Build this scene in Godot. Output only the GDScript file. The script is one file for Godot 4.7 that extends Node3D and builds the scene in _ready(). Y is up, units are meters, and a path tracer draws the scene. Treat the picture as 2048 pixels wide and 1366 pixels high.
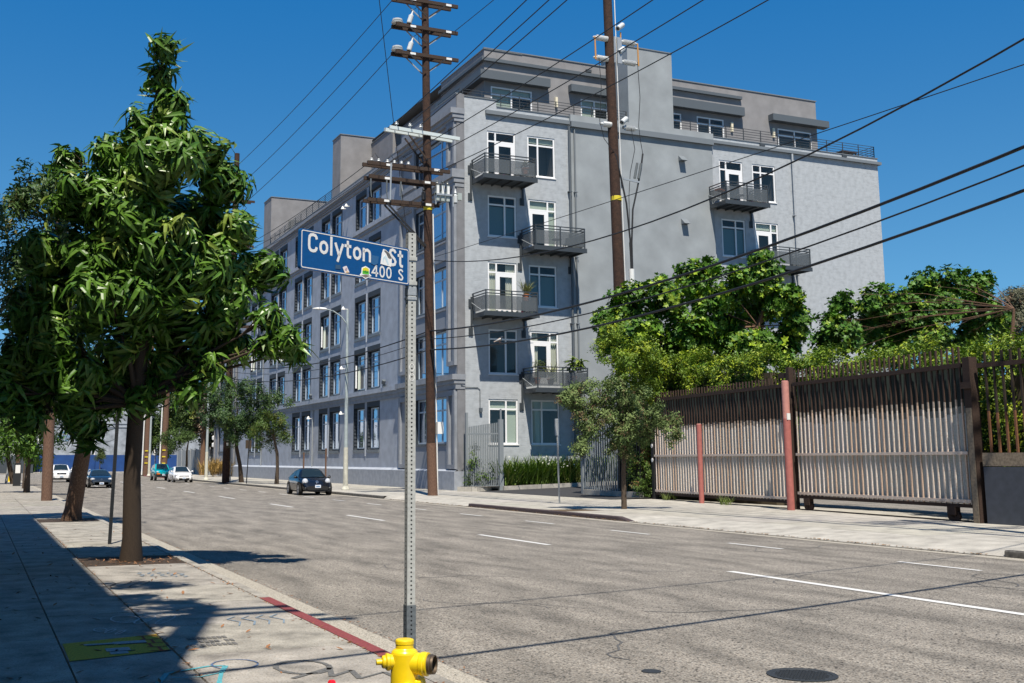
extends Node3D

# ---------------------------------------------------------------- mesh collector
class MB:
	var v := PackedVector3Array()
	var n := PackedVector3Array()
	var c := PackedColorArray()
	var col := Color.WHITE
	func tri(a: Vector3, b: Vector3, d: Vector3, na: Vector3, nb: Vector3, nd: Vector3) -> void:   # counter-clockwise from outside
		v.append(a); v.append(d); v.append(b)
		n.append(na); n.append(nd); n.append(nb)
		c.append(col); c.append(col); c.append(col)
	func quad(a: Vector3, b: Vector3, d: Vector3, e: Vector3) -> void:
		var nn := (b - a).cross(e - a)
		if nn.length_squared() < 1e-12:
			nn = (d - b).cross(e - b)
		nn = nn.normalized()
		tri(a, b, d, nn, nn, nn)
		tri(a, d, e, nn, nn, nn)
	func squad(a: Vector3, b: Vector3, d: Vector3, e: Vector3, na: Vector3, nb: Vector3, nd: Vector3, ne: Vector3) -> void:
		tri(a, b, d, na, nb, nd)
		tri(a, d, e, na, nd, ne)
	func box(at: Vector3, s: Vector3, b := Basis()) -> void:
		var x := b.x * s.x * 0.5
		var y := b.y * s.y * 0.5
		var z := b.z * s.z * 0.5
		quad(at + z - x - y, at + z + x - y, at + z + x + y, at + z - x + y)
		quad(at - z + x - y, at - z - x - y, at - z - x + y, at - z + x + y)
		quad(at + x + z - y, at + x - z - y, at + x - z + y, at + x + z + y)
		quad(at - x - z - y, at - x + z - y, at - x + z + y, at - x - z + y)
		quad(at + y - x + z, at + y + x + z, at + y + x - z, at + y - x - z)
		quad(at - y - x - z, at - y + x - z, at - y + x + z, at - y - x + z)
	func span(a: Vector3, b: Vector3) -> void:      # axis-aligned box between two corners
		box((a + b) * 0.5, (b - a).abs())
	func bar(a: Vector3, b: Vector3, w: float, h: float, up := Vector3.UP) -> void:
		var z := (b - a).normalized()
		var x := up.cross(z)
		if x.length() < 1e-4:
			x = Vector3.RIGHT.cross(z)
		x = x.normalized()
		box((a + b) * 0.5, Vector3(w, h, a.distance_to(b)), Basis(x, z.cross(x), z))
	func cyl(a: Vector3, b: Vector3, ra: float, rb: float, seg := 10, caps := true) -> void:
		tube([a, b], [ra, rb], seg, caps)
	func tube(p: Array, r: Array, seg := 8, caps := true) -> void:
		var rings := []
		var x := Vector3.ZERO
		for i in p.size():
			var d: Vector3 = (p[mini(i + 1, p.size() - 1)] - p[maxi(i - 1, 0)]).normalized()
			if i == 0:
				x = d.cross(Vector3.UP if absf(d.y) < 0.9 else Vector3.RIGHT).normalized()
			else:
				x = (x - d * x.dot(d)).normalized()
			var y := d.cross(x)
			var ring := []
			for k in seg:
				var t := TAU * k / seg
				ring.append((x * cos(t) + y * sin(t)))
			rings.append(ring)
		for i in p.size() - 1:
			var ra: float = r[mini(i, r.size() - 1)]
			var rb: float = r[mini(i + 1, r.size() - 1)]
			for k in seg:
				var q := (k + 1) % seg
				var A: Vector3 = rings[i][k]
				var B: Vector3 = rings[i][q]
				var D: Vector3 = rings[i + 1][q]
				var E: Vector3 = rings[i + 1][k]
				squad(p[i] + A * ra, p[i] + B * ra, p[i + 1] + D * rb, p[i + 1] + E * rb, A, B, D, E)
		if caps:
			for e in [0, p.size() - 1]:
				var rr: float = r[mini(e, r.size() - 1)]
				if rr < 1e-4:
					continue
				var dd: Vector3 = (p[0] - p[1]).normalized() if e == 0 else (p[e] - p[e - 1]).normalized()
				for k in seg:
					var q := (k + 1) % seg
					if e == 0:
						tri(p[e], p[e] + rings[e][q] * rr, p[e] + rings[e][k] * rr, dd, dd, dd)
					else:
						tri(p[e], p[e] + rings[e][k] * rr, p[e] + rings[e][q] * rr, dd, dd, dd)
	func lathe(prof: Array, xf := Transform3D(), seg := 16) -> void:     # prof: Vector2(radius, height), bottom to top
		for i in prof.size() - 1:
			var a: Vector2 = prof[i]
			var b: Vector2 = prof[i + 1]
			var sl := Vector2(b.y - a.y, a.x - b.x).normalized()
			for k in seg:
				var t0 := TAU * k / seg
				var t1 := TAU * (k + 1) / seg
				var u0 := Vector3(cos(t0), 0, -sin(t0))
				var u1 := Vector3(cos(t1), 0, -sin(t1))
				var n0 := xf.basis * (u0 * sl.x + Vector3.UP * sl.y)
				var n1 := xf.basis * (u1 * sl.x + Vector3.UP * sl.y)
				squad(xf * (u0 * a.x + Vector3.UP * a.y), xf * (u1 * a.x + Vector3.UP * a.y), xf * (u1 * b.x + Vector3.UP * b.y), xf * (u0 * b.x + Vector3.UP * b.y), n0, n1, n1, n0)
	func prism(poly: PackedVector2Array, xf: Transform3D, depth: float) -> void:   # outline in x, y; front at z = depth
		var pl := poly
		if Geometry2D.is_polygon_clockwise(pl):
			pl = pl.duplicate()
			pl.reverse()
		var f := xf.basis.z.normalized()
		var idx := Geometry2D.triangulate_polygon(pl)
		for i in range(0, idx.size(), 3):
			var a := pl[idx[i]]
			var b := pl[idx[i + 1]]
			var d := pl[idx[i + 2]]
			if (b - a).cross(d - a) < 0:
				var t := b
				b = d
				d = t
			tri(xf * Vector3(a.x, a.y, depth), xf * Vector3(b.x, b.y, depth), xf * Vector3(d.x, d.y, depth), f, f, f)
			tri(xf * Vector3(a.x, a.y, 0), xf * Vector3(d.x, d.y, 0), xf * Vector3(b.x, b.y, 0), -f, -f, -f)
		for i in pl.size():
			var a := pl[i]
			var b := pl[(i + 1) % pl.size()]
			quad(xf * Vector3(a.x, a.y, 0), xf * Vector3(b.x, b.y, 0), xf * Vector3(b.x, b.y, depth), xf * Vector3(a.x, a.y, depth))
	func loft(rings: Array, closed := false) -> void:    # rings of equal length, smooth
		var nr := rings.size()
		var m: int = rings[0].size()
		var nn := []
		for i in nr:
			var row := []
			for k in m:
				var pk: int = (k - 1 + m) % m if closed else maxi(k - 1, 0)
				var qk: int = (k + 1) % m if closed else mini(k + 1, m - 1)
				var du: Vector3 = rings[i][qk] - rings[i][pk]
				var dv: Vector3 = rings[mini(i + 1, nr - 1)][k] - rings[maxi(i - 1, 0)][k]
				row.append(du.cross(dv).normalized())
			nn.append(row)
		for i in nr - 1:
			for k in (m if closed else m - 1):
				var q := (k + 1) % m
				squad(rings[i][k], rings[i][q], rings[i + 1][q], rings[i + 1][k], nn[i][k], nn[i][q], nn[i + 1][q], nn[i + 1][k])
	func append(o: MB, xf: Transform3D) -> void:
		for i in o.v.size():
			v.append(xf * o.v[i])
			n.append((xf.basis * o.n[i]).normalized())
			c.append(o.c[i])
	func mesh() -> ArrayMesh:
		var m := ArrayMesh.new()
		if v.is_empty():
			return m
		var a := []
		a.resize(Mesh.ARRAY_MAX)
		a[Mesh.ARRAY_VERTEX] = v
		a[Mesh.ARRAY_NORMAL] = n
		a[Mesh.ARRAY_COLOR] = c
		m.add_surface_from_arrays(Mesh.PRIMITIVE_TRIANGLES, a)
		return m

var M := {}
var rng := RandomNumberGenerator.new()
var used := {}
const X0 := 28.47      # street front of the apartment building
const Z0 := -65.2      # its side wall
const SW := 0.15       # pavement height

func numbered(s: String) -> String:
	used[s] = used.get(s, 0) + 1
	return s if used[s] == 1 else "%s_%03d" % [s, used[s] - 1]
func tag(o: Node, label: String, category: String, group := "", kind := "") -> void:
	if label: o.set_meta("label", label)
	if category: o.set_meta("category", category)
	if group: o.set_meta("group", group)
	if kind: o.set_meta("kind", kind)
func thing(called: String, label: String, category: String, at := Vector3.ZERO, turn := 0.0, group := "") -> Node3D:
	var o := Node3D.new()
	o.name = numbered(called)
	add_child(o)
	o.position = at
	o.rotation.y = turn
	tag(o, label, category, group)
	return o
func put(called: String, what, m: Material, parent: Node, xf := Transform3D()) -> MeshInstance3D:
	var o := MeshInstance3D.new()
	o.name = called if parent != self else numbered(called)
	o.mesh = what.mesh() if what is MB else what
	o.material_override = m
	o.transform = xf
	parent.add_child(o, true)
	return o
func struct(called: String, what, m: Material) -> MeshInstance3D:
	var o := put(called, what, m, self)
	o.set_meta("kind", "structure")
	return o
func dup(o: Node3D, label: String, at: Vector3, turn := 0.0, sc := 1.0) -> Node3D:
	var r: Node3D = o.duplicate()
	r.name = numbered(str(o.name).rstrip("0123456789").rstrip("_"))
	add_child(r)
	r.position = at
	r.rotation.y = turn
	r.scale = Vector3.ONE * sc
	r.set_meta("label", label)
	return r
func basis_of(x: Vector3, y: Vector3, z: Vector3, at: Vector3) -> Transform3D:
	return Transform3D(Basis(x, y, z), at)

# ---------------------------------------------------------------- materials
func lin(r: float, g: float, b: float, a := 1.0) -> Color:
	var c := Color(r, g, b).linear_to_srgb()
	c.a = a
	return c
func noise_tex(kind: int, freq: float, lo: Color, hi: Color, oct := 4, size := 512, sd := 1, mid := 0.5) -> NoiseTexture2D:
	var f := FastNoiseLite.new()
	f.noise_type = kind
	f.frequency = freq
	f.fractal_octaves = oct
	f.seed = sd
	var t := NoiseTexture2D.new()
	t.width = size
	t.height = size
	t.seamless = true
	t.noise = f
	var g := Gradient.new()
	g.offsets = PackedFloat32Array([0.0, mid, 1.0])
	g.colors = PackedColorArray([lo, lo.lerp(hi, 0.5), hi])
	t.color_ramp = g
	return t
func height_tex(freq: float, oct := 4, size := 512, sd := 5) -> NoiseTexture2D:
	var f := FastNoiseLite.new()
	f.noise_type = FastNoiseLite.TYPE_SIMPLEX_SMOOTH
	f.frequency = freq
	f.fractal_octaves = oct
	f.seed = sd
	var t := NoiseTexture2D.new()
	t.width = size
	t.height = size
	t.seamless = true
	t.noise = f
	return t
func mat(key: String, c: Color, rough := 0.8, metal := 0.0, tex: Texture2D = null, scale := 0.3, normal: Texture2D = null, nscale := 1.0) -> StandardMaterial3D:
	var m := StandardMaterial3D.new()
	m.resource_name = key
	m.albedo_color = c
	m.roughness = rough
	m.metallic = metal
	m.vertex_color_use_as_albedo = true
	if tex:
		m.albedo_texture = tex
	if normal:
		m.heightmap_enabled = true
		m.heightmap_texture = normal
		m.heightmap_scale = nscale
	if tex or normal:
		m.uv1_triplanar = true
		m.uv1_world_triplanar = true
		m.uv1_scale = Vector3.ONE * scale
	M[key] = m
	return m
func detail(m: StandardMaterial3D, tex: Texture2D, scale: float) -> void:
	m.detail_enabled = true
	m.detail_albedo = tex
	m.detail_blend_mode = BaseMaterial3D.BLEND_MODE_MUL
	m.detail_uv_layer = BaseMaterial3D.DETAIL_UV_2
	m.uv2_triplanar = true
	m.uv2_world_triplanar = true
	m.uv2_scale = Vector3.ONE * scale
func grey(a: float, b := 1.0) -> Color:
	return Color(a, a, b * a)

func speckle(size: int, sd: int, lo: float, hi: float, dark_share: float) -> ImageTexture:   # stones of worn asphalt or cast concrete: grains of two sizes, a few dark pits
	var r := RandomNumberGenerator.new()
	r.seed = sd
	var half := size / 2
	var coarse := PackedFloat32Array()
	coarse.resize(half * half)
	for i in half * half:
		coarse[i] = r.randf()
		if coarse[i] > 1.0 - dark_share * 0.5: coarse[i] = -1.3
	var data := PackedByteArray()
	data.resize(size * size * 3)
	for y in size:
		for x in size:
			var q := coarse[(y / 2) * half + x / 2]
			var g := lo + (hi - lo) * (0.35 * r.randf() + 0.65 * q)
			var t := r.randf()
			if t < dark_share * 0.5: g *= 0.55
			var warm := r.randf_range(-0.02, 0.03)
			var i := (y * size + x) * 3
			data[i] = int(clampf(g + warm, 0, 1) * 255)
			data[i + 1] = int(clampf(g, 0, 1) * 255)
			data[i + 2] = int(clampf(g - warm, 0, 1) * 255)
	return ImageTexture.create_from_image(Image.create_from_data(size, size, false, Image.FORMAT_RGB8, data))

func boards() -> ImageTexture:      # relief of painted brick and board-marked courses: height map, rows about 8 to a metre
	var r := RandomNumberGenerator.new()
	r.seed = 11
	var f := FastNoiseLite.new()
	f.frequency = 0.02
	f.seed = 3
	var s := 512
	var data := PackedByteArray()
	data.resize(s * s)
	for y in s:
		var row := y / 32
		var edge := y % 32
		var base := 170 + int(r.randf() * 10)
		for x in s:
			var off := f.get_noise_2d(x, row * 90.0)
			var g := base + int(40.0 * f.get_noise_2d(x * 0.7, y * 2.5))
			if edge < 4 and off > -0.12: g -= 70
			data[y * s + x] = clampi(g, 0, 255)
	return ImageTexture.create_from_image(Image.create_from_data(s, s, false, Image.FORMAT_L8, data))

func make_materials() -> void:
	var SX := FastNoiseLite.TYPE_SIMPLEX_SMOOTH
	var CE := FastNoiseLite.TYPE_CELLULAR
	var patch := noise_tex(SX, 0.012, grey(0.87), grey(1.0), 5, 512, 2)
	var stain := noise_tex(SX, 0.02, grey(0.62), grey(1.0), 6, 512, 9, 0.35)
	var fine := noise_tex(SX, 0.12, grey(0.86), grey(1.0), 4, 512, 4)
	var nfine := height_tex(0.08)
	var nstuc := height_tex(0.04, 5, 512, 8)
	var sp := speckle(1024, 7, 0.50, 1.0, 0.12)
	# ground
	var m := mat("asphalt", lin(0.53, 0.49, 0.425), 0.95, 0.0, sp, 0.11)
	detail(m, noise_tex(SX, 0.010, grey(0.66), grey(1.0), 7, 1024, 21, 0.40), 0.035)
	m.uv2_scale = Vector3(0.11, 0.05, 0.028)
	m = mat("asphalt_dark", lin(0.035, 0.035, 0.037), 0.95, 0.0, fine, 0.5)
	m = mat("terrain", lin(0.22, 0.20, 0.17), 0.95, 0.0, patch, 0.1)
	m = mat("concrete", lin(0.50, 0.475, 0.42), 0.9, 0.0, speckle(512, 8, 0.78, 1.0, 0.03), 0.30)
	detail(m, stain, 0.16)
	m = mat("concrete_b", lin(0.55, 0.53, 0.475), 0.9, 0.0, speckle(512, 18, 0.84, 1.0, 0.02), 0.3)
	detail(m, noise_tex(SX, 0.02, grey(0.75), grey(1.0), 5, 512, 19, 0.4), 0.11)
	mat("gutter", lin(0.52, 0.485, 0.41), 0.9, 0.0, speckle(512, 28, 0.64, 1.0, 0.08), 0.3)
	mat("joint_dirt", lin(0.11, 0.075, 0.04), 0.95, 0.0, fine, 2.0)
	mat("soil", lin(0.12, 0.075, 0.04), 0.95, 0.0, speckle(256, 3, 0.4, 1.0, 0.3), 1.2)
	m = mat("kerb_red", lin(0.26, 0.055, 0.055), 0.75, 0.0, noise_tex(SX, 0.06, grey(0.62), grey(1.0), 5, 512, 31, 0.3), 0.7)
	mat("kerb_maroon", lin(0.10, 0.075, 0.08), 0.85, 0.0, noise_tex(SX, 0.05, Color(0.5, 0.45, 0.45), Color(1, 1, 1), 6, 512, 33, 0.55), 0.5)
	mat("kerb_grey", lin(0.16, 0.15, 0.135), 0.9, 0.0, noise_tex(SX, 0.03, grey(0.42), grey(1.0), 6, 512, 34, 0.5), 0.3)
	mat("road_paint", lin(0.74, 0.74, 0.72), 0.7, 0.0, noise_tex(SX, 0.08, grey(0.70), grey(1.0), 5, 512, 35, 0.3), 0.8)
	mat("tar", lin(0.10, 0.10, 0.10), 0.8, 0.0, fine, 1.0)
	# building
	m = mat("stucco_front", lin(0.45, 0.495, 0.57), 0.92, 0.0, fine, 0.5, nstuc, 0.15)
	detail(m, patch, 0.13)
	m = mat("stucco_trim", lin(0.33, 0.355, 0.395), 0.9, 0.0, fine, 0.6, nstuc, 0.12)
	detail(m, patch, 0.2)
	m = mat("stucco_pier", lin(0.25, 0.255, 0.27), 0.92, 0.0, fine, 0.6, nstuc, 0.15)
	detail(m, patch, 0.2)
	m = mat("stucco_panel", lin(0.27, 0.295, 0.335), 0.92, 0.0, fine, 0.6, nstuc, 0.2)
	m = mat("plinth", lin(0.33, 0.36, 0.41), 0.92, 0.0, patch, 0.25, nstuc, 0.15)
	var br := boards()
	m = mat("painted_brick", lin(0.41, 0.44, 0.465), 0.85, 0.0, noise_tex(SX, 0.015, grey(0.88), grey(1.0), 5, 512, 41, 0.35), 0.25)
	m.heightmap_enabled = true
	m.heightmap_texture = br
	m.heightmap_scale = 1.2
	m = mat("grey_render", lin(0.37, 0.405, 0.425), 0.92, 0.0, fine, 0.5, nstuc, 0.1)
	detail(m, patch, 0.07)
	m = mat("penthouse", lin(0.315, 0.31, 0.315), 0.92, 0.0, fine, 0.5, nstuc, 0.1)
	detail(m, patch, 0.1)
	mat("dark_trim", lin(0.10, 0.12, 0.138), 0.6, 0.0, fine, 0.8)
	mat("ledge", lin(0.18, 0.205, 0.225), 0.6, 0.0, fine, 0.8)
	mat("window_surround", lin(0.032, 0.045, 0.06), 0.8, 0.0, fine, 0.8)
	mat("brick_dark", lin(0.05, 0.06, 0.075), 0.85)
	mat("frame_white", lin(0.80, 0.80, 0.80), 0.35)
	mat("frame_blue", lin(0.40, 0.47, 0.54), 0.4)
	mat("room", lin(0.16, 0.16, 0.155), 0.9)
	mat("blind", lin(0.50, 0.60, 0.50), 0.9)
	mat("blind_teal", lin(0.16, 0.27, 0.29), 0.9)
	mat("curtain", lin(0.62, 0.66, 0.56), 0.9)
	m = mat("pane", lin(0.02, 0.035, 0.04, 0.22), 0.03)
	m.transparency = BaseMaterial3D.TRANSPARENCY_ALPHA
	m.vertex_color_use_as_albedo = false
	mat("mirror_pane", lin(0.42, 0.50, 0.62), 0.03, 0.85)
	mat("steel_dark", lin(0.045, 0.055, 0.064), 0.5, 0.0, fine, 1.0)
	mat("steel_under", lin(0.045, 0.055, 0.064), 0.6)
	m = mat("smoked_panel", lin(0.10, 0.115, 0.125, 0.62), 0.5)
	m.transparency = BaseMaterial3D.TRANSPARENCY_ALPHA
	m.vertex_color_use_as_albedo = false
	mat("rail_dark", lin(0.04, 0.045, 0.05), 0.5)
	mat("sconce", lin(0.75, 0.68, 0.50), 0.5)
	mat("galv", lin(0.42, 0.45, 0.47), 0.45, 0.3, fine, 1.0)
	# poles
	var grain := FastNoiseLite.new()
	m = mat("pole_wood", lin(0.17, 0.082, 0.046), 0.9, 0.0, noise_tex(SX, 0.06, Color(0.22, 0.18, 0.17), Color(1, 1, 1), 5, 512, 51, 0.42), 0.4, nfine, 0.3)
	detail(m, noise_tex(SX, 0.03, grey(0.55), grey(1.0), 5, 256, 57, 0.4), 0.4)
	m.uv1_scale = Vector3(1.6, 0.22, 1.6)
	m = mat("pole_wood_pale", lin(0.23, 0.135, 0.09), 0.9, 0.0, noise_tex(SX, 0.05, Color(0.5, 0.46, 0.44), Color(1, 1, 1), 5, 512, 52, 0.45), 0.4, nfine, 0.3)
	m.uv1_scale = Vector3(1.6, 0.22, 1.6)
	mat("arm_wood", lin(0.075, 0.045, 0.03), 0.9, 0.0, noise_tex(SX, 0.05, grey(0.5), grey(1.0), 4, 512, 53), 0.6)
	mat("arm_pale", lin(0.52, 0.58, 0.58), 0.6)
	mat("insulator", lin(0.52, 0.54, 0.54), 0.3)
	mat("insulator_dark", lin(0.12, 0.13, 0.13), 0.3)
	mat("copper_link", lin(0.50, 0.25, 0.07), 0.5)
	mat("wire", lin(0.012, 0.012, 0.013), 0.6)
	mat("yellow_band", lin(0.62, 0.50, 0.02), 0.6)
	mat("white_paint", lin(0.72, 0.72, 0.70), 0.5)
	mat("cutout_grey", lin(0.34, 0.38, 0.36), 0.5)
	mat("lamp_pole", lin(0.40, 0.46, 0.46), 0.5, 0.0, patch, 0.5)
	mat("lamp_pole_pale", lin(0.58, 0.57, 0.48), 0.7, 0.0, patch, 0.5)
	# street things
	mat("hydrant_yellow", lin(0.82, 0.58, 0.004), 0.28, 0.0, noise_tex(SX, 0.03, grey(0.93), grey(1.0), 4, 256, 61), 2.0)
	M.hydrant_yellow.clearcoat_enabled = true
	M.hydrant_yellow.clearcoat = 0.4
	mat("bronze", lin(0.16, 0.12, 0.085), 0.45, 0.7, fine, 3.0)
	mat("post_galv", lin(0.52, 0.53, 0.50), 0.5, 0.15, noise_tex(SX, 0.04, grey(0.86), grey(1.0), 5, 512, 62), 1.2)
	mat("post_sleeve", lin(0.21, 0.235, 0.25), 0.45, 0.4, noise_tex(SX, 0.04, grey(0.75), grey(1.0), 5, 512, 63), 1.2)
	mat("post_black", lin(0.012, 0.014, 0.016), 0.6)
	m = mat("sign_blue", lin(0.003, 0.075, 0.25), 0.35, 0.0, noise_tex(SX, 0.03, grey(0.86), grey(1.0), 5, 512, 64, 0.3), 2.5)
	mat("sign_white", lin(0.80, 0.79, 0.76), 0.45, 0.0, noise_tex(SX, 0.05, grey(0.9), grey(1.0), 5, 512, 65), 2.5)
	mat("sticker", Color.WHITE, 0.6)
	mat("litter", Color.WHITE, 0.9)
	mat("bollard_pink", lin(0.42, 0.135, 0.115), 0.75, 0.0, patch, 0.7)
	mat("bollard_pale", lin(0.55, 0.25, 0.21), 0.75, 0.0, patch, 0.7)
	# gate steel: rust above, a sprayed coat of pale paint with rust runs below
	mat("rust", lin(0.060, 0.036, 0.025), 0.9, 0.0, noise_tex(SX, 0.05, Color(0.5, 0.4, 0.35), Color(1, 1, 1), 5, 512, 71, 0.45), 0.7)
	m = mat("picket_paint", Color.WHITE, 0.8, 0.0, noise_tex(SX, 0.035, Color(0.66, 0.44, 0.30), Color(1, 1, 1), 5, 512, 72, 0.08), 0.9)
	m = mat("screen", Color.WHITE, 0.9, 0.0, noise_tex(SX, 0.03, grey(0.84), grey(1.0), 5, 512, 73), 0.8)
	mat("ply_blue", lin(0.062, 0.072, 0.092), 0.8, 0.0, patch, 0.5)
	mat("ply_strip", lin(0.30, 0.24, 0.17), 0.85, 0.0, stain, 0.9)
	mat("fence_grey", lin(0.20, 0.225, 0.24), 0.55)
	mat("fence_black", lin(0.012, 0.012, 0.013), 0.6)
	# plants
	var bark := noise_tex(SX, 0.06, Color(0.5, 0.46, 0.42), Color(1, 1, 1), 5, 512, 81, 0.45)
	m = mat("bark_dark", lin(0.085, 0.06, 0.04), 0.9, 0.0, bark, 0.9, nfine, 0.35)
	m.uv1_scale = Vector3(0.8, 2.2, 0.8)
	m = mat("bark_pale", lin(0.30, 0.19, 0.12), 0.92, 0.0, noise_tex(CE, 0.05, Color(0.45, 0.38, 0.34), Color(1, 1, 1), 3, 512, 82, 0.5), 0.9, nfine, 0.8)
	m.uv1_scale = Vector3(1.3, 0.7, 1.3)
	mat("bark_grey", lin(0.15, 0.115, 0.085), 0.92, 0.0, bark, 1.5, nfine, 0.35)
	mat("palm_skirt", lin(0.36, 0.26, 0.18), 0.95)
	for k in [["leaf_gloss", 0.36, 0.4], ["leaf", 0.5, 0.4], ["leaf_dull", 0.7, 0.3]]:
		m = mat(k[0], Color.WHITE, k[1])
		m.metallic_specular = k[2]
		m.backlight_enabled = true
		m.backlight = Color(0.30, 0.42, 0.10)
	# cars
	for k in [["car_black", 0.004, 0.004, 0.005], ["car_white", 0.74, 0.75, 0.76], ["car_teal", 0.0, 0.30, 0.34], ["car_charcoal", 0.012, 0.018, 0.026], ["car_silver", 0.30, 0.36, 0.40]]:
		m = mat(k[0], lin(k[1], k[2], k[3]), 0.25)
		m.clearcoat_enabled = true
		m.clearcoat = 0.7
		m.clearcoat_roughness = 0.03
	mat("car_glass", lin(0.012, 0.02, 0.024), 0.03)
	mat("tyre", lin(0.014, 0.014, 0.014), 0.9)
	mat("rim", lin(0.38, 0.39, 0.41), 0.3, 0.7)
	mat("black_trim", lin(0.012, 0.012, 0.013), 0.5)
	mat("lens", lin(0.62, 0.64, 0.66), 0.08, 0.3)
	mat("amber", lin(0.70, 0.16, 0.01), 0.3)
	mat("chrome", lin(0.75, 0.76, 0.78), 0.12, 0.9)
	mat("plate", lin(0.66, 0.70, 0.78), 0.5)
	# far things
	m = mat("ware_grey", lin(0.40, 0.44, 0.49), 0.9, 0.0, stain, 0.06)
	m = mat("ware_blue", lin(0.006, 0.055, 0.22), 0.8, 0.0, patch, 0.1)
	mat("ware_white", lin(0.72, 0.73, 0.74), 0.8)
	mat("ware_letters", lin(0.10, 0.22, 0.36), 0.9)
	mat("signal_yellow", lin(0.60, 0.42, 0.06), 0.6)
	mat("orange_render", lin(0.42, 0.20, 0.13), 0.9, 0.0, patch, 0.1)
	mat("cream_render", lin(0.50, 0.42, 0.33), 0.9, 0.0, patch, 0.1)
	mat("corrug", lin(0.36, 0.38, 0.38), 0.7, 0.0, patch, 0.2)
	mat("terracotta", lin(0.50, 0.17, 0.07), 0.8)
	mat("skin", lin(0.30, 0.15, 0.10), 0.6)
	mat("cloth", Color.WHITE, 0.9)
	mat("feather", lin(0.34, 0.27, 0.23), 0.9)
	mat("red_plastic", lin(0.70, 0.01, 0.02), 0.3)
	mat("iron", lin(0.03, 0.035, 0.04), 0.7, 0.3)

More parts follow.
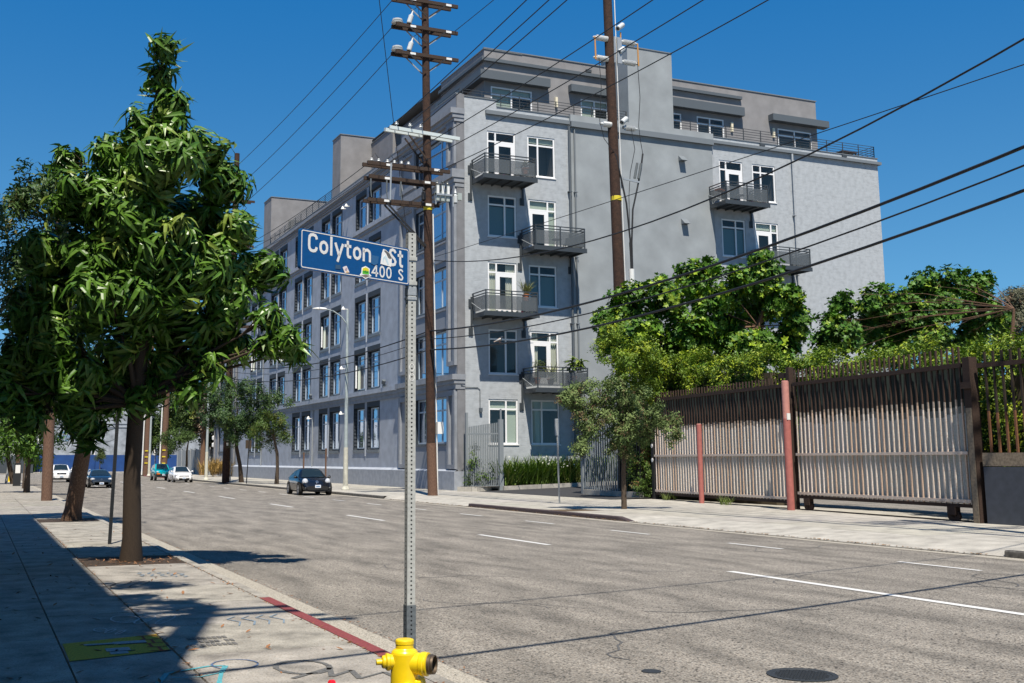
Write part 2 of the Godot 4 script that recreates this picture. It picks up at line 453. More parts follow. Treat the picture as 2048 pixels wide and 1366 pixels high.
const CROWN := {
	"tree1": [2.92,10.06,-21.01,0.29, 2.89,9.59,-21.29,0.41, 3.15,8.91,-21.14,0.49, 2.80,8.60,-21.61,0.69, 2.25,7.87,-21.99,0.69, 2.99,7.73,-20.73,0.93, 3.73,8.00,-20.70,0.49, 4.23,7.53,-21.46,0.64, 1.84,7.17,-21.76,0.74, 2.55,6.85,-21.35,0.98, 3.84,7.04,-22.20,0.93, 4.52,6.61,-21.04,0.54, 1.30,7.99,-22.44,0.34, 1.42,7.15,-22.27,0.49, 2.04,6.23,-22.46,0.98, 3.02,5.77,-21.10,1.08, 4.25,5.92,-21.54,0.88, 5.02,5.85,-21.38,0.54, 0.94,6.19,-22.69,0.59, 1.27,5.46,-23.02,0.79, 0.74,5.04,-23.14,0.59, 2.18,5.01,-21.49,0.98, 3.53,4.88,-22.29,0.98, 4.46,5.13,-21.49,0.79, 5.14,4.80,-20.96,0.39, 5.45,4.45,-20.77,0.29, 5.71,4.24,-21.11,0.20, 1.40,4.43,-22.73,0.79, 0.71,4.07,-23.38,0.59, 2.57,4.10,-22.95,0.84, 3.54,3.96,-22.18,0.59, 4.12,4.28,-22.13,0.59, 1.80,3.65,-22.61,0.59, 1.11,3.48,-23.37,0.54, 3.08,3.36,-22.18,0.44, 2.31,3.39,-22.94,0.44, 4.63,4.36,-21.73,0.44, 4.09,3.87,-21.39,0.41, 3.76,3.49,-21.67,0.35, 5.13,4.32,-21.06,0.26, 1.29,3.69,-23.48,0.59, 0.94,3.03,-23.14,0.49, 1.76,3.13,-22.95,0.44, 0.55,3.36,-23.11,0.49],
	"lowbranch": [1.88,2.93,-24.36,0.31, 2.26,2.83,-24.14,0.33, 2.08,2.62,-24.25,0.26],
	"tree2": [1.14,10.88,-37.76,0.82, 0.66,10.07,-38.10,0.82, 1.98,10.19,-38.17,0.98, 0.98,8.65,-38.45,1.06, 2.08,8.75,-38.62,1.23, 2.79,7.07,-38.43,1.23, 1.11,6.75,-39.29,0.98, 1.64,5.22,-38.76,1.15, 2.94,4.96,-37.10,1.15, 0.95,4.25,-39.47,0.90, 3.71,4.25,-38.40,0.82, 2.64,4.08,-38.79,0.82, 4.11,4.05,-37.60,0.65, 1.90,11.06,-37.51,0.57],
	"treeS1": [2.97,3.93,-72.00,1.17, 4.06,3.34,-72.87,0.86, 2.00,4.25,-73.20,1.17, 2.78,2.73,-72.61,0.80, 4.35,4.22,-71.24,0.92, 1.94,3.04,-73.82,0.80, 3.55,2.27,-73.24,0.55, 3.83,5.71,-71.00,1.23],
	"treeS2": [2.01,4.22,-100.72,1.26, 2.69,5.43,-99.22,1.46, 3.35,3.77,-98.73,1.09, 2.18,2.96,-99.78,0.84, 3.71,5.04,-99.78,1.26],
	"syc1": [34.88,11.56,-48.23,1.19, 35.34,11.03,-46.29,1.06, 37.72,11.46,-46.43,1.19, 37.37,12.40,-45.72,0.47, 35.24,11.99,-47.38,0.58, 32.78,10.33,-48.01,1.32, 31.83,10.00,-49.91,1.32, 30.85,8.95,-50.64,1.19, 35.48,9.87,-47.40,1.58, 37.99,10.30,-47.68,1.45, 38.35,10.33,-45.69,1.06, 38.97,10.56,-45.23,0.66, 39.53,9.10,-46.00,1.06, 31.54,8.19,-48.12,1.32, 33.84,8.21,-47.41,1.58, 36.61,8.27,-46.89,1.58, 38.89,8.06,-46.50,1.19, 30.63,7.73,-49.09,1.06, 34.39,6.93,-47.39,1.06, 33.61,7.06,-49.42,1.06, 37.12,6.84,-46.81,1.06],
	"syc2": [44.85,11.27,-47.92,0.39, 44.97,10.33,-48.33,0.85, 43.82,9.53,-48.12,0.70, 45.89,10.65,-47.14,0.99, 47.25,10.94,-46.64,1.13, 48.91,11.81,-46.00,0.90, 50.15,11.93,-45.36,0.90, 51.30,11.50,-44.89,0.99, 51.92,12.06,-44.54,0.51, 52.51,10.51,-45.54,1.27, 49.87,10.38,-45.60,1.41, 47.93,9.80,-46.31,1.41, 46.66,9.33,-47.67,1.27, 44.36,8.93,-47.58,1.13, 48.77,8.65,-45.78,1.41, 52.13,9.10,-46.03,1.27, 47.40,8.43,-47.00,1.13, 43.77,8.72,-48.53,0.79, 52.11,9.72,-43.92,0.85, 43.45,7.59,-48.66,0.73],
	"hedgeL": [28.87,7.51,-47.44,0.95, 29.38,6.80,-46.20,1.05, 30.95,6.40,-46.84,1.05, 29.59,5.90,-47.50,0.90, 30.09,7.42,-45.92,1.00, 31.61,6.77,-46.48,0.88, 28.95,8.48,-47.05,0.75, 30.32,5.53,-47.28,0.75, 31.01,5.26,-46.56,0.70],
	"euc": [82.18,14.86,-68.16,1.94, 83.14,15.73,-67.63,1.73, 80.80,12.87,-66.45,1.94, 80.28,12.08,-67.33,1.51],
	"smalltree": [21.59,4.72,-38.39,0.49, 22.61,4.64,-38.38,0.63, 23.00,4.69,-37.31,0.63, 23.96,4.41,-37.21,0.63, 21.96,4.03,-38.28,0.55, 22.72,3.82,-37.64,0.69, 23.76,3.62,-37.29,0.69, 24.55,3.72,-36.91,0.59, 25.28,3.14,-36.80,0.44, 22.37,3.34,-38.23,0.59, 23.31,3.04,-37.52,0.63, 21.31,4.41,-38.30,0.36, 24.48,3.05,-37.54,0.49, 21.90,2.65,-38.03,0.44, 23.68,2.36,-37.78,0.36, 25.47,3.63,-36.89,0.30, 23.29,2.55,-37.70,0.44],
	"tA": [18.86,7.24,-96.02,1.22, 20.74,7.75,-96.70,1.48, 22.05,7.23,-94.62,1.40, 19.69,5.95,-95.64,1.48, 21.84,5.75,-95.48,1.57, 23.49,7.28,-95.10,0.96, 18.54,5.52,-96.30,1.05, 20.65,4.67,-95.91,1.31, 22.82,5.53,-94.93,1.14, 21.46,8.39,-96.03,0.96, 24.16,7.69,-94.28,0.65, 24.92,7.07,-94.55,0.57],
	"tB": [21.52,5.10,-88.63,1.06, 22.76,4.51,-88.58,0.98, 21.01,4.52,-89.89,0.82, 22.48,3.72,-89.84,0.90, 23.43,3.91,-88.67,0.53, 21.31,3.50,-89.33,0.65, 22.66,5.31,-88.25,0.74, 22.02,5.73,-89.05,0.82],
	"tC": [18.28,4.86,-114.44,0.81, 19.41,4.38,-115.10,0.92, 17.78,4.13,-115.83,0.81, 18.56,3.86,-114.42,0.92, 19.97,4.61,-114.00,0.61],
	"bgA": [22.50,6.87,-155.85,2.05, 24.23,7.86,-154.27,2.05, 29.57,4.82,-153.18,2.05, 26.56,7.47,-152.04,2.39, 21.73,4.13,-154.40,1.36, 30.33,6.79,-150.44,2.05, 30.23,3.45,-152.84,1.64, 23.71,3.46,-154.17,1.09, 27.67,10.16,-151.22,2.05, 25.22,10.18,-152.55,2.05],
}

# ---------------------------------------------------------------- plants
func leaf(mb: MB, xf: Transform3D, L: float, W: float, droop: float, fold := 0.25, segs := 3) -> void:   # points along +z, hangs by droop
	var pl := []
	var pm := []
	var pr := []
	for i in segs + 1:
		var t := float(i) / segs
		var w := W * 0.5 * sin(PI * clampf(0.08 + t * 0.92, 0, 1)) * (1.0 - 0.25 * t)
		var y := -droop * L * t * t
		var z := L * t * (1.0 - 0.25 * droop * t)
		pm.append(xf * Vector3(0, y, z))
		pl.append(xf * Vector3(-w, y + w * fold, z))
		pr.append(xf * Vector3(w, y + w * fold, z))
	for i in segs:
		mb.quad(pl[i], pm[i], pm[i + 1], pl[i + 1])
		mb.quad(pm[i], pr[i], pr[i + 1], pm[i + 1])
func lobed(mb: MB, xf: Transform3D, s: float) -> void:    # five-pointed leaf, slightly cupped
	var c := xf * Vector3(0, -0.05 * s, 0.35 * s)
	var pts := [Vector3(0, 0, 0), Vector3(-0.5, 0.06, 0.1), Vector3(-0.28, 0, 0.3), Vector3(-0.55, 0.08, 0.6), Vector3(-0.2, 0, 0.62), Vector3(0, -0.12, 1.0), Vector3(0.2, 0, 0.62), Vector3(0.55, 0.08, 0.6), Vector3(0.28, 0, 0.3), Vector3(0.5, 0.06, 0.1)]
	for i in pts.size():
		var a: Vector3 = xf * (pts[i] * s)
		var b: Vector3 = xf * (pts[(i + 1) % pts.size()] * s)
		var nn := (b - c).cross(a - c).normalized()
		mb.tri(c, b, a, nn, nn, nn)
func rosette(kind: String, sd: int) -> ArrayMesh:
	var r := RandomNumberGenerator.new()
	r.seed = sd
	var mb := MB.new()
	var cnt: int = {"lance": 9, "lobed": 6, "small": 16, "fine": 20, "blade": 9, "strap": 14}[kind]
	for i in cnt:
		var a := TAU * i * 0.382 + r.randf() * 0.6
		var up := r.randf_range(-0.5, 0.75)
		mb.col = Color.WHITE * r.randf_range(0.78, 1.1)
		mb.col.a = 1
		var d := Vector3(cos(a) * cos(up), sin(up), sin(a) * cos(up))
		var x := Vector3.UP.cross(d).normalized()
		match kind:
			"lance":
				leaf(mb, Transform3D(Basis(x, d.cross(x), d).rotated(d, r.randf_range(-0.5, 0.5)), Vector3(r.randf_range(-1, 1), r.randf_range(-1.2, 0.6), r.randf_range(-1, 1)) * 0.06), r.randf_range(0.24, 0.36), r.randf_range(0.075, 0.105), r.randf_range(0.7, 1.5), 0.3)
			"lobed":
				lobed(mb, Transform3D(Basis(x, d.cross(x), d).rotated(d, r.randf_range(-0.5, 0.5)), d * 0.08 + Vector3(r.randf_range(-0.1, 0.1), r.randf_range(-0.1, 0.1), r.randf_range(-0.1, 0.1))), r.randf_range(0.22, 0.36))
			"small":
				var o := Vector3(r.randf_range(-1, 1), r.randf_range(-1, 1), r.randf_range(-1, 1)) * 0.13
				leaf(mb, Transform3D(Basis(x, d.cross(x), d).rotated(d, r.randf_range(-0.8, 0.8)), o), r.randf_range(0.09, 0.14), r.randf_range(0.045, 0.06), 0.2, 0.2, 2)
			"fine":
				var o := Vector3(r.randf_range(-1, 1), r.randf_range(-0.8, 0.8), r.randf_range(-1, 1)) * 0.2
				leaf(mb, Transform3D(Basis(x, d.cross(x), d).rotated(d, r.randf_range(-0.8, 0.8)), o), r.randf_range(0.14, 0.22), r.randf_range(0.05, 0.08), 0.3, 0.2, 2)
			"blade":
				leaf(mb, Transform3D(Basis(x, d.cross(x), d), Vector3.ZERO), r.randf_range(0.35, 0.5), 0.13, r.randf_range(0.2, 0.7))
			"strap":
				var u := Vector3(cos(a) * 0.32, 1, sin(a) * 0.32).normalized()
				x = u.cross(Vector3(cos(a), 0, sin(a))).normalized()
				leaf(mb, Transform3D(Basis(x, u.cross(x), u), Vector3(r.randf_range(-1, 1), 0, r.randf_range(-1, 1)) * 0.12), r.randf_range(0.6, 1.0), 0.035, r.randf_range(0.05, 0.5), 0.3)
	return mb.mesh()
var ros := {}
func sprays(called: String, parent: Node3D, kind: String, places: Array, m: Material, c0: Color, c1: Color, tip := Color(0, 0, 0), tips := 0.0, sc0 := 0.8, sc1 := 1.25, upright := false) -> MultiMeshInstance3D:
	if not ros.has(kind):
		ros[kind] = rosette(kind, 5)
	var mm := MultiMesh.new()
	mm.transform_format = MultiMesh.TRANSFORM_3D
	mm.use_colors = true
	mm.mesh = ros[kind]
	mm.instance_count = places.size()
	for i in places.size():
		var p: Vector3 = places[i][0]
		var ax: Vector3 = places[i][1]
		if upright: ax = Vector3.UP
		ax = ax.normalized()
		var x := ax.cross(Vector3(rng.randf_range(-1, 1), rng.randf_range(-1, 1), rng.randf_range(-1, 1))).normalized()
		var b := Basis(x, ax, x.cross(ax)).scaled(Vector3.ONE * rng.randf_range(sc0, sc1))
		mm.set_instance_transform(i, Transform3D(b, p - parent.position))
		var c := c0.lerp(c1, rng.randf())
		if rng.randf() < tips: c = tip.lerp(c, rng.randf() * 0.5)
		mm.set_instance_color(i, c * rng.randf_range(0.85, 1.15))
	var o := MultiMeshInstance3D.new()
	o.name = called
	o.multimesh = mm
	o.material_override = m
	parent.add_child(o, true)
	o.set_meta("kind", "stuff")
	return o
func rdir() -> Vector3:
	var z := rng.randf_range(-1, 1)
	var t := rng.randf() * TAU
	return Vector3(cos(t) * sqrt(1 - z * z), z, sin(t) * sqrt(1 - z * z))
func crown_places(l: Array, per: float, sub := 9, spread := 0.42, hang := 0.25) -> Array:     # clumps on each limb end, leaves in each clump
	var out := []
	for i in range(0, l.size(), 4):
		var c := Vector3(l[i], l[i + 1], l[i + 2])
		var r: float = l[i + 3]
		var cnt := int(per * r * r)
		for k in sub:
			var d := rdir()
			var cc := c + d * r * rng.randf_range(0.35, 0.85)
			for q in maxi(1, cnt / sub):
				var e := rdir()
				var p := cc + e * r * spread * sqrt(rng.randf())
				out.append([p, (p - c).normalized() + Vector3(0, 0.7 - hang, 0) + rdir() * 0.4])
	return out
func limbs(parent: Node3D, trunk: Array, radii: Array, l: Array, m: Material, seg := 10, share := 0.8, r0 := 0.35) -> void:
	var tb := MB.new()
	var pts := []
	for p in trunk: pts.append(p - parent.position)
	tb.tube(pts, radii, seg)
	put("trunk", tb, m, parent)
	var lb := MB.new()
	var top: float = trunk[trunk.size() - 1].y
	for i in range(0, l.size(), 4):
		if rng.randf() > share: continue
		var c := Vector3(l[i], l[i + 1], l[i + 2])
		var best := trunk.size() - 1
		for k in range(trunk.size() - 1, mini(2, trunk.size() - 2), -1):
			if trunk[k].y < c.y - 0.3:
				best = k
				break
			best = k
		var a: Vector3 = trunk[best]
		var mid := a.lerp(c, 0.5) + Vector3(0, 0.04 * a.distance_to(c), 0) + rdir() * 0.1
		var rr: float = radii[best] * r0
		lb.tube([a - parent.position, mid - parent.position, c - parent.position], [rr, rr * 0.6, rr * 0.15], 6, false)
		for k in 3:
			var e: Vector3 = c + rdir() * l[i + 3] * 0.8
			lb.tube([mid.lerp(c, 0.6) - parent.position, e - parent.position], [rr * 0.3, rr * 0.08], 5, false)
	put("limbs", lb, m, parent).set_meta("kind", "stuff")

# ---------------------------------------------------------------- walls and windows
func wall(mb: MB, rv: MB, O: Vector3, U: Vector3, N: Vector3, w: float, h: float, holes: Array, deep: float) -> void:   # U x up = N
	var us := [0.0, w]
	var vs := [0.0, h]
	for r in holes:
		us.append_array([r.position.x, r.end.x])
		vs.append_array([r.position.y, r.end.y])
	us.sort()
	vs.sort()
	var V := Vector3.UP
	for j in vs.size() - 1:
		if vs[j + 1] - vs[j] < 1e-4: continue
		var run := -1.0
		for i in us.size() - 1:
			if us[i + 1] - us[i] < 1e-4: continue
			var mid := Vector2((us[i] + us[i + 1]) * 0.5, (vs[j] + vs[j + 1]) * 0.5)
			var hole := false
			for r in holes:
				if r.has_point(mid):
					hole = true
					break
			if not hole and run < 0: run = us[i]
			if run >= 0 and (hole or i == us.size() - 2):
				var e: float = us[i] if hole else us[i + 1]
				mb.quad(O + U * run + V * vs[j], O + U * e + V * vs[j], O + U * e + V * vs[j + 1], O + U * run + V * vs[j + 1])
				run = -1.0
	for r in holes:
		var a: Vector3 = O + U * r.position.x + V * r.position.y
		var b: Vector3 = O + U * r.end.x + V * r.position.y
		var d: Vector3 = O + U * r.end.x + V * r.end.y
		var e: Vector3 = O + U * r.position.x + V * r.end.y
		var k := -N * deep
		rv.quad(a, a + k, b + k, b)
		rv.quad(b, b + k, d + k, d)
		rv.quad(d, d + k, e + k, e)
		rv.quad(e, e + k, a + k, a)
func bars(mb: MB, w: float, h: float, xs: Array, ys: Array, t: float, d: float, z: float) -> void:    # outer frame with mullions at xs, transoms at ys
	mb.span(Vector3(0, 0, z), Vector3(t, h, z + d))
	mb.span(Vector3(w - t, 0, z), Vector3(w, h, z + d))
	mb.span(Vector3(t, h - t, z), Vector3(w - t, h, z + d))
	mb.span(Vector3(t, 0, z), Vector3(w - t, t, z + d))
	for x in xs: mb.span(Vector3(x - t * 0.5, t, z - 0.004), Vector3(x + t * 0.5, h - t, z + d - 0.004))
	for y in ys: mb.span(Vector3(t, y - t * 0.5, z - 0.008), Vector3(w - t, y + t * 0.5, z + d - 0.008))
func slab(a: Vector3, b: Vector3) -> MB:
	var m := MB.new()
	m.span(a, b)
	return m
func pane(x0: float, y0: float, x1: float, y1: float, z: float) -> MB:
	var m := MB.new()
	m.quad(Vector3(x0, y0, z), Vector3(x1, y0, z), Vector3(x1, y1, z), Vector3(x0, y1, z))
	return m
func drape(x0: float, x1: float, y0: float, y1: float, z: float, folds: int) -> MB:
	var m := MB.new()
	var s := folds * 4
	for i in s:
		var a := x0 + (x1 - x0) * i / s
		var b := x0 + (x1 - x0) * (i + 1) / s
		var za := z + 0.035 * sin(TAU * i / 4.0 + i * 0.13)
		var zb := z + 0.035 * sin(TAU * (i + 1) / 4.0 + (i + 1) * 0.13)
		m.quad(Vector3(a, y0, za), Vector3(b, y0, zb), Vector3(b, y1, zb), Vector3(a, y1, za))
	return m
func room_box(w: float, h: float, z: float, d: float) -> MB:
	var m := MB.new()
	m.quad(Vector3(0, 0, z - d), Vector3(w, 0, z - d), Vector3(w, h, z - d), Vector3(0, h, z - d))
	m.quad(Vector3(0, 0, z), Vector3(0, 0, z - d), Vector3(0, h, z - d), Vector3(0, h, z))
	m.quad(Vector3(w, 0, z - d), Vector3(w, 0, z), Vector3(w, h, z), Vector3(w, h, z - d))
	m.quad(Vector3(0, h, z - d), Vector3(w, h, z - d), Vector3(w, h, z), Vector3(0, h, z))
	m.quad(Vector3(0, 0, z), Vector3(w, 0, z), Vector3(w, 0, z - d), Vector3(0, 0, z - d))
	return m
func front_window(w: float, h: float, wide_first: bool) -> Node3D:      # one light of a pair on the street front: 2 x 2 sash in a deep reveal
	var o := Node3D.new()
	o.name = "window"
	var f := MB.new()
	for e in [[-0.12, -0.22, 0.0, h + 0.42], [w, -0.22, w + 0.12, h + 0.42], [0, h, w, h + 0.42]]:
		f.span(Vector3(e[0], e[1], -0.02), Vector3(e[2], e[3], 0.025))
	put("surround", f, M.window_surround, o)
	var b := MB.new()
	for i in int(h / 0.15):
		if i % 2 == 0:
			b.span(Vector3(0.0, i * 0.15 + 0.01, -0.29), Vector3(0.045, i * 0.15 + 0.14, -0.015))
			b.span(Vector3(w - 0.045, i * 0.15 + 0.01, -0.29), Vector3(w, i * 0.15 + 0.14, -0.015))
	var rvv := put("brick_reveal", b, M.brick_dark, o)
	rvv.set_meta("kind", "stuff")
	var s := MB.new()
	var mx := w * (0.62 if wide_first else 0.42)
	var sx := MB.new()
	bars(sx, w - 0.5, h - 0.2, [mx - 0.2], [(h - 0.2) * 0.72], 0.085, 0.07, -0.28)
	s.append(sx, Transform3D(Basis(), Vector3(0.25, 0.1, 0)))
	put("sash", s, M.frame_blue, o)
	var cs := MB.new()
	for e in [[0.045, 0, 0.25, h], [w - 0.25, 0, w - 0.045, h], [0.25, h - 0.1, w - 0.25, h], [0.25, 0, w - 0.25, 0.1]]:
		cs.span(Vector3(e[0], e[1], -0.3), Vector3(e[2], e[3], -0.24))
	put("casing", cs, M.window_surround, o)
	for q in [[0.29, mx, 0.14, (h - 0.2) * 0.72 + 0.1], [mx + 0.04, w - 0.29, 0.14, (h - 0.2) * 0.72 + 0.1], [0.29, mx, (h - 0.2) * 0.72 + 0.1, h - 0.14], [mx + 0.04, w - 0.29, (h - 0.2) * 0.72 + 0.1, h - 0.14]]:
		put("pane", pane(q[0], q[2], q[1], q[3], -0.262), M.mirror_pane, o)
	put("sill", slab(Vector3(-0.12, -0.22, -0.25), Vector3(w + 0.12, 0.0, 0.07)), M.ledge, o)
	return o
func bay_window(w: float, h: float) -> Node3D:
	var o := Node3D.new()
	o.name = "window"
	var s := MB.new()
	bars(s, w, h, [w * 0.25, w * 0.72], [h * 0.72], 0.11, 0.08, -0.3)
	put("sash", s, M.frame_blue, o)
	for x in [[0.06, 0.25], [0.25, 0.72], [0.72, 0.99]]:
		put("pane", pane(w * x[0], 0.1, w * x[1], h * 0.72, -0.27), M.mirror_pane, o)
		put("pane", pane(w * x[0], h * 0.72, w * x[1], h - 0.1, -0.27), M.mirror_pane, o)
	put("sill", slab(Vector3(-0.05, -0.14, -0.28), Vector3(w + 0.05, 0.0, 0.06)), M.dark_trim, o)
	return o
func side_window(w: float, h: float, mull: float, blinds: String) -> Node3D:
	var o := Node3D.new()
	o.name = "window"
	var s := MB.new()
	bars(s, w, h, [mull], [h * 0.78], 0.11, 0.08, -0.12)
	s.span(Vector3(-0.05, -0.06, -0.1), Vector3(w + 0.05, 0.0, 0.06))
	put("sash", s, M.frame_white, o)
	for q in [[0.08, mull, 0.08, h * 0.78], [mull, w - 0.08, 0.08, h * 0.78], [0.08, mull, h * 0.78, h - 0.08], [mull, w - 0.08, h * 0.78, h - 0.08]]:
		put("pane", pane(q[0], q[2], q[1], q[3], -0.09), M.pane, o)
	put("room", room_box(w, h, -0.13, 1.2), M.room, o)
	interior(o, w, h, mull, blinds)
	return o
func interior(o: Node3D, w: float, h: float, mull: float, blinds: String) -> void:
	match blinds:
		"full": put("blind", pane(0.05, 0.05, w - 0.05, h - 0.05, -0.2), M.blind, o)
		"half":
			put("blind", pane(0.05, h * 0.78, w - 0.05, h - 0.05, -0.2), M.blind, o)
			put("blind", pane(mull if mull > w * 0.5 else 0.05, 0.05, w - 0.05 if mull > w * 0.5 else mull, h * 0.78, -0.21), M.blind, o)
		"teal": put("blind", pane(0.05, 0.05, w - 0.05, h * 0.74, -0.2), M.blind_teal, o)
		"top": put("blind", pane(0.05, h * 0.84, w - 0.05, h - 0.05, -0.2), M.blind, o)
		"curtain":
			put("curtain", drape(0.1, w * 0.3, 0.05, h - 0.05, -0.25, 4), M.curtain, o)
			put("curtain", drape(w * 0.66, w - 0.1, 0.05, h - 0.05, -0.25, 4), M.curtain, o)
func side_door(w: float, h: float, light_first: bool, blinds: String) -> Node3D:
	var o := Node3D.new()
	o.name = "balcony_door"
	var s := MB.new()
	var mull := w * 0.30 if light_first else w * 0.70
	bars(s, w, h, [mull], [h * 0.80], 0.11, 0.08, -0.12)
	put("frame", s, M.frame_white, o)
	var a := mull + 0.04 if light_first else 0.1
	var b := w - 0.1 if light_first else mull - 0.04
	var d := MB.new()
	d.span(Vector3(a, 0.1, -0.1), Vector3(a + 0.22, h * 0.79, -0.05))
	d.span(Vector3(b - 0.22, 0.1, -0.1), Vector3(b, h * 0.79, -0.05))
	d.span(Vector3(a + 0.22, h * 0.79 - 0.25, -0.1), Vector3(b - 0.22, h * 0.79, -0.05))
	d.span(Vector3(a + 0.22, 0.1, -0.1), Vector3(b - 0.22, 0.4, -0.05))
	put("door_leaf", d, M.frame_white, o)
	put("pane", pane(a + 0.2, 0.35, b - 0.2, h * 0.79 - 0.2, -0.08), M.pane, o)
	if light_first: put("pane", pane(0.08, 0.08, mull, h * 0.80, -0.09), M.pane, o)
	else: put("pane", pane(mull, 0.08, w - 0.08, h * 0.80, -0.09), M.pane, o)
	put("pane", pane(0.08, h * 0.80, mull, h - 0.08, -0.09), M.pane, o)
	put("pane", pane(mull, h * 0.80, w - 0.08, h - 0.08, -0.09), M.pane, o)
	put("room", room_box(w, h, -0.13, 1.2), M.room, o)
	interior(o, w, h, mull, blinds)
	return o
func balcony() -> Node3D:         # local x along the wall, z out of it, y = 0 at the underside of the channel
	var o := Node3D.new()
	o.name = "balcony"
	var W := 3.75
	var D := 2.15
	var b := MB.new()
	b.span(Vector3(-0.12, 0, D - 0.08), Vector3(W + 0.12, 0.30, D))
	b.span(Vector3(0, 0, 0.0), Vector3(0.08, 0.30, D - 0.08))
	b.span(Vector3(W - 0.08, 0, 0.0), Vector3(W, 0.30, D - 0.08))
	put("channel", b, M.steel_dark, o)
	var u := MB.new()
	u.span(Vector3(0.08, 0.14, 0.0), Vector3(W - 0.08, 0.24, D - 0.08))
	for k in 4: u.span(Vector3(0.7 + k * 0.75, 0.02, 0), Vector3(0.76 + k * 0.75, 0.14, D - 0.09))
	put("deck", u, M.steel_under, o)
	var r := MB.new()
	for p in [[0.03, D - 0.05], [W * 0.5, D - 0.05], [W - 0.03, D - 0.05], [0.03, 0.1], [W - 0.03, 0.1]]:
		r.span(Vector3(p[0] - 0.035, 0.302, p[1] - 0.035), Vector3(p[0] + 0.035, 1.66, p[1] + 0.035))
	for y in [1.62, 1.42]:
		r.span(Vector3(-0.01, y, D - 0.085), Vector3(W + 0.01, y + 0.06, D - 0.01))
		for x in [0.03, W - 0.03]: r.span(Vector3(x - 0.032, y, 0.0), Vector3(x + 0.032, y + 0.06, D - 0.086))
	put("rail", r, M.steel_dark, o)
	for e in [[0.07, W * 0.5 - 0.04], [W * 0.5 + 0.04, W - 0.07]]:
		put("screen_panel", slab(Vector3(e[0], 0.42, D - 0.055), Vector3(e[1], 1.34, D - 0.045)), M.smoked_panel, o)
	for x in [0.03, W - 0.03]:
		put("screen_panel", slab(Vector3(x - 0.005, 0.42, 0.14), Vector3(x + 0.005, 1.34, D - 0.09)), M.smoked_panel, o)
	for x in [-0.06, W + 0.06]:
		var k := MB.new()
		k.span(Vector3(x - 0.06, -1.05, 0.02), Vector3(x + 0.06, 1.45, 0.10))
		k.span(Vector3(x - 0.20, 0.75, 0.0), Vector3(x + 0.10, 1.3, 0.06))
		k.span(Vector3(x - 0.20, -1.1, 0.0), Vector3(x + 0.10, -0.6, 0.06))
		put("bracket", k, M.steel_dark, o)
		var t := MB.new()
		t.cyl(Vector3(x, 1.05, 0.08), Vector3(x, 0.28, D - 0.25), 0.022, 0.022, 6)
		put("tie_rod", t, M.galv, o)
	return o
func railing(called: String, parent: Node3D, a: Vector3, b: Vector3, h: float, slats: int, posts: int) -> void:
	var mb := MB.new()
	for i in posts + 1:
		var p := a.lerp(b, float(i) / posts) - parent.position
		mb.span(p + Vector3(-0.025, 0, -0.025), p + Vector3(0.025, h, 0.025))
	for k in slats:
		var y := h * (k + 1) / slats - 0.02
		mb.bar(a - parent.position + Vector3(0, y, 0), b - parent.position + Vector3(0, y, 0), 0.03, 0.035)
	put(called, mb, M.rail_dark, parent)

# ---------------------------------------------------------------- lettering by strokes
const GLYPH := {
	"C": [0.52, [[.43, .70, .41, .81, .36, .89, .26, .92, .16, .89, .105, .81, .085, .68, .085, .32, .105, .19, .16, .11, .26, .08, .36, .11, .41, .19, .43, .30]]],
	"o": [0.48, [[.24, .64, .33, .59, .38, .50, .395, .36, .38, .22, .33, .13, .24, .08, .15, .13, .10, .22, .085, .36, .10, .50, .15, .59, .24, .64]]],
	"l": [0.24, [[.11, 0, .11, 1]]],
	"y": [0.48, [[.06, .72, .25, .06], [.43, .72, .17, -.26]]],
	"t": [0.40, [[.18, .94, .18, .2, .22, .1, .35, .08], [.02, .66, .35, .66]]],
	"n": [0.50, [[.09, 0, .09, .72], [.09, .48, .15, .60, .27, .64, .37, .57, .40, .44, .40, 0]]],
	"S": [0.54, [[.43, .76, .37, .87, .26, .92, .13, .86, .09, .74, .15, .61, .36, .42, .43, .28, .38, .13, .26, .08, .13, .13, .08, .26]]],
	"4": [0.54, [[.36, 0, .36, .95], [.36, .92, .06, .30, .50, .30]]],
	"0": [0.50, [[.25, .92, .33, .87, .385, .74, .41, .5, .385, .26, .33, .13, .25, .08, .17, .13, .115, .26, .09, .5, .115, .74, .17, .87, .25, .92]]],
}
func lettering(mb: MB, xf: Transform3D, text: String, size: float, thick: float, stretch := 1.0) -> float:
	var x := 0.0
	for ch in text:
		if ch == " ":
			x += 0.35 * size * stretch
			continue
		for line in GLYPH[ch][1]:
			var p := []
			for i in range(0, line.size(), 2): p.append(Vector2(x + line[i] * size * stretch, line[i + 1] * size))
			var n := p.size()
			var loop: bool = p[0].distance_to(p[n - 1]) < 1e-4
			var lft := []
			var rgt := []
			for i in n:
				var d0: Vector2 = (p[i] - p[i - 1]).normalized() if i > 0 else ((p[0] - p[n - 2]).normalized() if loop else (p[1] - p[0]).normalized())
				var d1: Vector2 = (p[i + 1] - p[i]).normalized() if i < n - 1 else ((p[1] - p[0]).normalized() if loop else d0)
				var m := (d0 + d1).normalized()
				var o := Vector2(-m.y, m.x) * thick * size * 0.5 / maxf(m.dot(d1), 0.5)
				lft.append(p[i] + o)
				rgt.append(p[i] - o)
			for i in n - 1:
				mb.quad(xf * Vector3(rgt[i].x, rgt[i].y, 0.001), xf * Vector3(rgt[i + 1].x, rgt[i + 1].y, 0.001), xf * Vector3(lft[i + 1].x, lft[i + 1].y, 0.001), xf * Vector3(lft[i].x, lft[i].y, 0.001))
		x += GLYPH[ch][0] * size * stretch
	return x

